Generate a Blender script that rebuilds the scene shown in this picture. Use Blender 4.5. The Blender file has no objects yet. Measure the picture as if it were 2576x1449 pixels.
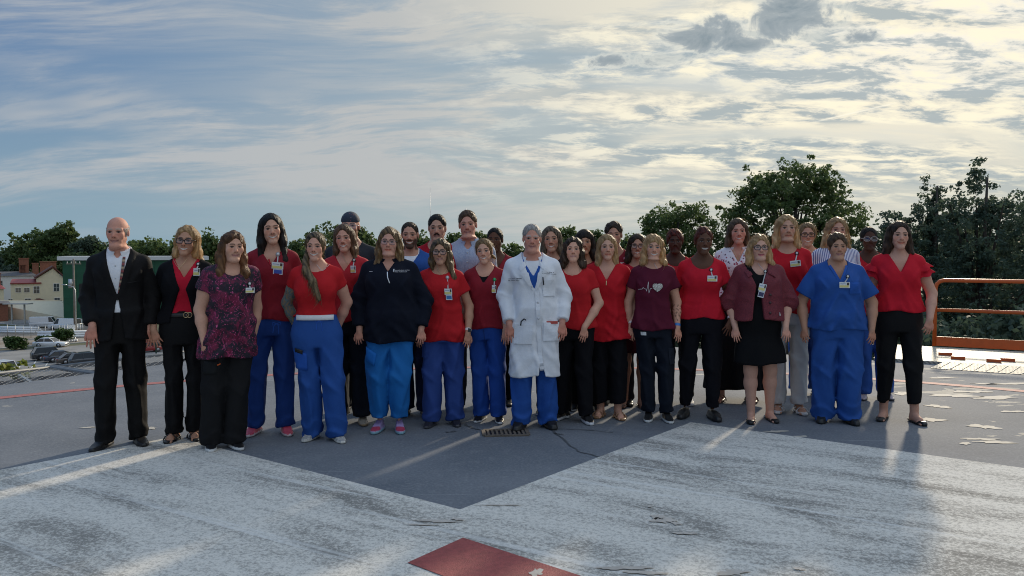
import bpy, math, random, time
import numpy as np
from mathutils import Vector, Matrix
T0 = time.time()
sc = bpy.context.scene
COL = sc.collection
R = math.radians
# ------------------------------------------------------------------ camera, sky, sun, exposure
CAMH, PITCH, FPX = 1.49, R(2.5), 2050.0
cd = bpy.data.cameras.new('camera'); cam = bpy.data.objects.new('camera', cd); COL.objects.link(cam)
cam.location = (0, 0, CAMH); cam.rotation_euler = (R(90) - PITCH, 0, 0)
cd.sensor_width = 36.0; cd.lens = 36.0 * FPX / 2576.0; cd.clip_start = 0.05; cd.clip_end = 6000
sc.camera = cam
SUN_AZ, SUN_EL = R(27), R(20)          # azimuth clockwise from +Y, elevation
SUND = Vector((math.sin(SUN_AZ) * math.cos(SUN_EL), math.cos(SUN_AZ) * math.cos(SUN_EL), math.sin(SUN_EL)))
sl = bpy.data.lights.new('sun', 'SUN'); sl.energy = 3.6; sl.angle = R(2.6); sl.color = (1.0, 0.86, 0.66)
so = bpy.data.objects.new('sun', sl); COL.objects.link(so)
so.rotation_euler = (-SUND).to_track_quat('-Z', 'Y').to_euler()
sc.view_settings.view_transform = 'Standard'; sc.view_settings.look = 'None'
sc.view_settings.exposure = 0.0; sc.view_settings.gamma = 1.0; sc.view_settings.use_curve_mapping = False
sc.cycles.use_denoising = True; sc.cycles.filter_width = 1.05
sc.cycles.max_bounces = 6; sc.cycles.transparent_max_bounces = 12

def lin(r, g, b):
    f = lambda c: (c / 255 / 12.92) if c <= 10 else ((c / 255 + 0.055) / 1.055) ** 2.4
    return (f(r), f(g), f(b), 1.0)

class NT:
    """small node-tree helper"""
    def __init__(s, tree): s.t = tree; s.n = tree.nodes; s.l = tree.links
    def new(s, kind, **kw):
        n = s.n.new(kind)
        for k, v in kw.items(): setattr(n, k, v)
        return n
    def set(s, sock, v):
        if isinstance(v, bpy.types.NodeSocket): s.l.new(v, sock)
        else: sock.default_value = v
    def math(s, op, a, b=None, c=None, clamp=False):
        n = s.new('ShaderNodeMath', operation=op, use_clamp=clamp); s.set(n.inputs[0], a)
        if b is not None: s.set(n.inputs[1], b)
        if c is not None: s.set(n.inputs[2], c)
        return n.outputs[0]
    def vmath(s, op, a, b=None):
        n = s.new('ShaderNodeVectorMath', operation=op); s.set(n.inputs[0], a)
        if b is not None: s.set(n.inputs[1], b)
        return n
    def mix(s, f, a, b, blend='MIX'):
        n = s.new('ShaderNodeMix', data_type='RGBA', blend_type=blend); n.clamp_factor = True
        s.set(n.inputs[0], f); s.set(n.inputs[6], a); s.set(n.inputs[7], b); return n.outputs[2]
    def noise(s, vec, scale, detail=4, rough=0.55, dist=0.0):
        n = s.new('ShaderNodeTexNoise'); n.inputs['Scale'].default_value = scale; n.inputs['Detail'].default_value = detail
        n.inputs['Roughness'].default_value = rough; n.inputs['Distortion'].default_value = dist
        if vec is not None: s.l.new(vec, n.inputs['Vector'])
        return n.outputs['Fac']
    def ss(s, v, a, b, lo=0.0, hi=1.0):
        n = s.new('ShaderNodeMapRange', interpolation_type='SMOOTHSTEP'); s.set(n.inputs[0], v)
        for i, x in enumerate((a, b, lo, hi)): n.inputs[1 + i].default_value = x
        return n.outputs[0]
    def mapping(s, vec, loc=(0, 0, 0), rot=(0, 0, 0), sca=(1, 1, 1)):
        n = s.new('ShaderNodeMapping'); s.l.new(vec, n.inputs[0])
        n.inputs[1].default_value = loc; n.inputs[2].default_value = rot; n.inputs[3].default_value = sca; return n.outputs[0]

def raydir(px, py):
    u = (px - 1288) / FPX; v = (724.5 - py) / FPX
    c, s = math.cos(PITCH), math.sin(PITCH)
    return Vector((u, c + v * s, -s + v * c))
def ground(px, py, z=0.0):
    d = raydir(px, py); t = (z - CAMH) / d.z
    return Vector((d.x * t, d.y * t, z))
def at(px, py, Y):
    d = raydir(px, py); t = Y / d.y
    return Vector((d.x * t, Y, CAMH + d.z * t))

world = bpy.data.worlds.new('World'); sc.world = world; world.use_nodes = True
world.cycles.sampling_method = 'MANUAL'; world.cycles.sample_map_resolution = 512
def build_world():
    N = NT(world.node_tree); bg = N.n['Background']
    sky = N.new('ShaderNodeTexSky', sky_type='NISHITA'); sky.sun_disc = False
    sky.sun_elevation = SUN_EL; sky.sun_rotation = SUN_AZ; sky.air_density = 1.0; sky.dust_density = 1.6; sky.ozone_density = 1.2
    base = N.vmath('SCALE', sky.outputs[0]); base.inputs[3].default_value = 0.06
    g = N.new('ShaderNodeTexCoord').outputs['Generated']
    d = N.vmath('NORMALIZE', g).outputs[0]
    sep = N.new('ShaderNodeSeparateXYZ'); N.l.new(d, sep.inputs[0])
    zc = N.math('MAXIMUM', sep.outputs[2], 0.0)
    zz = N.math('ADD', zc, 0.20)
    cmb = N.new('ShaderNodeCombineXYZ')
    N.l.new(N.math('DIVIDE', sep.outputs[0], zz), cmb.inputs[0]); N.l.new(N.math('DIVIDE', sep.outputs[1], zz), cmb.inputs[1])
    P = cmb.outputs[0]
    dp = N.vmath('DOT_PRODUCT', d); dp.inputs[1].default_value = SUND
    sunc = dp.outputs['Value']                                   # cosine of the angle to the sun
    near = N.ss(sunc, 0.80, 1.0); wide = N.ss(sunc, 0.50, 0.97)
    # clear sky, paler towards the horizon and the sun
    own = N.mix(wide, (0.10, 0.215, 0.42, 1), (0.27, 0.385, 0.465, 1))
    clear = N.mix(0.72, base.outputs[0], own)
    hz = N.ss(sep.outputs[2], 0.0, 0.24, 1.0, 0.0)
    hcol = N.mix(wide, (0.25, 0.375, 0.45, 1), (0.40, 0.465, 0.465, 1))
    clear = N.mix(N.math('MULTIPLY', hz, 0.85), clear, hcol)
    # cloud colour: grey-lilac away from the sun, cream near it
    ccol = N.mix(wide, (0.44, 0.46, 0.48, 1), (0.50, 0.505, 0.495, 1))
    ccol = N.mix(near, ccol, (0.82, 0.77, 0.63, 1))
    # thin veil of cirrus, wispy and stretched
    warp = N.new('ShaderNodeTexNoise'); warp.inputs['Scale'].default_value = 0.55; warp.inputs['Detail'].default_value = 2; N.l.new(P, warp.inputs['Vector'])
    wv = N.vmath('SCALE', warp.outputs['Color']); wv.inputs[3].default_value = 1.3
    PW = N.vmath('ADD', P, wv.outputs[0]).outputs[0]
    v1 = N.noise(N.mapping(PW, (3.1, 1.7, 0), (0, 0, 0.25), (0.42, 0.85, 1)), 1.0, 4, 0.6)
    v2 = N.noise(N.mapping(PW, (7.3, 2.2, 0), (0, 0, -0.45), (0.75, 2.6, 1)), 1.9, 7, 0.66)
    side = N.ss(sep.outputs[0], -0.60, -0.02)                     # more open blue to the left
    veil = N.math('ADD', N.ss(v1, 0.40, 0.58), N.math('MULTIPLY', side, 0.48))
    veil = N.math('MULTIPLY', veil, N.ss(v2, 0.36, 0.62, 0.16, 1.0))
    veil = N.math('MULTIPLY', veil, N.ss(sep.outputs[2], 0.02, 0.12, 0.45, 1.0))
    veil = N.math('MINIMUM', N.math('MULTIPLY', veil, 0.92), 0.9)
    skyc = N.mix(veil, clear, ccol)
    # altocumulus: lumpy bright edges with blue-grey bellies, strongest towards the sun
    a1 = N.noise(N.mapping(PW, (1.2, 5.1, 0), (0, 0, 0.2), (0.55, 1.5, 1)), 1.9, 2, 0.5)
    lump = N.noise(N.mapping(P, (0.4, 0.9, 0), (0, 0, 0.22), (1.0, 1.7, 1)), 5.0, 7, 0.66, 0.25)
    aside = N.ss(sep.outputs[0], -0.20, 0.22)
    fadeh = N.ss(sep.outputs[2], 0.03, 0.10)
    am = N.math('MULTIPLY', N.ss(lump, 0.49, 0.62), N.math('MULTIPLY', N.ss(a1, 0.34, 0.52), aside))
    am = N.math('MULTIPLY', N.math('MULTIPLY', am, fadeh), 0.9)
    acol = N.mix(wide, (0.54, 0.56, 0.56, 1), (0.78, 0.76, 0.68, 1))
    acol = N.mix(near, acol, (1.0, 0.92, 0.70, 1))
    skyc = N.mix(am, skyc, acol)
    belly = N.math('MULTIPLY', N.ss(lump, 0.53, 0.42), N.math('MULTIPLY', N.ss(a1, 0.34, 0.56), aside))
    belly = N.math('MULTIPLY', N.math('MULTIPLY', belly, fadeh), 0.75)
    skyc = N.mix(belly, skyc, N.mix(wide, (0.25, 0.34, 0.41, 1), (0.29, 0.37, 0.42, 1)))
    # dark cumulus scraps high on the right, each a patch of sky in its own direction
    cn = N.noise(N.mapping(d, (0.3, 0, 0), (0, 0, 0), (1, 1, 1.5)), 19.0, 6, 0.62, 0.5)
    best = None
    for (px, py, rx, ry, off) in ((1785, 82, 0.062, 0.020, 1.0), (1990, 45, 0.066, 0.028, 1.0), (1880, 112, 0.040, 0.013, .8), (1600, 150, 0.08, 0.012, .45), (2150, 85, 0.03, 0.012, .5)):
        c = raydir(px, py).normalized()
        e1 = Vector((c.y, -c.x, 0)).normalized(); e2 = c.cross(e1); e2 = e2 if e2.z > 0 else -e2
        q1 = N.vmath('DOT_PRODUCT', d); q1.inputs[1].default_value = e1 / rx
        q2 = N.vmath('DOT_PRODUCT', d); q2.inputs[1].default_value = e2 / ry
        v = N.math('SUBTRACT', off, N.math('MULTIPLY_ADD', q1.outputs['Value'], q1.outputs['Value'], N.math('MULTIPLY', q2.outputs['Value'], q2.outputs['Value'])))
        best = v if best is None else N.math('MAXIMUM', best, v)
    best = N.math('ADD', best, N.ss(sep.outputs[1], 0.5, 0.0, 0.0, -50.0))
    h = N.math('ADD', best, N.math('MULTIPLY', N.math('SUBTRACT', cn, 0.5), 4.2))
    skyc = N.mix(N.math('MULTIPLY', N.ss(h, -0.40, 0.10), 0.6), skyc, (0.74, 0.74, 0.66, 1))
    core = N.math('MULTIPLY', N.ss(h, -0.02, 0.5), 0.92)
    skyc = N.mix(core, skyc, N.mix(N.ss(h, 0.2, 1.5), (0.34, 0.39, 0.42, 1), (0.165, 0.23, 0.28, 1)))
    # contrail
    a, b = raydir(2040, 309).normalized(), raydir(2262, 257).normalized()
    nrm = a.cross(b).normalized(); mid = (a + b).normalized(); ext = (b - a).normalized()
    qn = N.vmath('DOT_PRODUCT', d); qn.inputs[1].default_value = nrm
    qm = N.vmath('DOT_PRODUCT', d); qm.inputs[1].default_value = ext
    ln = N.ss(N.math('ABSOLUTE', qn.outputs['Value']), 0.0002, 0.0013, 1.0, 0.0)
    half = (b - a).length / 2; mc = mid.dot(ext)
    el = N.ss(N.math('ABSOLUTE', N.math('SUBTRACT', qm.outputs['Value'], mc)), half * .7, half, 1.0, 0.0)
    skyc = N.mix(N.math('MULTIPLY', N.math('MULTIPLY', ln, el), 0.5), skyc, (1.0, 0.95, 0.8, 1))
    up = N.new('ShaderNodeMapRange'); N.l.new(sep.outputs[2], up.inputs[0])
    for i, x in enumerate((0.30, 1.0, 1.0, ZENITH)): up.inputs[1 + i].default_value = x
    fin = N.vmath('SCALE', skyc); N.l.new(up.outputs[0], fin.inputs[3])
    N.l.new(fin.outputs[0], bg.inputs[0]); bg.inputs[1].default_value = SKY_GAIN
SKY_GAIN = 1.06; ZENITH = 2.3          # a veiled sky is about twice as bright overhead as near the horizon
build_world()

# ------------------------------------------------------------------ materials
MATS = {}
def mat(name, col, rough=0.6, metal=0.0, var=0.0, vscale=8.0, bump=0.0, bscale=40.0, vcol=False, spec=0.5, col2=None, stretch=None, sheen=0.0, sss=0.0, trans=0.0):
    """procedural material: base colour (or the vertex colour Col) broken up with noise, with fine relief"""
    if name in MATS: return MATS[name]
    m = bpy.data.materials.new(name); m.use_nodes = True; MATS[name] = m
    N = NT(m.node_tree); b = N.n['Principled BSDF']
    tc = N.new('ShaderNodeTexCoord').outputs['Object']
    if stretch: tc = N.mapping(tc, sca=stretch)
    if vcol: c = N.new('ShaderNodeAttribute', attribute_name='Col').outputs['Color']
    else: c = None
    if var or col2 is not None:
        nz = N.noise(tc, vscale, 5, 0.6)
        if col2 is not None:
            c = N.mix(N.ss(nz, 0.35, 0.65), col, col2)
        else:
            k = N.new('ShaderNodeMapRange'); N.l.new(nz, k.inputs[0]); k.inputs[1].default_value = 0.25; k.inputs[2].default_value = 0.75
            k.inputs[3].default_value = 1 - var; k.inputs[4].default_value = 1 + var
            cc = N.new('ShaderNodeCombineXYZ')
            for i in range(3): N.l.new(k.outputs[0], cc.inputs[i])
            c = N.mix(1.0, c if c is not None else col, cc.outputs[0], 'MULTIPLY')
    N.set(b.inputs['Base Color'], c if c is not None else col)
    b.inputs['Roughness'].default_value = rough; b.inputs['Metallic'].default_value = metal
    b.inputs['Specular IOR Level'].default_value = spec
    if sheen: b.inputs['Sheen Weight'].default_value = sheen; b.inputs['Sheen Roughness'].default_value = 0.5
    if sss: b.inputs['Subsurface Weight'].default_value = sss; b.inputs['Subsurface Radius'].default_value = (0.012, 0.005, 0.003); b.inputs['Subsurface Scale'].default_value = 1.0
    if trans:
        tr = N.new('ShaderNodeBsdfTranslucent'); N.set(tr.inputs[0], c if c is not None else col)
        ms = N.new('ShaderNodeMixShader'); ms.inputs[0].default_value = trans
        N.l.new(b.outputs[0], ms.inputs[1]); N.l.new(tr.outputs[0], ms.inputs[2]); N.l.new(ms.outputs[0], N.n['Material Output'].inputs[0])
    if bump:
        bp = N.new('ShaderNodeBump'); bp.inputs['Strength'].default_value = bump; bp.inputs['Distance'].default_value = 0.01
        N.l.new(N.noise(tc, bscale, 4, 0.6), bp.inputs['Height']); N.l.new(bp.outputs[0], b.inputs['Normal'])
    return m

# ------------------------------------------------------------------ mesh helpers
def link(name, me, parent=None, loc=None):
    o = bpy.data.objects.new(name, me); COL.objects.link(o)
    if parent is not None: o.parent = parent
    if loc is not None: o.location = loc
    return o
def tag(o, label=None, cat=None, group=None, kind=None):
    if label: o['label'] = label
    if cat: o['category'] = cat
    if group: o['group'] = group
    if kind: o['kind'] = kind
    return o
def empty(name, loc=(0, 0, 0), rz=0.0, label=None, cat=None, group=None):
    o = bpy.data.objects.new(name, None); COL.objects.link(o); o.location = loc; o.rotation_euler = (0, 0, rz); o.empty_display_size = .1
    return tag(o, label, cat, group)
def mesh_np(name, V, Q, mat_, parent=None, smooth=True, cols=None, loc=None):
    """numpy verts and quads/tris to one object"""
    V = np.asarray(V, np.float32); Q = np.asarray(Q, np.int32); k = Q.shape[1]
    me = bpy.data.meshes.new(name)
    me.vertices.add(len(V)); me.vertices.foreach_set('co', V.ravel())
    me.loops.add(Q.size); me.loops.foreach_set('vertex_index', Q.ravel())
    me.polygons.add(len(Q)); me.polygons.foreach_set('loop_start', np.arange(0, Q.size, k, dtype=np.int32))
    me.update(calc_edges=True)
    me.polygons.foreach_set('use_smooth', np.full(len(Q), smooth, dtype=bool))
    if cols is not None:
        a = me.color_attributes.new('Col', 'FLOAT_COLOR', 'POINT')
        a.data.foreach_set('color', np.hstack([cols[:, :3], np.ones((len(V), 1))]).astype(np.float32).ravel())
    me.materials.append(mat_)
    return link(name, me, parent, loc)
class MB:
    """collects boxes, bars, tubes and sheets into one mesh"""
    def __init__(s): s.v = []; s.f = []; s.sm = []
    def add(s, v, f, smooth=False):
        o = len(s.v); s.v += [tuple(p) for p in v]; s.f += [tuple(i + o for i in q) for q in f]; s.sm += [smooth] * len(f); return s
    def box(s, c, d, rz=0.0, top=1.0):
        x, y, z = [k / 2 for k in d]; ca, sa = math.cos(rz), math.sin(rz)
        v = []
        for k in (-1, 1):
            t = top if k > 0 else 1.0
            for (a, b) in ((-1, -1), (1, -1), (1, 1), (-1, 1)):
                X, Y = a * x * t, b * y * t; v.append((c[0] + X * ca - Y * sa, c[1] + X * sa + Y * ca, c[2] + k * z))
        return s.add(v, [(3, 2, 1, 0), (4, 5, 6, 7), (0, 1, 5, 4), (1, 2, 6, 5), (2, 3, 7, 6), (3, 0, 4, 7)])
    def bar(s, a, b, w, h=None, up=(0, 0, 1)):
        a, b = Vector(a), Vector(b); h = h or w; d = (b - a).normalized(); u = Vector(up)
        if abs(d.dot(u)) > .98: u = Vector((0, 1, 0))
        r = d.cross(u).normalized(); u = r.cross(d)
        v = [p + r * i * w / 2 + u * j * h / 2 for p in (a, b) for (i, j) in ((-1, -1), (1, -1), (1, 1), (-1, 1))]
        return s.add(v, [(3, 2, 1, 0), (4, 5, 6, 7), (0, 1, 5, 4), (1, 2, 6, 5), (2, 3, 7, 6), (3, 0, 4, 7)])
    def tube(s, pts, rad, n=8, caps=True):
        pts = [Vector(p) for p in pts]; rad = rad if isinstance(rad, (list, tuple)) else [rad] * len(pts)
        v = []; f = []; r = None
        for i, p in enumerate(pts):
            d = (pts[min(i + 1, len(pts) - 1)] - pts[max(i - 1, 0)]).normalized()
            if r is None: r = d.orthogonal().normalized()
            else: r = (r - d * r.dot(d)).normalized()
            u = d.cross(r)
            for k in range(n):
                a = 2 * math.pi * k / n; v.append(p + (r * math.cos(a) + u * math.sin(a)) * rad[i])
        for i in range(len(pts) - 1):
            for k in range(n): f.append((i * n + k, i * n + (k + 1) % n, (i + 1) * n + (k + 1) % n, (i + 1) * n + k))
        if caps: f.append(tuple(range(n - 1, -1, -1))); f.append(tuple((len(pts) - 1) * n + k for k in range(n)))
        return s.add(v, f, True)
    def prism(s, poly, z0, z1):
        """poly: ccw list of (x, y)"""
        n = len(poly); v = [(x, y, z0) for x, y in poly] + [(x, y, z1) for x, y in poly]
        return s.add(v, [tuple(range(n - 1, -1, -1)), tuple(range(n, 2 * n))] + [(i, (i + 1) % n, n + (i + 1) % n, n + i) for i in range(n)])
    def quad(s, *p): return s.add(p, [tuple(range(len(p)))])
    def build(s, name, m, parent=None, loc=None, bevel=0.0):
        me = bpy.data.meshes.new(name); me.from_pydata(s.v, [], s.f); me.polygons.foreach_set('use_smooth', s.sm); me.update(); me.materials.append(m)
        o = link(name, me, parent, loc)
        if bevel:
            bm = o.modifiers.new('bevel', 'BEVEL'); bm.width = bevel; bm.segments = 2; bm.limit_method = 'ANGLE'
        return o
# ------------------------------------------------------------------ the landing deck
UA = Vector((0.84, -0.543, 0)).normalized(); UB = Vector((-UA.y, UA.x, 0))      # deck axes
ANG = math.atan2(UA.y, UA.x)
def ab(a, b, z=0.0): p = UA * a + UB * b; return Vector((p.x, p.y, z))
A0, A1, B0, B1 = -9.76, 8.6, -8.0, 12.13

def deck_material():
    m = bpy.data.materials.new('grey_deck_paint'); m.use_nodes = True; N = NT(m.node_tree); b = N.n['Principled BSDF']
    o = N.new('ShaderNodeTexCoord').outputs['Object']
    fine = N.noise(o, 48, 4, 0.78); mid = N.noise(o, 9, 6, 0.62); big = N.noise(o, 0.9, 4, 0.55, 0.3)
    c = N.mix(N.ss(big, 0.3, 0.7), (0.118, 0.132, 0.152, 1), (0.168, 0.180, 0.198, 1))
    c = N.mix(N.math('MULTIPLY', N.ss(mid, 0.5, 0.75), 0.5), c, (0.215, 0.225, 0.235, 1))
    c = N.mix(N.math('MULTIPLY', N.ss(fine, 0.45, 0.7), 0.42), c, (0.30, 0.31, 0.32, 1))
    c = N.mix(N.math('MULTIPLY', N.ss(fine, 0.45, 0.25), 0.45), c, (0.05, 0.055, 0.062, 1))
    sc1 = N.noise(N.mapping(o, (2, 7, 0), (0, 0, .5), (.5, 14, 1)), 1.0, 3, .5, .3); sc2 = N.noise(o, .7, 3, .5); c = N.mix(N.math('MULTIPLY', N.math('MULTIPLY', N.ss(sc1, .66, .72), N.ss(sc2, .5, .6)), .35), c, (0.36, 0.37, 0.375, 1))
    st1 = N.noise(N.mapping(o, (9, 3, 0)), .55, 5, .6, .6); c = N.mix(N.math('MULTIPLY', N.ss(st1, .56, .70), .45), c, (0.085, 0.095, 0.11, 1))
    # bare pale membrane where the paint has peeled, mostly out towards the ramp
    sep = N.new('ShaderNodeSeparateXYZ'); N.l.new(o, sep.inputs[0])
    pm = N.noise(N.mapping(o, (1.3, 0.2, 0), (0, 0, 0.3), (1.0, 1.7, 1)), 1.7, 7, 0.58, 0.5)
    reg = N.math('MULTIPLY', N.ss(sep.outputs[0], 2.6, 4.4), N.ss(sep.outputs[1], 5.6, 6.6))
    reg2 = N.math('MULTIPLY', N.ss(sep.outputs[1], 7.4, 8.4), 0.04)
    thr = N.math('SUBTRACT', pm, N.math('SUBTRACT', 0.71, N.math('ADD', N.math('MULTIPLY', reg, 0.088), reg2)))
    pk = N.ss(thr, 0.0, 0.012)
    c = N.mix(pk, c, N.mix(N.ss(mid, .3, .7), (0.38, 0.35, 0.29, 1), (0.48, 0.44, 0.37, 1)))
    N.l.new(c, b.inputs['Base Color']); b.inputs['Roughness'].default_value = 0.85; b.inputs['Specular IOR Level'].default_value = 0.2
    bp = N.new('ShaderNodeBump'); bp.inputs['Strength'].default_value = 0.55; bp.inputs['Distance'].default_value = 0.004
    h = N.math('SUBTRACT', fine, N.math('MULTIPLY', pk, 0.5)); N.l.new(h, bp.inputs['Height']); N.l.new(bp.outputs[0], b.inputs['Normal'])
    return m
def white_material():
    m = bpy.data.materials.new('worn_white_paint'); m.use_nodes = True; N = NT(m.node_tree); b = N.n['Principled BSDF']
    o = N.new('ShaderNodeTexCoord').outputs['Object']
    r = N.mapping(o, (0, 0, 0), (0, 0, -ANG), (1, 1, 1))
    streak = N.noise(N.mapping(r, sca=(0.55, 5.5, 1)), 1.0, 5, 0.6, 0.15)
    sharp = N.noise(N.mapping(r, (3, 1, 0), sca=(0.22, 9.0, 1)), 1.0, 3, 0.5)
    blot = N.noise(N.mapping(r, (5.2, 2.3, 0), sca=(0.62, 1.8, 1)), 1.25, 6, 0.66, 0.5)
    grit = N.noise(o, 34, 5, 0.8); grit2 = N.noise(o, 90, 3, 0.7)
    dirt = N.math('ADD', N.math('MULTIPLY', N.ss(blot, 0.42, 0.72), 0.62), N.math('MULTIPLY', N.ss(streak, 0.48, 0.7), 0.28))
    dirt = N.math('ADD', dirt, 0.10)
    sep = N.new('ShaderNodeSeparateXYZ'); N.l.new(r, sep.inputs[0])
    g = N.math('ADD', N.math('MULTIPLY', grit, 0.6), N.math('MULTIPLY', grit2, 0.4))
    g = N.ss(N.math('ADD', g, N.math('MULTIPLY', dirt, 0.14)), 0.48, 0.62)
    c = N.mix(N.math('MULTIPLY', dirt, 0.45), (0.67, 0.64, 0.575, 1), (0.33, 0.315, 0.285, 1))
    c = N.mix(N.math('MULTIPLY', g, N.math('MINIMUM', N.math('ADD', 0.44, N.math('MULTIPLY', dirt, 0.48)), 0.85)), c, (0.135, 0.13, 0.12, 1))
    c = N.mix(N.math('MULTIPLY', N.ss(sharp, 0.60, 0.68), 0.5), c, (0.68, 0.67, 0.635, 1))
    N.l.new(c, b.inputs['Base Color']); b.inputs['Roughness'].default_value = 0.9; b.inputs['Specular IOR Level'].default_value = 0.1
    bp = N.new('ShaderNodeBump'); bp.inputs['Strength'].default_value = 0.5; bp.inputs['Distance'].default_value = 0.003
    N.l.new(grit, bp.inputs['Height']); N.l.new(bp.outputs[0], b.inputs['Normal'])
    return m
DECKM = deck_material(); WHITEM = white_material()
REDP = mat('red_deck_paint', lin(146, 68, 66), 0.7, var=0.25, vscale=30, bump=0.5, bscale=150)
REDL = mat('faded_red_line', (0.33, 0.11, 0.10, 1), 0.75, var=0.3, vscale=25, bump=0.3, bscale=120)
CONC = mat('deck_edge_concrete', (0.30, 0.30, 0.29, 1), 0.85, var=0.2, vscale=4)
STEEL = mat('galvanised_steel', (0.45, 0.47, 0.48, 1), 0.45, 0.85, var=0.15, vscale=10)
DARKM = mat('dark_metal', (0.03, 0.03, 0.035, 1), 0.5, 0.6)
RUST = mat('rusty_iron', (0.13, 0.105, 0.082, 1), 0.85, 0.1, var=0.35, vscale=20, bump=.3)

mb = MB(); c4 = [ab(A0, B0), ab(A1, B0), ab(A1, B1), ab(A0, B1)]
mb.prism([(p.x, p.y) for p in c4], -0.45, 0.0)
deck = tag(mb.build('helipad_deck', DECKM), kind='structure')
# building below the deck
mb = MB(); mb.prism([(p.x, p.y) for p in (ab(A0 + 1.2, B0 + 1.2), ab(A1 - 1.2, B0 + 1.2), ab(A1 - 1.2, B1 - 1.2), ab(A0 + 1.2, B1 - 1.2))], -13.0, -0.46)
bw = mb.build('building_under_deck', mat('tan_brick', (0.30, 0.20, 0.14, 1), .85, var=.2, vscale=3)); tag(bw, kind='structure')
# white cross: five squares of 3.05 m
CI = ground(1157, 1283)                                   # inner corner nearest the group
LH = (ground(454, 1103) - CI).normalized(); RH = Vector((-LH.y, LH.x, 0)); RH = RH if RH.y > 0 else -RH
S = 3.06
def cx(a, b): p = CI + LH * a + RH * b; return (p.x, p.y)
pts = [cx(0, 0), cx(S, 0), cx(S, -S), cx(0, -S), cx(0, -2 * S), cx(-S, -2 * S), cx(-S, -S), cx(-2 * S, -S), cx(-2 * S, 0), cx(-S, 0), cx(-S, S), cx(0, S)]
mb = MB()
def strip(poly, z): mb.add([(x, y, z) for x, y in poly], [tuple(range(len(poly)))])
quads = [[cx(0, 0), cx(S, 0), cx(S, -S), cx(0, -S)], [cx(0, 0), cx(0, -S), cx(-S, -S), cx(-S, 0)], [cx(0, -S), cx(0, -2 * S), cx(-S, -2 * S), cx(-S, -S)],
         [cx(-S, 0), cx(-S, -S), cx(-2 * S, -S), cx(-2 * S, 0)], [cx(0, S), cx(0, 0), cx(-S, 0), cx(-S, S)]]
for q in quads:
    a = sum(q[i][0] * q[(i + 1) % 4][1] - q[(i + 1) % 4][0] * q[i][1] for i in range(4)); strip(q if a > 0 else q[::-1], 0.004)
tag(mb.build('white_cross_marking', WHITEM), kind='structure')
# red letter H at the centre of the cross (its far bar shows at the bottom of the picture)
HC = ground(1165, 1356); h1 = (ground(1045, 1410) - HC).normalized(); h2 = (ground(1460, 1452) - HC).normalized()
mb = MB()
def hq(a0, a1, b0, b1):
    q = [HC + h1 * a0 + h2 * b0, HC + h1 * a1 + h2 * b0, HC + h1 * a1 + h2 * b1, HC + h1 * a0 + h2 * b1]
    q = [(p.x, p.y) for p in q]; a = sum(q[i][0] * q[(i + 1) % 4][1] - q[(i + 1) % 4][0] * q[i][1] for i in range(4)); strip(q if a > 0 else q[::-1], 0.008)
hq(0, 0.42, 0, 1.35); hq(0.42, 1.4, 0.45, 0.86); hq(1.4, 1.82, 0, 1.35)
tag(mb.build('red_letter_marking', REDP), kind='structure')
# thin red ring
mb = MB(); RC = Vector((0.35, 2.5)); n = 160
for i in range(n):
    a, b = 2 * math.pi * i / n, 2 * math.pi * (i + 1) / n
    r0, r1 = 7.97, 8.12
    p = [(RC.x + r * math.cos(t), RC.y + r * math.sin(t), 0.004) for r, t in ((r0, a), (r1, a), (r1, b), (r0, b))]
    if all(ab(0, 0) is not None and A0 + .05 < Vector(q).dot(UA) < A1 - .05 and B0 + .05 < Vector(q).dot(UB) < B1 - .05 for q in p): mb.add(p, [(0, 1, 2, 3)])
tag(mb.build('red_ring_marking', REDL), kind='structure')
# tar-sealed cracks and peeled flakes in the paint
TAR = mat('crack_tar', (0.075, 0.08, 0.085, 1), 0.8, var=.2)
rnd = random.Random(4)
def crack(pix, w):
    mb = MB(); pts = []
    for i in range(len(pix) - 1):
        for t in range(5):
            k = t / 5; pts.append(ground(pix[i][0] * (1 - k) + pix[i + 1][0] * k + rnd.uniform(-3, 3), pix[i][1] * (1 - k) + pix[i + 1][1] * k + rnd.uniform(-1, 1), 0.0035))
    for i in range(len(pts) - 1):
        a, b = pts[i], pts[i + 1]; nn = Vector((-(b - a).y, (b - a).x, 0)).normalized() * w * rnd.uniform(.5, 1.2); m2 = Vector((-(b - a).y, (b - a).x, 0)).normalized() * w * rnd.uniform(.5, 1.2)
        q = [a - nn, b - m2, b + m2, a + nn]; mb.add(q, [(0, 1, 2, 3)])
    mb.build('crack', TAR, deck)
crack([(1385, 1078), (1425, 1112), (1455, 1135), (1528, 1155)], .009)
crack([(1170, 1068), (1192, 1078), (1210, 1080)], .012); crack([(1385, 1078), (1480, 1082), (1560, 1088)], .006)
crack([(1395, 1090), (1420, 1094)], .012); crack([(1120, 1087), (1150, 1084)], .012)
FLAKE = mat('bare_membrane', (0.44, 0.40, 0.35, 1), 0.8, var=.18, vscale=12, bump=.3)
def flake(px, py, w, h, seed, m=FLAKE, z=0.0095):
    r = random.Random(seed); g = ground(px, py, z); n = 26; P = [(g.x, g.y, z)]
    ph = [r.uniform(0, 6.28) for _ in range(4)]
    for i in range(n):
        a = 2 * math.pi * i / n; k = 1 + .3 * math.sin(2 * a + ph[0]) + .22 * math.sin(5 * a + ph[1]) + .15 * math.sin(9 * a + ph[2])
        P.append((g.x + w * k * math.cos(a), g.y + h * k * math.sin(a), z))
    MB().add(P, [(0, 1 + i, 1 + (i + 1) % n) for i in range(n)]).build('peeled_patch', m, deck)
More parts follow.
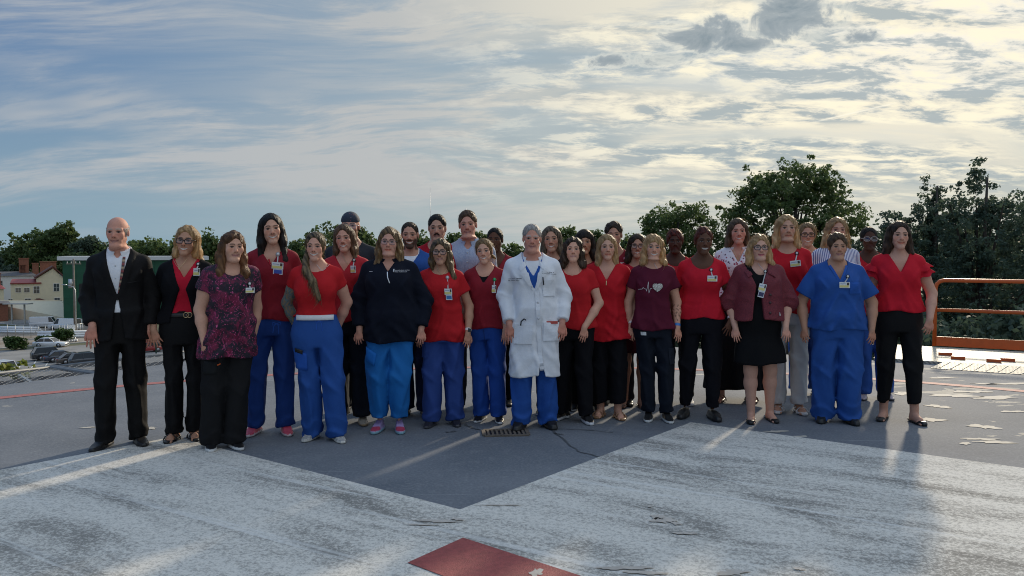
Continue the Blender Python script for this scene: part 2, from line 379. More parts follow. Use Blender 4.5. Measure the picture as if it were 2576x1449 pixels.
for i, (px, py, w, h) in enumerate(((1668, 1308, .055, .05), (1655, 1300, .03, .05), (1700, 1316, .03, .02), (1634, 1273, .02, .014), (1722, 1341, .05, .02), (1570, 1428, .10, .026), (1620, 1440, .09, .02),
                                    (1100, 1310, .13, .02), (1060, 1319, .07, .012), (1150, 1305, .03, .02), (1260, 1270, .10, .012), (1350, 1440, .025, .05), (1840, 1440, .07, .03), (2010, 1430, .02, .02))):
    flake(px, py, w, h, i + 3)
PALE = mat('pale_membrane', (0.46, 0.42, 0.35, 1), 0.8, var=.15, vscale=10)
for i, (px, py, w, h) in enumerate(((2475, 1073, .12, .11), (2465, 1104, .14, .05), (2505, 1112, .2, .05), (2428, 1115, .05, .05), (2400, 995, .25, .12), (2445, 985, .2, .1), (2500, 1000, .3, .1), (2330, 1055, .15, .12),
                                    (2360, 1022, .12, .1), (2540, 965, .3, .08), (2480, 965, .16, .06), (2550, 1035, .12, .06), (2370, 950, .2, .07), (380, 1077, .06, .05), (222, 1075, .08, .03), (2270, 990, .1, .12), (1955, 1085, .12, .04), (2010, 1098, .08, .04))):
    flake(px, py, w * .8, h * .8, 40 + i, PALE, 0.0034)
# drain grate
gx = ground(1272, 1090); t = empty('floor_drain', (gx.x, gx.y, 0), ANG + R(38), 'small rusty slotted floor drain in front of the doctor in the white coat', 'drain')
mb = MB(); w, d = .36, .22
for (x, y, sx, sy) in ((0, d / 2, w, .03), (0, -d / 2, w, .03), (w / 2, 0, .03, d - .03), (-w / 2, 0, .03, d - .03)): mb.box((x, y, .006), (sx, sy, .014))
mb.build('frame', RUST, t); MB().box((0, 0, .001), (w - .04, d - .04, .004)).build('pit', DARKM, t)
bar = None
for i in range(9):
    if bar is None: bar = MB().box((0, 0, 0), (.018, d - .035, .01)).build('bar', RUST, t); o = bar
    else: o = bar.copy(); COL.objects.link(o); o.parent = t
    o.location = (-w / 2 + .036 + i * .036, 0, .007)
# ------------------------------------------------------------------ safety net along the left edge
WIRE = mat('net_wire', (0.34, 0.35, 0.36, 1), 0.6, 0.2)
bnet = None; NETF = mat('net_frame_steel', (0.16, 0.17, 0.18, 1), 0.6, 0.3, var=.2); NETSHADE = mat('net_shade_black', (0.012, 0.012, 0.014, 1), 0.95, spec=.05, var=.3)
NW, NL = 1.35, 3.0
for k in range(5):
    b0 = B1 - 0.15 - (k + 1) * (NL + .06)
    o0 = ab(A0 - NW - .05, b0, -.06); t = empty('safety_net_panel', o0, ANG)
    tag(t, ['chain link safety net panel at the far end of the deck edge', 'chain link safety net panel behind the blonde woman in the black cardigan', 'chain link safety net panel behind the man in the black suit',
            'chain link safety net panel at the left picture edge by the cars', 'chain link safety net panel nearest the camera along the deck edge'][k], 'safety net', 'safety net panels along the deck edge')
    mb = MB()
    for (p, q) in (((0, 0, 0), (NW, 0, 0)), ((0, NL, 0), (NW, NL, 0)), ((0, 0, 0), (0, NL, 0)), ((NW, 0, 0), (NW, NL, 0))): mb.tube([p, q], .024, 8)
    mb.build('frame', NETF, t)
    if bnet is None:
        mb = MB(); stp = .125
        for sgn in (1, -1):
            c = -NW
            while c < NL + NW:
                # bar from (0,c) to (NW, c + sgn*NW) clipped to the panel
                y0, y1 = (c, c + NW) if sgn > 0 else (c + NW, c)
                x0, x1 = 0.0, NW
                def clip(x0, y0, x1, y1):
                    out = []
                    for (xa, ya, xb, yb) in ((x0, y0, x1, y1), (x1, y1, x0, y0)):
                        if ya < 0: s_ = (0 - ya) / (yb - ya); xa, ya = xa + (xb - xa) * s_, 0
                        elif ya > NL: s_ = (NL - ya) / (yb - ya); xa, ya = xa + (xb - xa) * s_, NL
                        out.append((xa, ya))
                    return out
                if max(y0, y1) > 0.01 and min(y0, y1) < NL - .01:
                    (xa, ya), (xb, yb) = clip(x0, y0, x1, y1)
                    sag = lambda x, y: -.02 * math.sin(math.pi * x / NW) * math.sin(math.pi * max(0, min(1, y / NL)))
                    pp = [(xa + (xb - xa) * i / 4, ya + (yb - ya) * i / 4) for i in range(5)]
                    for i in range(4): mb.bar((*pp[i], sag(*pp[i]) + sgn * .003), (*pp[i + 1], sag(*pp[i + 1]) + sgn * .003), .0048, .004)
                c += stp
        bnet = mb.build('chain_link', WIRE, t)
    else:
        o = bnet.copy(); COL.objects.link(o); o.parent = t
    MB().box((NW / 2 + .05, NL / 2, -.10), (NW - .02, NL + .05, .01)).build('shade_backing', NETSHADE, t)  # dark sheet added under the net in place of the shaded roof below
    for y in (.5, 2.5): MB().bar((NW, y, -.3), (.2, y, -.03), .04, .04).build('bracket', STEEL, t)
# ------------------------------------------------------------------ access platform with tread plate and orange railing on the right
def tread_material():
    m = bpy.data.materials.new('aluminium_tread_plate'); m.use_nodes = True; N = NT(m.node_tree); b = N.n['Principled BSDF']
    o = N.new('ShaderNodeTexCoord').outputs['Object']
    b.inputs['Base Color'].default_value = (0.36, 0.34, 0.28, 1); b.inputs['Metallic'].default_value = 0.15; b.inputs['Roughness'].default_value = 0.6
    w1 = N.new('ShaderNodeTexWave', wave_type='BANDS', bands_direction='DIAGONAL'); w1.inputs['Scale'].default_value = 11; w1.inputs['Distortion'].default_value = 1.5; N.l.new(o, w1.inputs[0])
    bp = N.new('ShaderNodeBump'); bp.inputs['Strength'].default_value = 0.8; bp.inputs['Distance'].default_value = 0.01; N.l.new(w1.outputs[0], bp.inputs['Height']); N.l.new(bp.outputs[0], b.inputs['Normal'])
    return m
TREAD = tread_material()
ORANGE = mat('orange_rail_paint', lin(196, 92, 38), 0.42, var=.12, vscale=12)
rp = ground(2350, 876); pa, pb = rp.dot(UA), rp.dot(UB)
plat = empty('access_platform', ab(pa - .2, B1, 0), ANG, 'bright aluminium tread plate platform at the deck edge below the orange railing', 'platform')
pw = 5.2
mb = MB(); mb.box((pw / 2 - .35, .95, .015), (pw, 1.9, .05)); mb.build('tread_plate', TREAD, plat)
mb = MB(); lb = ground(2340, 927)
la, lbb = lb.dot(UA) - (pa - .2), lb.dot(UB) - B1
mb.add([(la, lbb, .006), (la + 4.6, lbb, .006), (la + 4.6, -.02, .05), (la + .12, -.02, .05), (la, lbb, .0045), (la + 4.6, lbb, .0045)], [(0, 1, 2, 3)]); mb.build('hinged_lip', TREAD, plat)
rb = None
nr = 34
for i in range(nr):
    if rb is None: rb = MB().bar((0, 0, 0), (.09, abs(lbb) - .09, .038), .014, .007).build('tread_rib', TREAD, plat); o = rb
    else: o = rb.copy(); COL.objects.link(o); o.parent = plat
    o.location = (la + .1 + i * .13, lbb + .05, .012)
for i, (px, py) in enumerate(((2378, 892), (2410, 902), (2500, 909), (2535, 907))):
    p = ground(px, py, .05); q = Vector((p.x, p.y, 0)) - ab(pa - .2, B1, 0)
    MB().box((q.dot(UA), q.dot(UB), .06), (.17, .07, .045)).build('cleat', ORANGE, plat, bevel=.008)
rail = empty('orange_railing', ab(pa, pb, .04), ANG, 'orange tubular guard railing with mid rail and toe board beside the trees', 'railing')
RL, RHT = 4.6, 1.02
mb = MB(); arc = [(.0, 0, 0), (.0, 0, RHT - .12)] + [(.12 - .12 * math.cos(t), 0, RHT - .12 + .12 * math.sin(t)) for t in (R(30), R(60))] + [(.12, 0, RHT), (RL, 0, RHT)]
mb.tube(arc, .030, 12); mb.build('top_rail', ORANGE, rail)
MB().tube([(0.01, 0, .56), (RL, 0, .56)], .028, 12).build('mid_rail', ORANGE, rail)
MB().box((RL / 2, 0, .075), (RL, .012, .145)).build('toe_board', ORANGE, rail)
for x in (2.3, 4.58): MB().tube([(x, 0, 0), (x, 0, RHT - .02)], .023, 10).build('post', ORANGE, rail)
# ------------------------------------------------------------------ the town below the deck
GZ = -13.0
def gl(px, py): return ground(px, py, GZ)
GRASS = mat('rough_grass', (0.06, 0.075, 0.03, 1), 0.95, var=.4, vscale=.3, col2=(0.10, 0.09, 0.05, 1))
ASPH = mat('lot_asphalt', (0.17, 0.17, 0.165, 1), 0.9, vscale=.25, col2=(0.24, 0.235, 0.225, 1))
MUD = mat('bare_earth', (0.19, 0.15, 0.11, 1), 0.95, vscale=.35, col2=(0.28, 0.25, 0.21, 1), bump=.4, bscale=3)
KERB = mat('kerb_concrete', (0.42, 0.41, 0.38, 1), 0.9, var=.15, vscale=2)
tag(MB().add([(-1800, -300, GZ), (1800, -300, GZ), (1800, 2600, GZ), (-1800, 2600, GZ)], [(0, 1, 2, 3)]).build('ground', GRASS), kind='structure')
def sheet(name, pix, m, dz):
    p = [gl(*q) for q in pix]; a = sum(p[i].x * p[(i + 1) % len(p)].y - p[(i + 1) % len(p)].x * p[i].y for i in range(len(p))); p = p if a > 0 else p[::-1]
    tag(MB().add([(v.x, v.y, GZ + dz) for v in p], [tuple(range(len(p)))]).build(name, m), kind='structure')
sheet('parking_lot', ((-260, 898), (40, 880), (215, 868), (330, 855), (700, 850), (900, 1160), (-900, 1160)), ASPH, .02)
sheet('street', ((-300, 800), (-300, 782), (60, 795), (215, 780), (420, 772), (420, 790), (215, 800), (60, 818)), ASPH, .024)
sheet('construction_ground', ((-300, 880), (-300, 815), (60, 826), (330, 810), (330, 850), (215, 862), (40, 874)), MUD, .02)
a, b = gl(-260, 897), gl(330, 853); tag(MB().bar((a.x, a.y, GZ + .07), (b.x, b.y, GZ + .07), .5, .14).build('kerb', KERB), kind='structure')
LINE = mat('lot_line_paint', (0.6, 0.6, 0.56, 1), .8, var=.2, vscale=2)
mb = MB()
for i in range(9):
    p, q = gl(60 + i * 34, 905 - i * 2.5), gl(45 + i * 34, 930 - i * 3); d = (q - p); n = Vector((-d.y, d.x, 0)).normalized() * .07; mb.add([(v.x, v.y, GZ + .028) for v in (p - n, p + n, q + n, q - n)], [(0, 1, 2, 3)])
tag(mb.build('parking_lines', LINE), kind='structure')

# ---- parked vehicles
GLASS = mat('car_glass', (0.012, 0.015, 0.018, 1), 0.08, spec=.8); TYRE = mat('tyre', (0.015, 0.015, 0.016, 1), .85); RIM = mat('wheel_rim', (0.35, 0.36, 0.37, 1), .35, .8); TAIL = mat('tail_lamp', (0.25, 0.01, 0.01, 1), .3); HEADL = mat('head_lamp', (0.6, 0.6, 0.6, 1), .15)
PAINTS = {}
def paint(c):
    if c not in PAINTS: PAINTS[c] = mat('car_paint_%d' % len(PAINTS), (*c, 1), .14, .15, spec=.9)
    return PAINTS[c]
def loft_x(sections, close=True):
    """sections along x: (x, half width, [(y factor, z), ...])"""
    v = []; f = []; n = len(sections[0][2])
    for x, w, pr in sections:
        for yf, z in pr: v.append((x, yf * w, z))
    for i in range(len(sections) - 1):
        for k in range(n - 1): f.append((i * n + k, i * n + k + 1, (i + 1) * n + k + 1, (i + 1) * n + k))
    f.append(tuple(range(n - 1, -1, -1))); f.append(tuple((len(sections) - 1) * n + k for k in range(n))); return v, [q[::-1] for q in f]
def vehicle(kind, col, px, py, heading, label):
    """heading: degrees, direction of the nose in plan from +X"""
    p = gl(px, py); L, W, H = dict(sedan=(4.8, 1.82, 1.45), suv=(4.7, 1.9, 1.75), van=(5.7, 2.0, 2.1))[kind]
    t = empty({'sedan': 'parked_car', 'suv': 'parked_suv', 'van': 'parked_van'}[kind], (p.x, p.y, GZ + .02), R(heading), label, 'van' if kind == 'van' else 'car', 'vehicles in the lot below')
    w = W / 2; low = .24
    belt = dict(sedan=.88, suv=1.02, van=1.12)[kind]
    def pr(zt, in_=.94): return [(-.92, low), (-1, .42), (-1, zt * .8), (-in_, zt), (in_, zt), (1, zt * .8), (1, .42), (.92, low)]
    hood = dict(sedan=.82, suv=.98, van=1.05)[kind]; secs = [(L / 2, w * .80, pr(hood * .72)), (L / 2 - .12, w * .93, pr(hood * .86)), (L * .22, w, pr(hood)), (L * .16, w, pr(belt)), (-L * .30, w, pr(belt)), (-L / 2 + .12, w * .94, pr(belt * .98)), (-L / 2, w * .86, pr(belt * .8))]
    if kind != 'sedan': secs[-2] = (-L / 2 + .08, w * .97, pr(belt)); secs[-1] = (-L / 2, w * .93, pr(belt * .96))
    b = MB(); b.add(*loft_x(secs), smooth=True); body = b.build('body', paint(col), t)
    x0, x1, x2, x3 = dict(sedan=(L * .19, L * .03, -L * .24, -L * .40), suv=(L * .20, L * .06, -L * .38, -L * .47), van=(L * .27, L * .16, -L * .485, -L * .498))[kind]
    wt = w * .80
    g = MB(); g.add([(x0, -w * .94, belt - .02), (x0, w * .94, belt - .02), (x1, wt, H - .05), (x1, -wt, H - .05), (x3, -w * .94, belt - .02), (x3, w * .94, belt - .02), (x2, wt, H - .05), (x2, -wt, H - .05)], [(0, 1, 2, 3), (5, 4, 7, 6), (1, 5, 6, 2), (4, 0, 3, 7), (3, 2, 6, 7)])
    g.build('windows', GLASS if kind != 'van' else GLASS, t)
    r = MB(); r.add([(x1 + .08, -wt - .01, H - .06), (x1 + .08, wt + .01, H - .06), (x2 - .1, wt + .01, H - .06), (x2 - .1, -wt - .01, H - .06), (x1 - .05, -wt * .88, H), (x1 - .05, wt * .88, H), (x2 + .05, wt * .88, H), (x2 + .05, -wt * .88, H)], [(4, 5, 6, 7), (0, 1, 5, 4), (1, 2, 6, 5), (2, 3, 7, 6), (3, 0, 4, 7)]); r.build('roof', paint(col), t)
    for sgn in (-1, 1):
        xm = (x1 + x2) / 2 - .1
        for xa, xb in ((x0, x1), (x3, x2), (xm, xm)): MB().bar((xa, sgn * w * .945, belt - .02), (xb, sgn * (wt + .012), H - .05), .08, .05).build('pillar', paint(col), t)
        if kind == 'van': MB().add([(L * .10, sgn * (w * .96), belt - .02), (-L * .48, sgn * (w * .96), belt - .02), (-L * .48, sgn * (wt + .02), H - .06), (L * .08, sgn * (wt + .02), H - .06)], [(0, 1, 2, 3)] if sgn > 0 else [(3, 2, 1, 0)]).build('side_panel', paint(col), t)
        MB().box((x0 - .1, sgn * (w + .09), belt + .06), (.12, .18, .13)).build('mirror', paint(col), t, bevel=.02)
        MB().box((L / 2 - .14, sgn * w * .66, hood * .70), (.16, .36, .14)).build('headlight', HEADL, t, bevel=.03); MB().box((-L / 2 + .07, sgn * w * .76, belt * .78), (.14, .26, .18)).build('tail_light', TAIL, t, bevel=.03)
        for xx in (L * .31, -L * .29):
            wh = MB(); wh.tube([(xx, sgn * (w - .20), .33), (xx, sgn * (w + .01), .33)], .33, 18); wo = wh.build('tyre', TYRE, t); MB().tube([(xx, sgn * (w + .005), .33), (xx, sgn * (w + .02), .33)], .21, 14).build('rim', RIM, wo)
    MB().box((L / 2 - .01, 0, .42), (.06, W * .62, .16)).build('grille', GLASS, t); return t
vehicle('sedan', (.72, .73, .74), 128, 873, 5, 'white sedan parked between two round bushes')
vehicle('van', (.70, .71, .72), 162, 829, 172, 'white cargo van nearer the lamp pole on the building site')
vehicle('van', (.55, .56, .58), 118, 824, 15, 'white work van behind the other van on the building site')
def rowpx(k): x, y = -62.5 + 2.75 * k, 110.5 - 2.0 * k; return 1288 + FPX * x / y, 635 + FPX * (CAMH - GZ) / y
DK = [((.02, .021, .023), 'suv', *rowpx(0), 42, 'black sport utility vehicle, leftmost in the row of dark cars'), ((.025, .03, .05), 'sedan', *rowpx(1), 42, 'dark blue car second in the row beside the suited man'), ((.09, .075, .065), 'sedan', *rowpx(2), 42, 'bronze grey car third in the row beside the suited man'), ((.03, .033, .04), 'suv', *rowpx(3), 42, 'charcoal car nearest the suited man in the left row'),
      ((.40, .42, .44), 'sedan', *rowpx(8), 42, 'silver car seen between suited man and blonde woman'), ((.30, .02, .02), 'sedan', 366, 886, 42, 'red car half hidden beyond the silver car'), ((.16, .17, .18), 'suv', *rowpx(9.2), 42, 'grey car beside the green lamp post'), ((.05, .055, .06), 'sedan', 392, 868, 100, 'dark car by the green building behind the suited man')]
for c, k, px, py, hd, lb in DK: vehicle(k, c, px, py, hd, lb)
vehicle('suv', (.55, .56, .57), -2, 943, 150, 'silver car cut off by the left picture edge')

# ---- houses and walls
CREAM = mat('cream_siding', (0.66, 0.60, 0.44, 1), .85, var=.06, vscale=1.5); BROWNR = mat('brown_shingles', (0.11, 0.045, 0.035, 1), .85, var=.25, vscale=2); REDR = mat('red_metal_roof', (0.26, 0.05, 0.045, 1), .6, var=.15, vscale=2); BRICKM = mat('old_brick', (0.25, 0.10, 0.06, 1), .9, var=.25, vscale=2.5); WTRIM = mat('white_trim', (0.7, 0.7, 0.67, 1), .7); WPANE = mat('window_pane', (0.06, 0.07, 0.08, 1), .12, spec=.7); GREYR = mat('grey_roof', (0.09, 0.09, 0.095, 1), .85, var=.2, vscale=1.5); DKW = mat('dark_opening', (0.02, 0.02, 0.02, 1), .8)
def P2(px, py, Y): v = at(px, py, Y); return v
def window(t, x, z, w, h, y, parent=None):
    f = MB(); f.box((x, y - .04, z), (w + .22, .10, h + .22)); fo = f.build('window', WTRIM, t); MB().box((x, y - .10, z), (w, .03, h)).build('pane', WPANE, fo); m = MB(); m.box((x, y - .12, z), (.05, .03, h)); m.box((x, y - .12, z), (w, .03, .05)); m.build('muntin', WTRIM, fo); return fo
HY = 215.0
gb = P2(160, 775, HY); hth = math.atan2(-(gb.x - 13), HY); t = empty('cream_house', (gb.x - 13, HY, GZ), hth, 'cream two storey house with brown gabled roof left of the green building', 'house'); ox = gb.x - 13
def hx(px): return (P2(px, 700, HY).x - ox) * math.cos(hth)
def hz(py): return P2(100, py, HY).z - GZ
MB().box(((hx(92) + hx(163)) / 2, 5, hz(702) / 2), (hx(163) - hx(92), 10, hz(702))).build('wall', CREAM, t)
g = MB(); g.add([(hx(92), 0, hz(702)), (hx(163), 0, hz(702)), (hx(136), 0, hz(676)), (hx(92), 10, hz(702)), (hx(163), 10, hz(702)), (hx(136), 10, hz(676))], [(0, 1, 2), (5, 4, 3)]); g.build('gable', CREAM, t)
g = MB(); g.add([(hx(88), -.5, hz(702)), (hx(136), -.5, hz(673)), (hx(166), -.5, hz(700)), (hx(88), 10.5, hz(702)), (hx(136), 10.5, hz(673)), (hx(166), 10.5, hz(700))], [(0, 3, 4, 1), (1, 4, 5, 2)]); rf = g.build('roof', BROWNR, t); sm = rf.modifiers.new('thick', 'SOLIDIFY'); sm.thickness = .35
MB().box(((hx(26) + hx(92)) / 2, 4, hz(712) / 2), (hx(92) - hx(26), 8, hz(712))).build('wing_wall', CREAM, t)
g = MB(); g.add([(hx(25), -.4, hz(712)), (hx(105), -.4, hz(712)), (hx(98), 5, hz(703)), (hx(30), 5, hz(703))], [(0, 1, 2, 3)]); rf = g.build('wing_roof', REDR, t); sm = rf.modifiers.new('thick', 'SOLIDIFY'); sm.thickness = .3
for (px, py, w, h) in ((144, 725, 1.25, 2.0), (145, 762, 1.25, 2.1), (45, 730, 1.2, 1.1), (67, 730, 1.2, 1.1), (92, 730, 1.3, 1.8), (69, 757, 1.3, 1.0), (25, 757, .9, 1.0)): window(t, hx(px), hz(py), w, h, 0)
d = MB(); d.box((hx(96), -.05, 1.1 + hz(775) * 0), (1.0, .1, 2.2)); d.build('door', DKW, t); g = MB(); g.add([(hx(80), -.2, hz(757)), (hx(97), -1.6, hz(751)), (hx(116), -.2, hz(757)), (hx(80), -2, hz(757)), (hx(116), -2, hz(757))], [(0, 3, 1), (3, 4, 1), (4, 2, 1)]); rf = g.build('porch_roof', BROWNR, t); sm = rf.modifiers.new('thick', 'SOLIDIFY'); sm.thickness = .2
for x in (83, 112): MB().box((hx(x), -1.8, hz(757) / 2), (.2, .2, hz(757))).build('porch_post', WTRIM, t)
def brick_house(px0, px1, pyt, pyr, Y, wallm, roofm, label, chim=()):
    c = P2((px0 + px1) / 2, 700, Y); bth = math.atan2(-c.x, Y); t = empty('brick_house', (c.x, Y, GZ), bth, label, 'house'); w = (px1 - px0) / FPX * Y * math.cos(bth); zt = P2(100, pyt, Y).z - GZ; zr = P2(100, pyr, Y).z - GZ
    MB().box((0, 5, zt / 2), (w, 10, zt)).build('wall', wallm, t)
    g = MB(); g.add([(-w / 2 - .4, -.5, zt), (w / 2 + .4, -.5, zt), (w / 2 - w * .1, 5, zr), (-w / 2 + w * .1, 5, zr), (-w / 2 - .4, 10.5, zt), (w / 2 + .4, 10.5, zt)], [(0, 1, 2, 3), (5, 4, 3, 2), (4, 0, 3), (1, 5, 2)]); ro = g.build('roof', roofm, t)
    for (cx, cw, cyt) in chim: x = (P2(cx, 700, Y).x - c.x) * math.cos(bth); z = P2(cx, cyt, Y).z - GZ; MB().box((x, 4, (z + zt) / 2), (cw / FPX * Y, 1.6, z - zt + 1)).build('chimney', BRICKM, ro); MB().box((x, 4, z + .55), (cw / FPX * Y + .3, 1.9, .2)).build('chimney_cap', BRICKM, ro)
    for i in range(max(1, int(w / 4))): window(t, -w / 2 + 2 + i * 4, zt - 2.2, 1.1, 1.6, 0)
    return t
brick_house(92, 165, 700, 690, 228, BRICKM, GREYR, 'brick house with a broad square chimney behind the cream gable', ((122, 36, 664),))
brick_house(-60, 92, 694, 684, 240, WTRIM, GREYR, 'dark roofed house with tall brick chimneys beside the far trees', ((62, 22, 655), (59, 12, 672), (92, 14, 668)))
brick_house(-150, 10, 728, 712, 196, CREAM, REDR, 'red roofed low house at the left picture edge', ((-4, 13, 695),))
c = at(0, 730, 200); t = empty('retaining_wall', (c.x, 0, GZ), 0, 'long cream retaining wall sloping down below the cream house', 'wall')
a, b = at(15, 790, 178), at(205, 785, 172); zt = at(20, 757, 178).z - GZ; zb = at(205, 776, 172).z - GZ
m = MB(); m.add([(a.x - c.x - 6, a.y, 0), (b.x - c.x, b.y, 0), (b.x - c.x, b.y, zb), (a.x - c.x + 12, a.y, zt), (a.x - c.x - 6, a.y, zt), (a.x - c.x - 6, a.y + .5, 0), (b.x - c.x, b.y + .5, 0), (b.x - c.x, b.y + .5, zb), (a.x - c.x + 12, a.y + .5, zt), (a.x - c.x - 6, a.y + .5, zt)], [(0, 1, 2, 3, 4), (9, 8, 7, 6, 5), (4, 3, 8, 9), (3, 2, 7, 8)]); m.build('wall_face', CREAM, t); MB().bar((a.x - c.x - 6, a.y + .25, zt + .06), (a.x - c.x + 12, a.y + .25, zt + .06), .55, .12).build('coping', CREAM, t)
t = brick_house(-160, 20, 765, 764, 168, BRICKM, GREYR, 'low brick building with flat roof at the left edge below the wall')
p0 = at(30, 800, 165); t = empty('timber_pergola', (p0.x, 165, GZ), 0, 'small grey timber pergola in front of the cream retaining wall', 'pergola')
for i, x in enumerate((0, 2.6)): MB().box((x, 0, 2.0), (.25, .25, 4.0)).build('post', KERB, t)
MB().box((1.3, 0, 4.1), (5.2, 1.8, .22)).build('roof', KERB, t)

# ---- green building under construction
GREENB = mat('green_sheathing', (0.012, 0.085, 0.045, 1), .7, var=.18, vscale=.4); GY = 165.0
gx0, gx1 = at(158, 700, GY).x, at(520, 700, GY).x; zt = at(200, 655, GY).z - GZ; zc = at(200, 645, GY).z - GZ
gth = math.atan2(-(gx0 + gx1) / 2, GY) * .9; t = empty('green_building', (gx0, GY, GZ), gth, 'dark green sheathed building with white roof edge behind the suited man', 'building'); gw = (gx1 - gx0) * math.cos(gth) * 1.02
MB().box((gw / 2, 9, zt / 2), (gw, 18, zt)).build('wall', GREENB, t); MB().box((gw / 2 - .3, 8.9, (zt + zc) / 2), (gw + 1.2, 18.8, zc - zt)).build('roof_edge', mat('white_roof_edge', (.62, .63, .64, 1), .6), t)
seam = None
for i in range(int(gw / 2.44)):
    for j in range(5):
        o = MB().box((0, 0, 0), (2.40, .05, zt / 5 - .06)).build('panel', GREENB, t) if seam is None else None
        if o is None: o = seam.copy(); COL.objects.link(o); o.parent = t
        else: seam = o
        o.location = (1.22 + i * 2.44, -.03 - .012 * ((i * 7 + j * 3) % 3), zt / 5 * (j + .5))
for (x, z, w, h) in ((3.4, 7.2, 1.0, 1.9), (24, 7.2, 1.0, 1.9), (26, 3.2, 1.0, 1.9), (5.0, 2.2, 1.0, 2.2)): MB().box((x, -.08, z), (w, .10, h)).build('window_opening', DKW, t)
for x in (.6, 3.0, 6.6, 25): MB().box((x, -.3, .5), (.7, .3, .9)).build('white_box', WTRIM, t)

# ---- pole, lamp posts, site clutter
WOODP = mat('grey_pole_wood', (0.20, 0.17, 0.14, 1), .9, var=.2, vscale=3); GREENP = mat('green_post_paint', (0.02, 0.06, 0.045, 1), .5)
b = gl(189, 840); t = empty('utility_pole', (b.x, b.y, GZ), 0, 'wooden utility pole with grey transformer in front of the green building', 'pole'); zt = at(189, 651, b.y).z - GZ; q = b.y / FPX
MB().tube([(0, 0, 0), (0, 0, zt)], [.22, .15], 10).build('shaft', WOODP, t); MB().box((0, 0, zt - .9), (2.6, .14, .16)).build('crossarm', WOODP, t)
MB().tube([(-.55, 0, zt - 5.2), (-.55, 0, zt - 3.6)], .42, 12).build('transformer', STEEL, t)
for x in (-1.1, -.4, .4, 1.1): MB().tube([(x, 0, zt - .82), (x, 0, zt - .5)], .07, 6).build('insulator', WTRIM, t)
b2 = gl(192, 845); t = empty('street_lamp', (b2.x, b2.y, GZ), 0, 'grey steel street lamp with bent arm beside the utility pole', 'lamp'); zt = at(190, 722, b2.y).z - GZ
MB().tube([(0, 0, 0), (0, 0, zt - .6), (-.3, 0, zt), (-1.6, 0, zt + .4)], [.13, .09, .07, .05], 8).build('post', STEEL, t); MB().box((-1.9, 0, zt + .38), (.8, .3, .16)).build('lamp_head', STEEL, t, bevel=.04)
b = gl(393, 897); t = empty('green_lamp_post', (b.x, b.y, GZ), 0, 'dark green slim post between suited man and blonde woman', 'post'); MB().tube([(0, 0, 0), (0, 0, 6.5)], [.11, .08], 8).build('shaft', GREENP, t); MB().box((0, 0, 6.6), (.5, .3, .2)).build('lamp_head', GREENP, t, bevel=.05)
PIPE = mat('white_pipe', (.68, .69, .70, 1), .5)
for i, (px, py, lb) in enumerate(((30, 838, 'stack of long white pipes lying on the bare earth'), (135, 862, 'short white pipes lying by the bush above the sedan'), (160, 850, 'white pipes piled below the two vans'))):
    g = gl(px, py); t = empty('pipe_stack', (g.x, g.y, GZ + .02), R(-8 + i * 12), lb, 'pipes', 'white pipe stacks'); L = (9, 5, 8)[i]
    for r_ in range(3):
        for k in range(4 - r_): MB().tube([(-L / 2 + k * .3, k * .42 + r_ * .21, .2 + r_ * .36), (L / 2 + k * .2, k * .42 + r_ * .21, .2 + r_ * .36)], .2, 8).build('pipe', PIPE, t)
g = gl(216, 798); t = empty('traffic_cone', (g.x, g.y, GZ + .03), 0, 'orange traffic cone by the street at the green building', 'cone'); CONE = mat('cone_orange', (.75, .15, .03, 1), .5); MB().tube([(0, 0, .05), (0, 0, 1.5)], [.35, .06], 10).build('cone', CONE, t); MB().box((0, 0, .03), (.9, .9, .06)).build('base', CONE, t)
t = empty('chain_link_fence', (gl(60, 845).x, gl(60, 845).y, GZ), 0, 'thin grey chain link fence round the building site', 'fence')
fp = [gl(-40, 838), gl(60, 850), gl(150, 848), gl(182, 846), gl(215, 842)]; o_ = gl(60, 845)
for i in range(len(fp) - 1):
    a, b = fp[i] - o_, fp[i + 1] - o_; n = 5
    for k in range(n): p = a + (b - a) * k / n; MB().tube([(p.x, p.y, 0), (p.x, p.y, 2.1)], .05, 6).build('post', STEEL, t)
    MB().tube([(a.x, a.y, 2.05), (b.x, b.y, 2.05)], .035, 6).build('rail', STEEL, t)
g = gl(181, 847); t = empty('notice_board', (g.x, g.y, GZ), 0, 'white notice board fixed to the site fence', 'sign'); MB().box((0, -.1, 1.5), (1.3, .06, 1.0)).build('panel', WTRIM, t); MB().box((0, 0, .8), (.1, .1, 1.6)).build('post', STEEL, t)

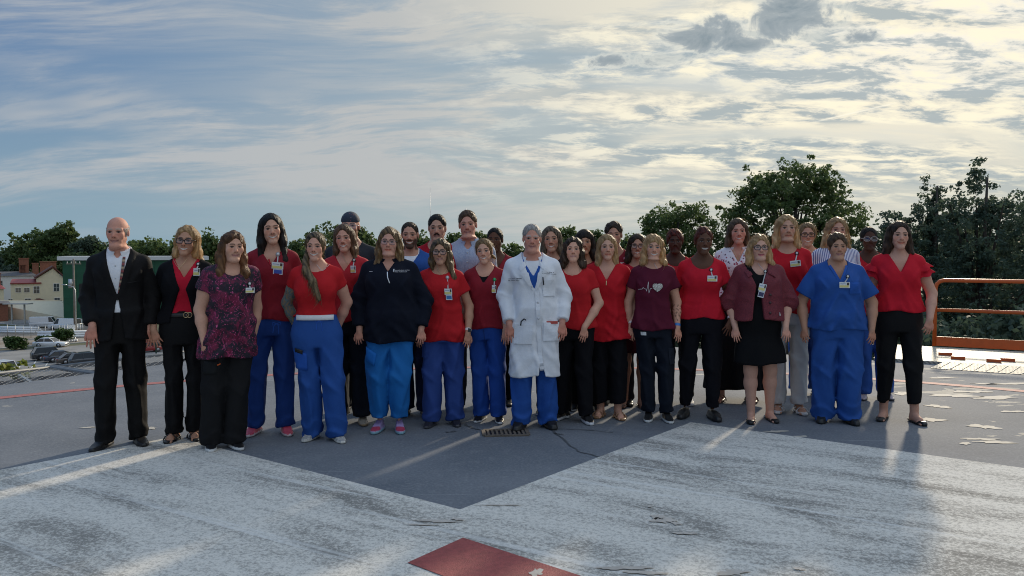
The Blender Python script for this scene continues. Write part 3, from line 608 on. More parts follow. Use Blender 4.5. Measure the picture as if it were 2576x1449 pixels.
# ---- trees and shrubs
LEAFM = {}
def leaf_mat(name, c1, c2, tr=.35):
    if name in LEAFM: return LEAFM[name]
    m = bpy.data.materials.new(name); m.use_nodes = True; N = NT(m.node_tree); b = N.n['Principled BSDF']
    o = N.new('ShaderNodeTexCoord').outputs['Object']; c = N.mix(N.ss(N.noise(o, .9, 4, .7), .35, .65), c1, c2); N.l.new(c, b.inputs['Base Color']); b.inputs['Roughness'].default_value = .6; b.inputs['Specular IOR Level'].default_value = .25
    t = N.new('ShaderNodeBsdfTranslucent'); N.l.new(c, t.inputs[0]); ms = N.new('ShaderNodeMixShader'); ms.inputs[0].default_value = tr; N.l.new(b.outputs[0], ms.inputs[1]); N.l.new(t.outputs[0], ms.inputs[2]); N.l.new(ms.outputs[0], N.n['Material Output'].inputs[0])
    LEAFM[name] = m; return m
L_OAK = leaf_mat('leaf_oak', (0.060, 0.098, 0.035, 1), (0.115, 0.160, 0.055, 1), .45); L_DARK = leaf_mat('leaf_dark', (0.050, 0.082, 0.060, 1), (0.092, 0.130, 0.084, 1), .42); L_MID = leaf_mat('leaf_mid', (0.08, 0.125, 0.04, 1), (0.13, 0.175, 0.06, 1), .45); L_BUSH = leaf_mat('leaf_bush', (0.03, 0.06, 0.015, 1), (0.07, 0.12, 0.03, 1)); L_YEL = leaf_mat('leaf_yellow', (0.16, 0.20, 0.03, 1), (0.25, 0.26, 0.05, 1))
BARK = mat('bark', (0.05, 0.04, 0.032, 1), .95, var=.3, vscale=4)
def leaves(centers, radii, per, size, rng, up=.3, asp=1.5):
    """leaf-sized quads spread over clumps"""
    n = len(centers); C = np.repeat(centers, per, 0); Rr = np.repeat(radii, per); d = rng.normal(size=(n * per, 3)); d /= np.linalg.norm(d, axis=1)[:, None]
    P = C + d * (Rr * rng.uniform(.25, 1.0, n * per) ** .6)[:, None] * np.array((1, 1, .75)); nn = d * .6 + rng.normal(size=P.shape) * .6; nn[:, 2] += up; nn /= np.linalg.norm(nn, axis=1)[:, None]
    t = np.cross(nn, rng.normal(size=P.shape)); t /= np.linalg.norm(t, axis=1)[:, None] + 1e-9; b = np.cross(nn, t); s = (size * rng.uniform(.6, 1.4, n * per))[:, None]
    V = np.stack([P - t * s * asp * .5, P + b * s * .5, P + t * s * asp * .5, P - b * s * .5], 1).reshape(-1, 3); Q = np.arange(len(V)).reshape(-1, 4); return V, Q
def tree(name, label, base, lobes, nclump, per, size, m, seed, cr=(.5, 1.1), trunk=.35, limbs=10, group='trees beyond the deck', fringe=.12):
    """lobes: list of (dx, dy, z, rx, ry, rz) ellipsoids relative to base"""
    rng = np.random.default_rng(seed); t = empty(name, base, 0, label, 'tree', group); cs = []; vol = np.array([l[3] * l[4] * l[5] for l in lobes]) ** .67; w = vol / vol.sum()
    ph = rng.uniform(0, 6.28, (len(lobes), 4))
    for k in rng.choice(len(lobes), nclump, p=w):
        l = lobes[k]; d = rng.normal(size=3); d /= np.linalg.norm(d); az = math.atan2(d[1], d[0]); bump = 1 + .14 * math.sin(3 * az + ph[k, 0]) + .12 * math.sin(5 * d[2] + 2 * az + ph[k, 1]) + fringe * rng.normal(); r = rng.uniform(.35, 1) ** .45 * bump
        cs.append((l[0] + d[0] * r * l[3], l[1] + d[1] * r * l[4], l[2] + d[2] * r * l[5]))
    cs = np.array(cs); V, Q = leaves(cs, rng.uniform(*cr, len(cs)), per, size, rng); mesh_np('crown', V, Q, m, t, False)
    mb = MB(); zt = max(l[2] for l in lobes); tx, ty = lobes[0][0], lobes[0][1]; fork = min(l[2] - l[5] * .5 for l in lobes); fork = max(fork, zt * .25)
    mb.tube([(0, 0, 0), (tx * .2, ty * .2, fork * .5), (tx * .5, ty * .5, fork), (tx, ty, zt)], [trunk, trunk * .8, trunk * .6, trunk * .15], 8)
    for i in rng.choice(len(cs), min(limbs, len(cs)), replace=False):
        e = cs[i]; u = rng.uniform(.4, .95); s0 = np.array((tx * .5, ty * .5, fork + (min(e[2], zt) - fork) * .35 * u)); mid = s0 * .45 + e * .55 + (0, 0, .4); mb.tube([tuple(s0), tuple(mid), tuple(e)], [trunk * .38, trunk * .22, trunk * .06], 5, False)
    mb.build('trunk', BARK, t); return t
def tree_px(name, label, Y, lob, nclump, per, size, m, seed, **k):
    """lobes given as (px, py, rpx, rpy): centre and radii as seen at distance Y"""
    b = at(lob[0][0], 700, Y); s = Y / FPX; L = []
    for i, (px, py, rx, ry) in enumerate(lob): c = at(px, py, Y); L.append((c.x - b.x, ((i * 37) % 5 - 2) * rx * s * .18, c.z - GZ, rx * s, rx * s * .85, ry * s))
    return tree(name, label, (b.x, Y, GZ), L, nclump, per, size, m, seed, **k)
# right-hand side
tree_px('broad_tree', 'tall round crowned tree rising above the woman in the patterned blouse', 62, [(1985, 560, 150, 120), (1985, 470, 112, 62), (1930, 490, 70, 55), (2050, 490, 70, 55), (1860, 560, 55, 45), (2110, 565, 72, 40), (1985, 680, 190, 110)], 900, 40, .15, L_OAK, 11, cr=(.28, .62), trunk=.5, limbs=34)
tree_px('leafy_tree', 'lower leafy tree left of the tall round crowned tree', 58, [(1700, 590, 85, 70), (1660, 570, 50, 40), (1745, 560, 50, 48), (1790, 610, 45, 45), (1640, 640, 60, 60), (1710, 720, 120, 90)], 560, 36, .14, L_OAK, 12, cr=(.26, .55), trunk=.35, limbs=22)
tree_px('feathery_tree', 'dark feathery tree with a pointed top above the orange railing', 38, [(2455, 600, 120, 90), (2455, 500, 50, 70), (2460, 450, 16, 34), (2400, 530, 50, 40), (2520, 545, 50, 45), (2480, 720, 170, 130), (2440, 860, 190, 110)], 950, 34, .10, L_DARK, 13, cr=(.16, .42), trunk=.3, limbs=40, fringe=.2)
tree_px('feathery_tree', 'dark feathery tree with sparse pointed tip left of the railing tree', 42, [(2340, 600, 80, 70), (2345, 520, 36, 50), (2340, 470, 14, 30), (2290, 580, 50, 40), (2390, 560, 46, 40), (2330, 720, 130, 120), (2330, 860, 150, 100)], 800, 34, .10, L_DARK, 14, cr=(.16, .42), trunk=.28, limbs=34, fringe=.2)
tree_px('dark_tree', 'dense dark tree filling the right picture edge', 46, [(2590, 640, 110, 130), (2640, 560, 80, 90), (2600, 800, 150, 150)], 600, 26, .17, L_DARK, 15, cr=(.25, .6), limbs=16)
tree_px('dark_tree', 'dark tree between the round tree and the feathery trees', 52, [(2225, 620, 60, 60), (2200, 700, 90, 100), (2260, 560, 26, 30), (2240, 830, 120, 120)], 480, 26, .16, L_DARK, 16, cr=(.25, .55), limbs=16)
for i, (px, py, rx, ry, Y, lb) in enumerate(((2480, 880, 190, 90, 26, 'dark shrub mass low behind the right end of the railing'), (2250, 880, 170, 90, 30, 'dark shrub mass low behind the woman in ruffled sleeves'), (1950, 800, 190, 110, 45, 'dark undergrowth below the tall round crowned tree'), (1680, 800, 150, 110, 48, 'undergrowth below the leafy tree'))):
    tree_px('shrub', lb, Y, [(px, py, rx, ry), (px - rx * .6, py + 10, rx * .5, ry * .8), (px + rx * .6, py + 14, rx * .5, ry * .8)], 260, 24, .15, L_DARK, 30 + i, cr=(.25, .6), trunk=.15, limbs=8, group='undergrowth behind the deck')
tree_px('dark_tree', 'dark full tree filling the gap between the two feathery trees', 54, [(2400, 640, 130, 80), (2330, 660, 90, 80), (2500, 640, 110, 90), (2420, 780, 200, 120)], 620, 28, .16, L_DARK, 17, cr=(.25, .6), limbs=14)
# low distant trees behind the heads
far = [(835, 600, 60, 45, 120, L_OAK, 'bushy tree behind the man in the scrub cap'), (905, 590, 34, 30, 115, L_OAK, 'small tree right of the scrub cap'), (770, 620, 50, 30, 150, L_OAK, 'low tree behind the tattooed woman'), (1065, 605, 26, 26, 150, L_OAK, 'small tree between the bearded man and the moustached man'), (1155, 600, 34, 28, 140, L_OAK, 'tree beside the man in the light blue shirt'), (1205, 595, 22, 24, 135, L_OAK, 'narrow tree right of the man in light blue'), (1290, 625, 46, 24, 150, L_OAK, 'low tree left of the doctor'), (1430, 592, 34, 32, 130, L_MID, 'light green tree behind the curly haired woman'), (1490, 600, 36, 28, 140, L_OAK, 'tree behind the woman with the long fringe'), (1585, 612, 30, 26, 140, L_OAK, 'low tree behind the short haired woman'),
       (1340, 640, 60, 20, 170, L_OAK, 'distant tree row behind the doctor'), (385, 612, 46, 20, 260, L_MID, 'round distant tree right of the suited man'), (440, 615, 40, 24, 250, L_MID, 'distant tree behind the blonde woman in glasses'), (520, 610, 34, 34, 200, L_OAK, 'distant tree between the blonde and the auburn woman')]
for i, (px, py, rx, ry, Y, m, lb) in enumerate(far):
    py += 14; tree_px('distant_tree', lb, Y, [(px, py, rx, ry), (px - rx * .5, py + 14, rx * .6, ry * .8), (px + rx * .55, py + 12, rx * .6, ry * .8), (px, py + 45, rx * 1.1, 40)], 170, 20, .0030 * Y, m, 50 + i, cr=(.004 * Y, .009 * Y), trunk=.3, limbs=6, group='distant trees')
left = [(115, 615, 75, 45, 300, L_OAK, 'large leafy tree above the cream house roof'), (160, 590, 36, 30, 295, L_OAK, 'tall knobbly treetop behind the green building corner'), (60, 625, 40, 30, 310, L_OAK, 'round tree above the brick chimneys'), (225, 612, 30, 26, 290, L_DARK, 'dark tree behind the utility pole'), (190, 645, 60, 22, 285, L_OAK, 'low tree between pole and chimneys'), (270, 625, 40, 24, 290, L_OAK, 'tree hidden behind the suited man'), (340, 620, 40, 22, 300, L_MID, 'low tree behind the suited man\'s shoulder'), (10, 650, 34, 24, 340, L_DARK, 'hazy dark tree at the left picture edge'), (30, 690, 60, 30, 290, L_DARK, 'dark tree behind the red roofed house')]
for i, (px, py, rx, ry, Y, m, lb) in enumerate(left):
    py += 6 if i < 2 else 14; tree_px('town_tree', lb, Y, [(px, py, rx, ry), (px - rx * .45, py + 12, rx * .6, ry * .8), (px + rx * .5, py + 10, rx * .55, ry * .8), (px + rx * .1, py - ry * .5, rx * .5, ry * .6), (px, py + 40, rx * 1.1, 40)], 260, 22, .0026 * Y, m, 80 + i, cr=(.0035 * Y, .008 * Y), trunk=.4, limbs=10, group='trees over the town')
# far wood along the horizon, one mass
rng = np.random.default_rng(7); n = 900; xs = rng.uniform(-900, 900, n); ys = rng.uniform(420, 700, n); cz = GZ + rng.uniform(0, 1, n) ** .7 * (9.0 + 3 * np.sin(xs / 60)); V, Q = leaves(np.stack([xs, ys, cz], 1), rng.uniform(4, 8, n), 26, 2.0, rng); wd = mesh_np('far_woodland', V, Q, L_OAK, None, False); tag(wd, 'distant band of dark green woodland along the horizon', 'woodland', kind='stuff')
for i, (px, py, rx, lb) in enumerate(((158, 862, 28, 'round green bush right of the white sedan'), (40, 880, 26, 'round green bush left of the white sedan'), (110, 868, 16, 'small bush on the verge behind the white sedan'))):
    g = gl(px, py); s = g.y / FPX; rng = np.random.default_rng(90 + i); t = empty('round_bush', g, 0, lb, 'bush', 'bushes on the verge'); th = rng.uniform(0, 6.28, 60); rr = rng.uniform(.1, 1, 60) ** .5 * rx * s * .8; cs = np.stack([rr * np.cos(th), rr * np.sin(th) * .7, rng.uniform(.3, 1, 60) * rx * s * 1.1], 1); V, Q = leaves(cs, rng.uniform(.4, .8, 60), 40, .22, rng); mesh_np('foliage', V, Q, L_BUSH, t, False); MB().tube([(0, 0, 0), (0, 0, rx * s)], .08, 6).build('stem', BARK, t)
g = at(40, 930, 13.5); t = empty('yellow_shrub', (g.x, g.y, g.z - 1.2), 0, 'yellowish leafy shrub poking up beyond the safety net', 'shrub'); rng = np.random.default_rng(99); cs = np.stack([rng.uniform(-.32, .28, 16), rng.uniform(-.2, .2, 16), 1.2 + rng.uniform(-.12, .10, 16)], 1); V, Q = leaves(cs, rng.uniform(.05, .10, 16), 16, .06, rng); mesh_np('foliage', V, Q, L_YEL, t, False); MB().tube([(0, 0, -12), (0, 0, 1.1)], .04, 6).build('stem', BARK, t)
# antenna mast and steeple cross far behind the group
b = at(1083, 640, 130); t = empty('antenna_mast', (b.x, 130, GZ), 0, 'thin antenna mast rising above the moustached man', 'antenna'); zt = at(1083, 472, 130).z - GZ; MB().tube([(0, 0, 0), (0, 0, zt * .72), (0, 0, zt)], [.12, .07, .03], 6).build('mast', STEEL, t)
b = at(1173, 640, 125); t = empty('steeple_cross', (b.x, 125, GZ), 0, 'tiny cross on a spire above the man in light blue', 'cross'); zt = at(1173, 524, 125).z - GZ; MB().tube([(0, 0, 0), (0, 0, zt - 1.2), (0, 0, zt)], [1.2, .12, .05], 6).build('spire', STEEL, t); MB().box((0, 0, zt - .25), (.5, .08, .08)).build('crossbar', STEEL, t)
# ------------------------------------------------------------------ people: signed-distance bodies and clothes, meshed with surface nets
def smin(a, b, k):
    h = np.clip(0.5 + 0.5 * (b - a) / k, 0, 1); return b + (a - b) * h - k * h * (1 - h)
def herm(zs, vs, z):
    zs = np.asarray(zs, float); vs = np.asarray(vs, float); m = np.gradient(vs, zs)
    z = np.clip(z, zs[0], zs[-1]); i = np.clip(np.searchsorted(zs, z) - 1, 0, len(zs) - 2)
    h = zs[i + 1] - zs[i]; t = (z - zs[i]) / h; t2, t3 = t * t, t * t * t
    return ((2 * t3 - 3 * t2 + 1) * vs[i] + (t3 - 2 * t2 + t) * h * m[i] + (-2 * t3 + 3 * t2) * vs[i + 1] + (t3 - t2) * h * m[i + 1]).astype(np.float32)
def sstep(a, b, x):
    t = np.clip((x - a) / (b - a), 0, 1); return t * t * (3 - 2 * t)
class Field:
    def __init__(s, lo, hi, res, axes=None):
        s.ax = [np.arange(lo[i], hi[i] + res, res, dtype=np.float32) for i in range(3)]; s.res = res
        for i, segs in (axes or {}).items():      # finer or coarser stretches along one axis: (start, end, step)
            s.ax[i] = np.concatenate([np.arange(a, b - st * .5, st) for a, b, st in segs]).astype(np.float32)
        s.f = np.full([len(a) for a in s.ax], 1.0, np.float32)
        s.X, s.Y, s.Z = s.ax[0][:, None, None], s.ax[1][None, :, None], s.ax[2][None, None, :]
    def sl(s, lo, hi):
        q = []
        for i in range(3):
            a = int(np.searchsorted(s.ax[i], lo[i])); b = int(np.searchsorted(s.ax[i], hi[i]))
            if b <= a: return None
            q.append(slice(a, b))
        return tuple(q)
    def grid(s, q): return s.X[q[0]], s.Y[:, q[1]], s.Z[:, :, q[2]]
    def put(s, q, d, k, op):
        f = s.f[q]
        if op == 'u': s.f[q] = smin(f, d, k) if k else np.minimum(f, d)
        else: s.f[q] = -smin(-f, d, k) if k else np.maximum(f, -d)
    def cap(s, a, b, ra, rb=None, k=0.015, op='u', flat=False, sy=1.0):
        rb = ra if rb is None else rb; a = np.asarray(a, np.float32); b = np.asarray(b, np.float32); m = max(ra, rb) + k + 2 * s.res
        q = s.sl(np.minimum(a, b) - m, np.maximum(a, b) + m)
        if q is None: return
        X, Y, Z = s.grid(q); d = b - a; L2 = float(d @ d) + 1e-9
        px, py, pz = X - a[0], (Y - a[1]), Z - a[2]
        t = (px * d[0] + py * d[1] + pz * d[2]) / L2; tc = np.clip(t, 0, 1)
        D = np.sqrt((px - tc * d[0]) ** 2 + ((py - tc * d[1]) / sy) ** 2 + (pz - tc * d[2]) ** 2) - (ra + (rb - ra) * tc)
        if flat: D = np.maximum(D, (t - 1) * math.sqrt(L2))
        s.put(q, D, k, op)
    def chain(s, pts, rad, k=0.015, op='u', sy=1.0):
        for i in range(len(pts) - 1): s.cap(pts[i], pts[i + 1], rad[i], rad[i + 1], k, op, sy=sy)
    def ell(s, c, r, k=0.015, op='u', M=None):
        c = np.asarray(c, np.float32); r = np.asarray(r, np.float32); m = float(max(r)) + k + 2 * s.res
        q = s.sl(c - m, c + m)
        if q is None: return
        X, Y, Z = s.grid(q); x, y, z = X - c[0], Y - c[1], Z - c[2]
        if M is not None:
            x, y, z = (M[0][0] * x + M[1][0] * y + M[2][0] * z, M[0][1] * x + M[1][1] * y + M[2][1] * z, M[0][2] * x + M[1][2] * y + M[2][2] * z)
        k0 = np.sqrt((x / r[0]) ** 2 + (y / r[1]) ** 2 + (z / r[2]) ** 2)
        s.put(q, (k0 - 1) * float(min(r)) * 1.0, k, op)
    def loft(s, zs, a, b, cy, k=0.02, p=2.3, lo=None, hi=None, grow=0.0):
        z = s.ax[2]; A = herm(zs, a, z) + grow; B = herm(zs, b, z) + grow; C = herm(zs, cy, z)
        lo = zs[0] if lo is None else lo; hi = zs[-1] if hi is None else hi
        g = (np.abs(s.X / A) ** p + np.abs((s.Y - C) / B) ** p) ** (1 / p)
        d = (g - 1) * np.minimum(A, B); d = np.maximum(d, np.maximum(lo - s.Z, s.Z - hi))
        s.f = smin(s.f, d.astype(np.float32), k)
    def mesh(s):
        f = s.f; g = f < 0; nx, ny, nz = f.shape
        c = np.zeros((nx - 1, ny - 1, nz - 1), np.int8)
        for i in (0, 1):
            for j in (0, 1):
                for k in (0, 1): c += g[i:nx - 1 + i, j:ny - 1 + j, k:nz - 1 + k]
        act = (c > 0) & (c < 8); I = np.argwhere(act)
        if len(I) == 0: return np.zeros((0, 3), np.float32), np.zeros((0, 4), np.int32)
        idx = np.full(act.shape, -1, np.int32); idx[act] = np.arange(len(I), dtype=np.int32)
        i0, j0, k0 = I.T; cr = {}
        for a in (0, 1):
            for b in (0, 1):
                for d in (0, 1): cr[a, b, d] = f[i0 + a, j0 + b, k0 + d]
        acc = np.zeros((len(I), 3), np.float32); cnt = np.zeros(len(I), np.float32)
        for e0 in cr:
            for ax in range(3):
                if e0[ax]: continue
                e1 = list(e0); e1[ax] = 1; v0, v1 = cr[e0], cr[tuple(e1)]
                m = (v0 < 0) != (v1 < 0); t = np.where(m, v0 / np.where(m, v0 - v1, 1), 0)
                for q in range(3): acc[:, q] += np.where(m, e0[q] + (t if q == ax else 0), 0)
                cnt += m
        fr = acc / cnt[:, None]; V = np.stack([s.ax[q][I[:, q]] + fr[:, q] * (s.ax[q][I[:, q] + 1] - s.ax[q][I[:, q]]) for q in range(3)], 1).astype(np.float32)
        Q = []
        for ax in range(3):
            sh = [slice(1, -1)] * 3; sh[ax] = slice(0, -1); s2 = list(sh); s2[ax] = slice(1, None)
            g0, g1 = g[tuple(sh)], g[tuple(s2)]
            for flip in (0, 1):
                E = np.argwhere((g0 & ~g1) if not flip else (~g0 & g1))
                if not len(E): continue
                E = E + 1; E[:, ax] -= 1
                u, v = (ax + 1) % 3, (ax + 2) % 3; q4 = []
                for (du, dv) in ((-1, -1), (0, -1), (0, 0), (-1, 0)):
                    F = E.copy(); F[:, u] += du; F[:, v] += dv; q4.append(idx[F[:, 0], F[:, 1], F[:, 2]])
                q4 = np.stack(q4, 1); Q.append(q4 if not flip else q4[:, ::-1])
        Q = np.concatenate(Q); return V, Q[(Q >= 0).all(1)]
def join(parts):
    V = []; Q = []; C = []; o = 0
    for v, q, c in parts:
        V.append(v); Q.append(q + o); C.append(c); o += len(v)
    return np.concatenate(V), np.concatenate(Q), np.concatenate(C)
def solid(v, c): return np.tile(np.array(c[:3], np.float32), (len(v), 1))

SKINM = mat('skin', (0, 0, 0, 1), 0.62, vcol=True, var=0.07, vscale=60, spec=0.18)
CLOTHM = mat('cloth', (0, 0, 0, 1), 0.86, vcol=True, var=0.06, vscale=22, spec=0.12, bump=0.18, bscale=90)
SCRUBM = mat('scrub_cotton', (0, 0, 0, 1), 0.8, vcol=True, var=0.07, vscale=9, spec=0.25, bump=0.22, bscale=60)
SUITM = mat('suiting', (0, 0, 0, 1), 0.72, vcol=True, var=0.08, vscale=30, spec=0.16, bump=0.15, bscale=80)
HAIRM = mat('hair', (0, 0, 0, 1), 0.42, vcol=True, var=0.25, vscale=18, spec=0.35, stretch=(4, 4, .35), bump=.6, bscale=70, trans=0.45)
LEATHER = mat('shoe_material', (0, 0, 0, 1), 0.45, vcol=True, var=0.1, vscale=40, spec=0.5)
FRAMEM = mat('glasses_frame', (0, 0, 0, 1), 0.3, vcol=True)
PRINTM = mat('flat_print', (0, 0, 0, 1), 0.6, vcol=True)
METALG = mat('gold_metal', (0.6, 0.45, 0.25, 1), 0.3, 0.9); METALS = mat('silver_metal', (0.6, 0.6, 0.62, 1), 0.3, 0.9)
def lens_material():
    m = bpy.data.materials.new('spectacle_lens'); m.use_nodes = True; N = NT(m.node_tree)
    gl = N.new('ShaderNodeBsdfGlossy'); gl.inputs['Roughness'].default_value = 0.05; gl.inputs[0].default_value = (.9, .9, 1, 1)
    tr = N.new('ShaderNodeBsdfTransparent'); tr.inputs[0].default_value = (.93, .93, .95, 1); mx = N.new('ShaderNodeMixShader'); mx.inputs[0].default_value = 0.10
    N.l.new(tr.outputs[0], mx.inputs[1]); N.l.new(gl.outputs[0], mx.inputs[2]); N.l.new(mx.outputs[0], N.n['Material Output'].inputs[0]); return m
LENSM = lens_material()
def print_material(name, build, rough=0.8):
    m = bpy.data.materials.new(name); m.use_nodes = True; N = NT(m.node_tree); b = N.n['Principled BSDF']
    o = N.new('ShaderNodeTexCoord').outputs['Object']; N.l.new(build(N, o), b.inputs['Base Color']); b.inputs['Roughness'].default_value = rough
    bp = N.new('ShaderNodeBump'); bp.inputs['Strength'].default_value = 0.3; bp.inputs['Distance'].default_value = 0.01; N.l.new(N.noise(o, 40, 4), bp.inputs['Height']); N.l.new(bp.outputs[0], b.inputs['Normal'])
    return m
def floral(N, o):
    v = N.new('ShaderNodeTexVoronoi'); v.inputs['Scale'].default_value = 25; N.l.new(N.vmath('ADD', o, N.vmath('SCALE', N.new('ShaderNodeTexNoise').outputs['Color']).outputs[0]).outputs[0], v.inputs['Vector'])
    big = N.noise(o, 13, 3, .6); c = N.mix(N.ss(big, .45, .62), (0.012, 0.007, 0.016, 1), (0.16, 0.010, 0.045, 1))
    sp = N.new('ShaderNodeSeparateColor'); N.l.new(v.outputs['Color'], sp.inputs[0])
    k = N.math('MULTIPLY', N.ss(v.outputs['Distance'], .42, .30), N.ss(sp.outputs[0], .55, .6)); c = N.mix(k, c, (0.50, 0.05, 0.17, 1))
    k = N.math('MULTIPLY', N.ss(v.outputs['Distance'], .36, .26), N.ss(sp.outputs[1], .80, .84)); c = N.mix(k, c, (0.66, 0.12, 0.30, 1))
    k = N.math('MULTIPLY', N.ss(v.outputs['Distance'], .5, .4), N.ss(sp.outputs[2], .66, .7)); return N.mix(k, c, (0.02, 0.012, 0.03, 1))
def paisley(N, o):
    v = N.new('ShaderNodeTexVoronoi'); v.feature = 'F1'; v.inputs['Scale'].default_value = 42; N.l.new(o, v.inputs['Vector'])
    sp = N.new('ShaderNodeSeparateColor'); N.l.new(v.outputs['Color'], sp.inputs[0])
    c = N.mix(N.ss(sp.outputs[0], .45, .5), (0.72, 0.68, 0.70, 1), (0.30, 0.035, 0.075, 1)); c = N.mix(N.ss(sp.outputs[1], .72, .76), c, (0.10, 0.05, 0.08, 1))
    return N.mix(N.ss(v.outputs['Distance'], .34, .46), c, (0.70, 0.66, 0.67, 1))
def stripes(N, o):
    s = N.new('ShaderNodeSeparateXYZ'); N.l.new(o, s.inputs[0]); w = N.math('SINE', N.math('MULTIPLY', s.outputs[0], 430.0))
    return N.mix(N.ss(w, -.1, .3), (0.68, 0.70, 0.76, 1), (0.10, 0.13, 0.30, 1))
def capprint(N, o):
    v = N.new('ShaderNodeTexVoronoi'); v.inputs['Scale'].default_value = 60; N.l.new(o, v.inputs['Vector']); sp = N.new('ShaderNodeSeparateColor'); N.l.new(v.outputs['Color'], sp.inputs[0])
    c = N.mix(N.math('MULTIPLY', N.ss(v.outputs['Distance'], .25, .2), N.ss(sp.outputs[0], .72, .75)), (0.022, 0.03, 0.05, 1), (0.45, 0.08, 0.10, 1))
    return N.mix(N.math('MULTIPLY', N.ss(v.outputs['Distance'], .2, .15), N.ss(sp.outputs[1], .68, .7)), c, (0.25, 0.38, 0.42, 1))
def tweed(N, o): return N.mix(N.ss(N.noise(o, 160, 2), .4, .6), (0.105, 0.012, 0.020, 1), (0.19, 0.024, 0.035, 1))
def chambray(N, o): return N.mix(N.ss(N.noise(N.mapping(o, sca=(1, 1, .2)), 220, 2), .35, .65), (0.30, 0.37, 0.52, 1), (0.42, 0.48, 0.60, 1))
PRN = {k: print_material(k, f) for k, f in (('floral', floral), ('paisley', paisley), ('stripes', stripes), ('capprint', capprint), ('tweed', tweed), ('chambray', chambray))}

ZS = [.70, .76, .82, .88, .95, 1.02, 1.08, 1.15, 1.22, 1.28, 1.33, 1.37, 1.40, 1.43, 1.46]
AF = [.150, .160, .170, .174, .166, .148, .138, .142, .150, .150, .145, .128, .098, .070, .054]
AM = [.145, .152, .160, .164, .162, .157, .155, .163, .174, .178, .174, .150, .112, .078, .062]
BF = [.095, .102, .110, .114, .110, .099, .093, .096, .100, .100, .092, .084, .072, .060, .053]
BM = [.098, .104, .108, .112, .112, .109, .107, .110, .116, .115, .104, .092, .078, .064, .058]
def profile(p):
    a = np.array(AM if p['male'] else AF); b = np.array(BM if p['male'] else BF); z = np.array(ZS)
    w = 1 + (p['bw'] - 1) * np.clip((1.42 - z) / .12, 0, 1); a = a * w
    hb = np.exp(-((z - .86) / .10) ** 2); a = a * (1 + (p['hip'] - 1) * hb)
    wb = np.exp(-((z - 1.06) / .09) ** 2); a = a * (1 + (p['waist'] - 1) * wb); b = b * (1 + .6 * (p['waist'] - 1) * wb)
    b = b * (1 + (p['bw'] - 1) * .75 * np.clip((1.42 - z) / .12, 0, 1))
    be = np.exp(-((z - 1.0) / .11) ** 2) * p['belly']; b = b + be * .5; cy = np.where(z > 1.36, (z - 1.36) * .22, 0.0) - be * .5
    return z, a, b, cy
def rot(yaw, pitch, roll): return np.array((Matrix.Rotation(yaw, 3, 'Z') @ Matrix.Rotation(pitch, 3, 'X') @ Matrix.Rotation(roll, 3, 'Y')))

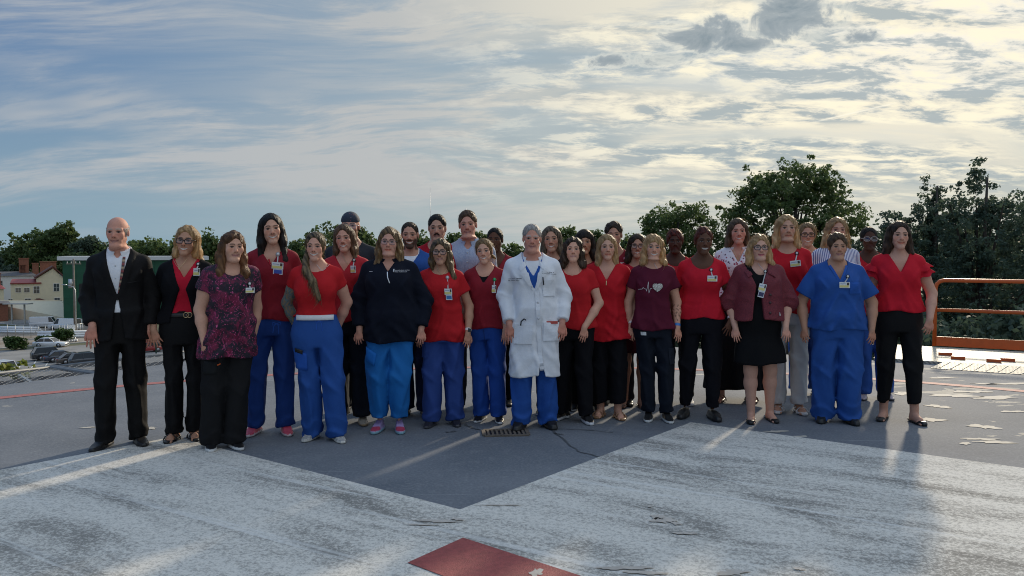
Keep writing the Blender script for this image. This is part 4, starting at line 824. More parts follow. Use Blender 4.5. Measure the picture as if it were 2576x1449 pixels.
class Person:
    def __init__(s, **p):
        d = dict(male=False, bw=1.0, hip=1.0, waist=1.0, belly=0.0, bust=1.0, arm=1.0, leg=1.0, yaw=0.0, hyaw=0.0, hpitch=0.0, hroll=0.0, skin=(0.50, 0.30, 0.22), smile=0.5, teeth=False, lips=None, jaw=1.0, face=1.0,
                 armL=None, armR=None, stance=.10, toe=12, age=0.0, brow=(0.08, 0.05, 0.035), beard=None, moustache=None, eye=(0.05, 0.035, 0.025), neckr=1.0, detail=1.0, seed=1, glasses=None)
        d.update(p); d['skin'] = tuple(np.array(d['skin']) * (1.0, .90, .82)); s.p = d; s.rng = np.random.default_rng(d['seed']); r0 = np.random.default_rng(d['seed'] + 100); d.setdefault('fwd', r0.uniform(-.045, .045)); d.setdefault('hs', r0.uniform(-.028, .028))
        s.z, s.a, s.b, s.cy = profile(d)
        m = d['male']; s.sx = (.178 if m else .152) * (.55 + .45 * d['bw']); s.HM = rot(d['hyaw'], d['hpitch'], d['hroll'])
        s.piv = np.array((0, .012, 1.50)); s.hc = s.piv + s.HM @ (np.array((0, -.020, 1.5775)) - s.piv)
        ar = d['arm']; hw = float(herm(s.z, s.a, np.array([.88]))[0]); cw = float(herm(s.z, s.a, np.array([1.1]))[0])
        s.arms = {}
        for sg, key in ((-1, 'armR'), (1, 'armL')):
            o = d[key] or {}
            ex, ey, ez = o.get('e', (max(s.sx + .045, cw + .048), .035, 1.09)); wx, wy, wz = o.get('w', (max(s.sx + .035, hw + .028), -.035, .855))
            s.arms[sg] = dict(S=np.array((sg * s.sx, .010, 1.347)), E=np.array((sg * ex, ey, ez)), W=np.array((sg * wx, wy, wz)), n=o.get('n', (.55, -.83, 0)), curl=o.get('curl', .35), fd=o.get('fd', None), spread=o.get('spread', 1.0))
        s.r_arm = (.050 * ar, .047 * ar, .040 * (.4 + .6 * ar), .034 * (.5 + .5 * ar), .027)
    def H(s, v): return s.hc + s.HM @ np.asarray(v, float)
    # ---- body
    def torso(s, F, grow=0.0, bust=True):
        p = s.p; F.loft(s.z, s.a, s.b, s.cy, 0.02, 2.35, grow=grow)
        for sg in (-1, 1):
            F.cap((sg * .03, .016, 1.425), (sg * s.sx, .010, 1.350), .040 + grow, s.r_arm[0] * .94 + grow * .9, k=.045)
            if bust and not p['male']:
                bz = 1.235; yb = -float(herm(s.z, s.b, np.array([bz]))[0]) + .022
                F.ell((sg * .068 * p['bw'] ** .6, yb, bz), np.array((.064, .052, .064)) * p['bust'] * p['bw'] ** .4 + grow, k=.05)
        if p['male']: F.ell((0, -float(herm(s.z, s.b, np.array([1.27]))[0]) + .03, 1.27), (.13 + grow, .04 + grow, .07), k=.05)
    def head(s, F):
        p = s.p; H = s.H; M = s.HM; fw = p['face']; m = p['male']; jw = p['jaw'] * (1.08 if m else 1.0)
        F.cap(H((0, .012, -.055)), (0, .016, 1.40), (.054 if m else .0455) * p['neckr'], (.061 if m else .053) * p['neckr'], k=.02)
        F.cap((0, .034, 1.455), (0, .02, 1.36), .040, .080, k=.05)
        F.ell(H((0, .012, .034)), (.0745, .094, .0785), k=.02, M=M)
        F.ell(H((0, -.030, -.020)), (.058 * fw, .060, .087), k=.02, M=M)
        for sg in (-1, 1):
            F.cap(H((sg * .043 * jw * fw, .002, -.046)), H((sg * .010 * jw, -.068, -.099)), .018, .0155, k=.022)
            F.ell(H((sg * .036 * fw, -.060, -.024)), (.024 * fw, .020, .024), k=.02, M=M)
            F.cap(H((sg * .012, -.082, .020)), H((sg * .046, -.066, .017)), .0095, .009, k=.014)
            F.ell(H((sg * .0315, -.0945, .0015)), (.0165, .0115, .0105), k=.010, op='s', M=M)
            F.ell(H((sg * .0315, -.0735, .0005)), (.0135, .0135, .0115), k=.003, M=M)
            F.cap(H((sg * .018, -.084, -.0115)), H((sg * .043, -.074, -.0115)), .004, .004, k=.012)
            F.ell(H((sg * .0105, -.090, -.033)), (.0095, .0105, .008), k=.007, M=M)
            F.ell(H((sg * .0755, .010, -.003)), (.009, .019, .031), k=.008, M=M)
            F.cap(H((sg * .020, -.082, -.045)), H((sg * .036, -.064, -.066)), .006, .007, k=.018)
        F.cap(H((0, -.080, .012)), H((0, -.102, -.029)), .0085, .0115, k=.010)
        zm = -.0635; c = .010 * p['smile']
        for sg in (-1, 1):
            F.cap(H((0, -.0850, zm + .0065)), H((sg * .027, -.071, zm + c)), .0056, .0032, k=.006)
            F.cap(H((0, -.0845, zm - .0085)), H((sg * .024, -.071, zm + c - .004)), .0066, .0036, k=.006)
        F.cap(H((0, -.0945, zm - .0005)), H((0, -.0945, zm - .0005)), .0035, .0035, k=.004, op='s')
        F.ell(H((0, -.073, -.099)), (.024 * jw, .019, .017), k=.02, M=M)
        if p['age']: F.ell(H((0, -.03, -.105)), (.040, .036, .015 * p['age']), k=.03, M=M)
    def facecol(s, V):
        p = s.p; L = (V - s.hc) @ s.HM; x, y, z = L[:, 0], L[:, 1], L[:, 2]; ax = np.abs(x); sk = np.array(p['skin'], np.float32); C = np.tile(sk, (len(V), 1))
        def blend(mask, col):
            m = np.clip(mask, 0, 1)[:, None]; C[:] = C * (1 - m) + np.array(col, np.float32) * m
        front = sstep(-.045, -.062, y); dark = sk[0] < .2
        blush = np.exp(-((ax - .038) / .018) ** 2 - ((z + .022) / .018) ** 2) * front * .55 + np.exp(-(x / .014) ** 2 - ((z + .030) / .014) ** 2) * front * .5
        blend(blush * (.6 if dark else 1), sk * np.array((1.10, .72, .68)))
        blend(sstep(-.02, .03, y) * sstep(.066, .074, ax) * sstep(.04, .02, np.abs(z)) * .5, sk * np.array((1.05, .7, .62)))
        # eye sockets and lids tinted redder, their shade painted in darker
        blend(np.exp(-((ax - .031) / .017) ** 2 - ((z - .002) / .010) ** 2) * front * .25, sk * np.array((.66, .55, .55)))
        if p['beard'] is not None:
            bm = front * sstep(-.028, -.048, z) * np.clip(1 - np.exp(-(x / .021) ** 2 - ((z + .062) / .008) ** 2) * 1.2, 0, 1)
            bm = np.maximum(bm, sstep(-.02, -.04, z) * sstep(.035, .05, ax) * sstep(.03, .0, y)) * sstep(-.135, -.115, z)
            blend(bm * .92, p['beard'])
        if p['moustache'] is not None:
            zz = z + .047 + .010 * (ax / .024) ** 2; blend(sstep(.009, .005, np.abs(zz)) * sstep(.030, .024, ax) * front, p['moustache'])
        # mouth
        mw = .0275 + .008 * p['smile']; zc = -.0640 + .011 * p['smile'] * (x / .028) ** 2; w = np.sqrt(np.clip(1 - (x / mw) ** 2, 0, 1)); dz = z - zc
        lip = p['lips'] or tuple(sk * np.array((.98, .60, .56)))
        th_ = .0082 + (.0016 if p['teeth'] else 0); blend(sstep(1.15, .8, np.abs(dz + .0012) / (th_ * w + .0012)) * sstep(.02, .2, w) * front, lip)
        if p['teeth']: blend(sstep(1.1, .75, np.abs(dz + .0008) / (.0056 * w ** .8 + .0004)) * sstep(.30, .52, w) * front, (.70, .65, .58) if not dark else (.58, .53, .48))
        else: blend(sstep(.0026, .0012, np.abs(dz)) * sstep(.12, .4, w) * front * .85, sk * np.array((.34, .22, .22)))
        blend(sstep(.005, .002, np.hypot(ax - .0095, z + .038)) * front, sk * .25)
        # eyes
        ex = ax - .0315; o = np.clip(1 - (ex / .0155) ** 2, 0, 1); hh = .0062 * o
        blend(sstep(.0022, -.0005, np.abs(z - .0005) - hh * (1 - .3 * p['smile'])) * (o > 0) * front, (.27, .24, .22) if not dark else (.26, .22, .20))
        blend(sstep(.0100, .0070, np.hypot(ex, (z - .001) * 1.25)) * front, np.array(p['eye']) * .5)
        blend(sstep(.0042, .0018, np.abs(z - .0005 - hh * 1.05 - .0010)) * (o > .05) * front * .95, sk * .10)
        # brows
        bz = .0195 + .004 * np.sin(np.clip((ax - .012) / .036, 0, 1) * math.pi) - .05 * np.clip(ax - .036, 0, 1)
        blend(sstep(.0056, .0034, np.abs(z - bz)) * sstep(.009, .013, ax) * sstep(.051, .045, ax) * front * .9, p['brow'])
        return C
    def hand(s, F, sg, A):
        W = A['W']; fd = np.array(A['fd']) * np.array((sg, 1, 1)) if A['fd'] is not None else None
        d = (W - A['E']); d = d / np.linalg.norm(d); d = d * .55 + np.array((-.05 * sg, -.08, -.75)) * .75; d = fd if fd is not None else d; d = d / np.linalg.norm(d)
        n = np.array((sg * A['n'][0], A['n'][1], A['n'][2])); n = n - d * (n @ d); n /= np.linalg.norm(n)
        t = np.cross(n, d) * sg; t /= np.linalg.norm(t)                         # thumb side, towards the front / midline
        hs = .92 if s.p['male'] else .81; P = lambda a, b, c: W + (d * a + t * b + n * c) * hs; sp = A['spread']
        F.cap(W - d * .02, P(.03, 0, 0), .024 * hs, .026 * hs, k=.012)
        kn = ((.031, .086, .074, .0088), (.011, .092, .083, .0092), (-.010, .087, .077, .0088), (-.029, .078, .060, .0078))
        for j, (o, kd, L, r) in enumerate(kn):
            F.cap(P(.02, o * .55, 0), P(kd, o, .002), .0155 * hs, .0125 * hs, k=.010)
            c = A['curl'] * (1 + .12 * j); fan = (o * .30 * sp)
            p1 = P(kd + L * .48 * math.cos(c * .6), o + fan * .6, -L * .48 * math.sin(c * .6)); p2 = P(kd + L * (.48 * math.cos(c * .6) + .30 * math.cos(c * 1.5)), o + fan, -L * (.48 * math.sin(c * .6) + .30 * math.sin(c * 1.5)))
            p3 = P(kd + L * (.48 * math.cos(c * .6) + .30 * math.cos(c * 1.5) + .22 * math.cos(c * 2.2)), o + fan * 1.2, -L * (.48 * math.sin(c * .6) + .30 * math.sin(c * 1.5) + .22 * math.sin(c * 2.2)))
            F.chain([P(kd, o, .002), p1, p2, p3], [r * hs, r * .95 * hs, r * .88 * hs, r * .78 * hs], k=.003)
        F.chain([P(.018, .022, -.004), P(.050, .046, -.010), P(.082, .056, -.012), P(.104, .055, -.014)], [.014 * hs, .012 * hs, .0105 * hs, .009 * hs], k=.005)
    def arm_field(s, sg, t0):
        A = s.arms[sg]; P = [A['S'], A['E'], A['W']]; st = A['S'] * (1 - t0) + A['E'] * t0 if t0 <= 1 else A['E'] * (2 - t0) + A['W'] * (t0 - 1)
        q = np.array([st, A['W'], A['W'] + (0, 0, -.22), A['E'] if t0 < 1 else st])
        r_ = .0060 / s.p['detail'] ** .5; l_, h_ = q.min(0) - .085, q.max(0) + .085; zw = A['W'][2] + .02; F = Field(l_, h_, r_, {2: ((l_[2], zw, r_), (zw, max(h_[2], zw + .03), .013))})
        r = s.r_arm; Mp = A['S'] * .5 + A['E'] * .5; F2 = A['E'] * .62 + A['W'] * .38
        pts, rad = ([A['S'], Mp, A['E'], F2, A['W']], [r[0], r[1] * .96, r[2], r[2] * .98, r[4]])
        if t0 >= 1: pts, rad = pts[2:], rad[2:]
        F.chain(pts, rad, k=.02); s.hand(F, sg, A)
        if t0 < 1:      # cut what lies inside the sleeve
            ax = (A['E'] - A['S']); ax = ax / np.linalg.norm(ax); F.f = np.maximum(F.f, -((F.X - st[0]) * ax[0] + (F.Y - st[1]) * ax[1] + (F.Z - st[2]) * ax[2]))
        else:
            ax = (A['W'] - A['E']); ax = ax / np.linalg.norm(ax); F.f = np.maximum(F.f, -((F.X - st[0]) * ax[0] + (F.Y - st[1]) * ax[1] + (F.Z - st[2]) * ax[2]))
        return F
    def legpts(s, sg):
        st = s.p['stance']; hx = .088 * (.6 + .4 * s.p['bw'] * s.p['hip'])
        fw = s.p['fwd'] * sg; return np.array((sg * hx, 0, .86)), np.array((sg * (hx * .45 + st * .55), -.008 - fw * .6, .47)), np.array((sg * st, .022 - fw, .085))
    def foot(s, F, sg, grow=0.0, k=.012):
        h, kn, an = s.legpts(sg); a = R(s.p['toe']) * sg; f = np.array((math.sin(a), -math.cos(a), 0)); P = lambda d, z, o=0.0: np.array((an[0], an[1], 0)) + f * d + np.array((f[1], -f[0], 0)) * o * -1 + np.array((0, 0, z))
        F.cap(an + (0, 0, .03), P(-.03, .035), .034 + grow, .030 + grow, k=k); F.cap(P(.0, .055), P(.095, .030), .034 + grow, .027 + grow, k=.02); F.cap(P(-.03, .03), P(.10, .024), .028 + grow, .026 + grow, k=.02)
        for j, o in enumerate((-.026, -.011, .004, .017, .029)): F.cap(P(.10, .020, o * sg), P(.165 - .008 * j * j * .5, .012, o * 1.1 * sg), .0125 + grow, .0105 + grow, k=.006)
        return P
    def body(s, sleeve=.45, legs=False, ankles=False, hands=(1, 1)):
        p = s.p; sk = p['skin']; parts = []
        r_ = .0043 / p['detail'] ** .5; zc_ = p.get('zchest', 1.33); F = Field((-.13, -.175, zc_), (.13, .135, 1.73), r_, {0: ((-.13, -.068, .0095), (-.068, .068, r_), (.068, .135, .0095)), 1: ((-.175, -.03, r_), (-.03, .14, .010)), 2: ((zc_, 1.465, .009), (1.465, 1.625, r_), (1.625, 1.735, .008))})
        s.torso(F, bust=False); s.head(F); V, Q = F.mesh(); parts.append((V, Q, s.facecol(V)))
        for i, sg in enumerate((-1, 1)):
            if not hands[i]: continue
            F = s.arm_field(sg, sleeve if not isinstance(sleeve, (tuple, list)) else sleeve[i]); V, Q = F.mesh(); C = solid(V, sk)
            W = s.arms[sg]['W']; m = sstep(.0, -.05, V[:, 2] - W[2])[:, None]; C = C * (1 - m) + C * m * np.array((1.0, .86, .84)); parts.append((V, Q, C))
            if p.get('tattoo') == sg:
                n = np.sin(V[:, 0] * 190 + 3 * np.sin(V[:, 2] * 70)) * np.sin(V[:, 2] * 130 + 2 * np.sin(V[:, 1] * 110)); n2 = np.sin(V[:, 2] * 60 + V[:, 0] * 90)
                C[:] = np.where(n[:, None] > .25, (.10, .15, .16), np.where(n[:, None] < -.45, (.30, .20, .10), np.where(n2[:, None] > .4, (.14, .20, .22), (.20, .17, .15)))); C[V[:, 2] < W[2] + .01] = sk
            if p.get('ink') == sg:
                n = np.sin(V[:, 0] * 170 + 3 * np.sin(V[:, 2] * 80)) * np.sin(V[:, 2] * 100); C[(n > .35) & (V[:, 2] < 1.07) & (V[:, 2] > .9)] *= .35
        F = Field((-.34, -.24, .03), (.34, .24, 1.40), .03)            # the covered remainder of the body
        F.loft(s.z, s.a, s.b, s.cy, 0.02, lo=.86, grow=-.030)
        for sg in (-1, 1):
            h, k, a = s.legpts(sg); F.chain([h + (0, .01, -.02), k, a], [.045, .032, .024], k=.02); A = s.arms[sg]; F.chain([A['S'], A['E'], A['W']], [.026, .020, .018], k=.02)
        V, Q = F.mesh(); V[:, 2] = np.minimum(V[:, 2], 1.385); parts.append((V, Q, solid(V, sk)))
        if legs or ankles:
            top = .62 if legs else .26
            for sg in (-1, 1):
                h, k, a = s.legpts(sg); lo = np.minimum(k, a) - .11; hi = np.maximum(k, a) + .11
                F = Field((lo[0] - .05, lo[1] - .16, -.012), (hi[0] + .05, hi[1], top), .0080); lg = p['leg']
                calf = k * .68 + a * .32 + np.array((0, .012, 0)); F.chain([h, k, calf, a], [.082 * lg, .054 * lg, .053 * lg, .033 * (.5 + .5 * lg)], k=.03); s.foot(F, sg)
                F.f = np.maximum(F.f, .004 - F.Z); V, Q = F.mesh(); parts.append((V, Q, solid(V, np.array(sk) * (.92, .9, .9))))
        return join(parts)
    # ---- garments
    def top(s, g):
        """g: off, loose, hem, sleeve (0..2 along the arm), neck, colour ..."""
        p = s.p; off = g.get('off', .010); hem = g.get('hem', .86); sl = g.get('sleeve', .5); lo = g.get('loose', .5); L = g.get('L', 0)
        z, a, b, cy = s.z, s.a.copy(), s.b.copy(), s.cy.copy()
        hz = max(hem, .72); ah = float(np.interp(hz, z, a)); bh = float(np.interp(hz, z, b)); ac = float(np.interp(1.22, z, a)); bc = float(np.interp(1.22, z, b)) + (.018 * p['bust'] if not p['male'] else .006)
        t = np.clip((1.22 - z) / (1.22 - hz), 0, 1.3); fl = g.get('flare', 0.0)
        la = ac + (max(ah, ac * .98) + .008 + fl - ac) * t; lb = bc + (max(bh, bc * .96) + .006 + fl - bc) * t; m = (z < 1.22)
        a = np.where(m, a * (1 - lo) + np.maximum(a, la) * lo, a); b2 = np.where(m, b * (1 - lo) + np.maximum(b, lb) * lo, b)
        cy = cy - np.where(m, (b2 - b) * .25, 0); b = b2
        if hem < .70: z = np.concatenate([[hem - .02], z]); a = np.concatenate([[a[0] + fl], a]); b = np.concatenate([[b[0] + fl], b]); cy = np.concatenate([[cy[0]], cy])
        A = s.arms; xm = max(abs(A[1]['E'][0]), abs(A[-1]['E'][0]), abs(A[1]['W'][0]) if sl > 1 else 0, abs(A[-1]['W'][0]) if sl > 1 else 0, .2) + .12
        zlo = min(hem, min(A[1]['W'][2], A[-1]['W'][2]) if sl > 1.2 else 9) - .03
        ylo = -.28 if sl > 1 else -.25; so_ = g.get('so', min(off, .012) * .9)
        F = Field((-xm, ylo, zlo), (xm, .22, 1.50), g.get('res', .0112) / p['detail'] ** .5)
        F.loft(z, a, b, cy, .02, 2.35, lo=-9, grow=off)
        for sg in (-1, 1):
            F.cap((sg * .035, .018, 1.418), (sg * s.sx, .010, 1.350), .040 + off * .8, s.r_arm[0] * .94 + so_, k=.045)
            if not p['male']:
                yb = -float(herm(s.z, s.b, np.array([1.235]))[0]) + .022; F.ell((sg * .066 * p['bw'] ** .6, yb, 1.235), np.array((.066, .052, .066)) * p['bust'] * p['bw'] ** .4 + off, k=.065)
        if p['male']: F.ell((0, -float(herm(s.z, s.b, np.array([1.27]))[0]) + .03, 1.27), (.13 + off, .04 + off, .08), k=.05)
        bt = g.get('over')
        if bt is not None and not bt.get('skirt'):
            ov = bt.get('off', .012) + .013; F.loft(s.z, s.a, s.b, s.cy, .02, 2.3, lo=-9, hi=min(bt.get('waist', 1.0), 1.0) + .01, grow=ov)
            if hem < .86:
                for sg in (-1, 1): hh, kn, _ = s.legpts(sg); F.cap((hh[0] * 1.02, hh[1], .84), kn, bt['r'][0] * p['leg'] + .014, bt['r'][1] * p['leg'] + .014, k=.05, sy=1.08)
        elif bt is not None: F.loft(s.z, s.a, s.b, s.cy, .02, 2.3, lo=-9, hi=1.0, grow=bt.get('off', .012) + .012)
        # body folds: vertical drape lower down, tension lines round the chest
        fa = g.get('fold', .004) * 1.35; ph = s.rng.uniform(0, 6.28, 6); X, Y, Z = F.X, F.Y, F.Z
        low = sstep(1.24, .95, Z); th = np.arctan2(X, -Y)
        F.f += (fa * low * fold(th * g.get('nf', 6) + 1.6 * np.sin(Z * 9 + ph[0]) + ph[1]) + fa * .6 * fold(Z * 30 + 24 * np.abs(X) + 2.2 * np.sin(X * 14 + ph[2]) + ph[3]) * sstep(1.34, 1.12, Z)
                + fa * .7 * fold(Z * 42 - np.abs(X) * 55 + ph[4]) * np.exp(-((np.abs(X) - .13) / .05) ** 2 - ((Z - 1.25) / .07) ** 2)
                + fa * .5 * np.sin(Z * 62 + np.abs(X) * 50 + ph[4]) * sstep(1.0, .9, Z) * lo).astype(np.float32)
        hemc = hem + .010 * np.sin(th * 3 + ph[5]) + g.get('hemcurve', 0.0) * np.cos(th * 2)
        F.f = np.maximum(F.f, (hemc - Z).astype(np.float32))
        # sleeves
        if sl > 0:
            sr = g.get('sr', .014)
            for sg in (-1, 1):
                q = A[sg]; r = s.r_arm; G = Field(F_lo(F), F_hi(F), F.res); S0, E, W = q['S'], q['E'], q['W']
                if sl <= 1: e = S0 + (E - S0) * sl; re = r[1] + (r[2] - r[1]) * sl; G.cap(S0, e, r[0] * .94 + so_, re + sr + off * .5, k=.001, flat=True)
                else:
                    e = E + (W - E) * (sl - 1); G.cap(S0, E, r[0] * .94 + so_, r[2] + sr + so_, k=.02); G.cap(E, e, r[2] + sr + so_, r[4] + (sr + so_) * g.get('cuff', 1.0), k=.02, flat=True)
                    n_ = e - E; n_ = n_ / np.linalg.norm(n_)
                dE = np.sqrt((X - E[0]) ** 2 + (Y - E[1]) ** 2 + (Z - E[2]) ** 2) if sl > 1 else 0
                if sl > 1: G.f += (fa * .9 * fold(Z * 62 + 26 * X + 2 * np.sin(Y * 40) + ph[sg]) * np.exp(-(dE / .13) ** 2) + fa * .45 * fold(Z * 33 + Y * 40 * sg + ph[2])).astype(np.float32)
                else: G.f += (fa * .7 * np.sin(th * 9 + Z * 30 + ph[0])).astype(np.float32) * .6
                F.f = smin(F.f, G.f, g.get('ks', .022))
        # neckline
        F.f = np.maximum(F.f, -np.maximum(np.sqrt(X ** 2 + (Y - .018) ** 2) - g.get('nr', .070), 1.385 - Z).astype(np.float32))
        nk = g.get('neck'); lapel = g.get('lapel', 0)
        if nk:
            kind, zv, wt = nk; u = np.clip((Z - zv) / (1.425 - zv), 0, 1); w = wt * (u if kind == 'v' else np.sqrt(1 - (1 - u) ** 2) if kind == 'scoop' else u ** .8)
            if kind == 'open':
                zb = g.get('zb', hem); w = wt * u ** .9 + g.get('wb', .03) * np.clip((zv - Z) / (zv - zb + 1e-6), 0, 1) ** .8 * (Z < zv) + g.get('wm', 0.0); d = np.abs(X - g.get('ox', 0.0)) - w
                if lapel: F.f -= (lapel * sstep(.001, .004, d) * sstep(.052, .044, d) * sstep(zv - .01, zv + .03, Z) * sstep(0, -.02, Y)).astype(np.float32)
                d = np.maximum(d, Y - .03)
            else: d = np.maximum(np.maximum(np.abs(X) - w, zv - Z), Y - .02)
            F.f = np.maximum(F.f, -d.astype(np.float32))
        if g.get('slit'):
            x0, zt = g['slit']; d = np.maximum(np.abs(X - x0 - .02 * np.clip((zt - Z) / .2, 0, 1)) - .035 * np.clip((zt - Z) / .2, 0, 1), Y + .02); F.f = np.maximum(F.f, -np.where(Z < zt, d, 1.0).astype(np.float32))
        V, Q = F.mesh(); return V, Q
    def collar(s, h=.03, r=.064, cw=.022, drop=.04, spread=.35, flare=.25):
        """stand-and-fall collar: a band round the neck with a turned-down leaf, open at the front"""
        F = Field((-.16, -.15, 1.30), (.16, .16, 1.51), .0055); X, Y, Z = F.X, F.Y, F.Z; r = r + .010; h = h + .010; m = 1.1 if s.p['male'] else 1.0
        Yn = (Y - .016); rad = np.sqrt(X ** 2 + Yn ** 2); top = 1.418 + h + .30 * np.clip(Yn, -.08, .08); bot = top - drop * (1.0 + 1.2 * sstep(.0, -.06, Yn)) - .008
        rr = rad - r * m - flare * (top - Z); d = np.maximum(np.abs(rr) - .0055, np.maximum(bot - Z, Z - top)); d = np.maximum(d, -np.maximum(np.abs(X) - cw - spread * np.clip(top - Z - .004, 0, .1), Yn + .01))
        F.f = d.astype(np.float32); return F.mesh()
    def bottom(s, g):
        p = s.p; hem = g.get('hem', .03); off = g.get('off', .012); r3 = np.array(g.get('r', (.105, .085, .08))) * p['leg']; wz = g.get('waist', 1.0); ph = s.rng.uniform(0, 6.28, 6)
        if g.get('skirt'):
            F = Field((-.36, -.30, hem - .02), (.36, .30, wz + .02), .0142 / p['detail'] ** .5); z = np.array([hem - .03, (hem + .8) / 2, .80, .88, .95, 1.02, 1.08]); fl = g.get('flare', .05)
            ai = np.interp(z[2:], s.z, s.a); bi = np.interp(z[2:], s.z, s.b); a = np.concatenate([[ai[0] + fl, ai[0] + fl * .55], ai]); b = np.concatenate([[bi[0] + fl, bi[0] + fl * .55], bi]); cy = np.concatenate([[0, 0], np.interp(z[2:], s.z, s.cy)])
            F.loft(z, a, b, cy, .02, 2.2, lo=-9, hi=wz, grow=off); th = np.arctan2(F.X, -F.Y)
            F.f += (g.get('fold', .012) * sstep(.95, hem, F.Z) * np.sin(th * g.get('nf', 7) + ph[0] + .6 * np.sin(F.Z * 6))).astype(np.float32); F.f = np.maximum(F.f, (hem + .012 * np.sin(2 * th + ph[1]) - F.Z).astype(np.float32)); return F.mesh()
        x = max(abs(s.legpts(1)[2][0]), .17 * p['bw'] * p['hip']) + .13
        F = Field((-x, -.24, hem - .02), (x, .22, wz + .02), .0142 / p['detail'] ** .5)
        zz = s.z[(s.z > .74)]; F.loft(s.z, s.a, s.b, s.cy, .02, 2.3, lo=.765, hi=wz, grow=off); X, Y, Z = F.X, F.Y, F.Z
        for sg in (-1, 1):
            h, k, a = s.legpts(sg); h2 = np.array((h[0] * 1.02, h[1], .84)); a2 = np.array((a[0], a[1] - .012, hem)); G = Field(F_lo(F), F_hi(F), F.res)
            G.cap(h2, k, r3[0], r3[1], k=.02, sy=1.08); G.cap(k, a2, r3[1], r3[2], k=.03, flat=True, sy=1.12)
            fa = g.get('fold', .006); dx = X - k[0]; th = np.arctan2(dx, -Y)
            G.f += (fa * .9 * sstep(.30, .04, Z) * fold(Z * 52 + 1.8 * np.sin(th * 2 + ph[0] + sg) + ph[1] * sg) + fa * .8 * fold(th * 4 + 2.2 * np.sin(Z * 6 + ph[2] + sg) + ph[3]) * sstep(.0, .25, Z) * sstep(.95, .8, Z) + fa * .6 * fold(Z * 26 + dx * 44 * sg + ph[4] * sg) * sstep(.3, .6, Z) * sstep(.92, .75, Z)
                    + fa * .7 * fold(Z * 40 + dx * 34) * np.exp(-((Z - .47) / .08) ** 2)).astype(np.float32)
            if g.get('crease'): G.f -= (.006 * np.exp(-(dx / .012) ** 2) * sstep(0, -.03, Y)).astype(np.float32)
            hc = hem + g.get('hembreak', .012) * np.sin(th + .5 * sg) ; G.f = np.maximum(G.f, (hc - Z).astype(np.float32))
            F.f = smin(F.f, G.f, .006 if sg > 0 else .03)
        return F.mesh()
    def shoe(s, sg, g):
        h, k, an = s.legpts(sg); a = R(s.p['toe']) * sg; f = np.array((math.sin(a), -math.cos(a), 0)); kind = g['kind']
        F = Field((an[0] - .14, an[1] - .25, -.01), (an[0] + .14, an[1] + .11, .15), .0095); lx = F.X - an[0]; ly = F.Y - an[1]; u = lx * f[0] + ly * f[1]; v = lx * -f[1] + ly * f[0]; Z = F.Z
        um = g.get('len', .19); w = g.get('w', 1.0) * (.043 - .010 * sstep(.02, -.07, u) - .030 * sstep(um * .55, um + .02, u) ** 1.6) * (1.08 if s.p['male'] else 1.0); fp = np.maximum(np.abs(v - .006 * sg * 0) - w, np.maximum(-.075 - u, u - um))
        fp = np.where(fp > 0, fp, fp)
        st = g.get('sole', .024); heel = g.get('heel', 0.0) * sstep(.0, -.03, u); sole = np.maximum(fp, np.maximum(.0 - Z, Z - st - heel))
        if kind == 'sandal':
            d = sole; F.f = d.astype(np.float32)
            for t0, t1, hgt in g.get('straps', ((.085, .035, .055), (.02, .0, .075))):
                arch = np.sqrt((v / 1.15) ** 2 + (Z - .012) ** 2) - (.047 if t0 > .05 else .052); band = np.maximum(np.maximum(np.abs(arch) - .005, -Z), np.abs(u - t0 - .25 * np.abs(v)) - g.get('bw', .008)); F.f = np.minimum(F.f, band.astype(np.float32))
        else:
            top = {'dress': .062, 'sneaker': .075, 'slip': .062, 'clog': .070, 'flat': .034, 'boot': .12}[kind]
            ht = .030 + (top - .030) * sstep(um * .95, .02, u) + (.02 if kind in ('sneaker', 'boot') else 0) * sstep(.04, -.02, u)
            if kind == 'clog': ht = .045 + .03 * sstep(um, .06, u)
            if kind == 'flat': ht = .020 + .018 * sstep(.10, .135, u) * sstep(um + .02, um - .03, u) + .03 * sstep(-.02, -.06, u)
            up = np.maximum(fp + .004 + .30 * np.clip(Z - .02, 0, 1) ** 1.2, Z - ht); up = np.maximum(up, -Z); F.f = smin(sole.astype(np.float32), up.astype(np.float32), .008)
            if kind == 'flat': F.f = np.maximum(F.f, -np.maximum(np.maximum(np.abs(v) - w + .006, .012 - Z), u - .115).astype(np.float32))
        F.f = np.maximum(F.f, (.002 - Z).astype(np.float32)); V, Q = F.mesh(); C = solid(V, g['c']); m = V[:, 2] < st - .001; C[m] = g.get('sc', g['c'])
        if g.get('check'):
            ch = (np.sin(V[:, 0] * 230) * np.sin(V[:, 1] * 230)) > 0; C[(~m) & ch] = g['check']
        if g.get('tip'): C[(V[:, 2] > st) & (V[:, 1] < an[1] - .10)] = g['tip']
        return V, Q, C
    # ---- hair
    def hair(s, h):
        p = s.p; st = h['style']; t = h.get('t', .013); M = s.HM; H = s.H; zl = h.get('zl', 1.30); res = .0074 / p['detail'] ** .5
        zlo = {'long': zl - .05, 'bob': zl - .04, 'pony': zl - .05}.get(st, 1.42); wd = h.get('wd', .0)
        F = Field((-.24 - wd, -.22, zlo), (.24 + wd, .24, 1.78), res); ph = s.rng.uniform(0, 6.28, 6); X, Y, Z = F.X, F.Y, F.Z
        lift = h.get('lift', 0.0); t = t * .85; F.ell(H((0, .014, .036 + lift * .5)), (.0735 + t, .094 + t, .0785 + t + lift * .6), k=.01, M=M)
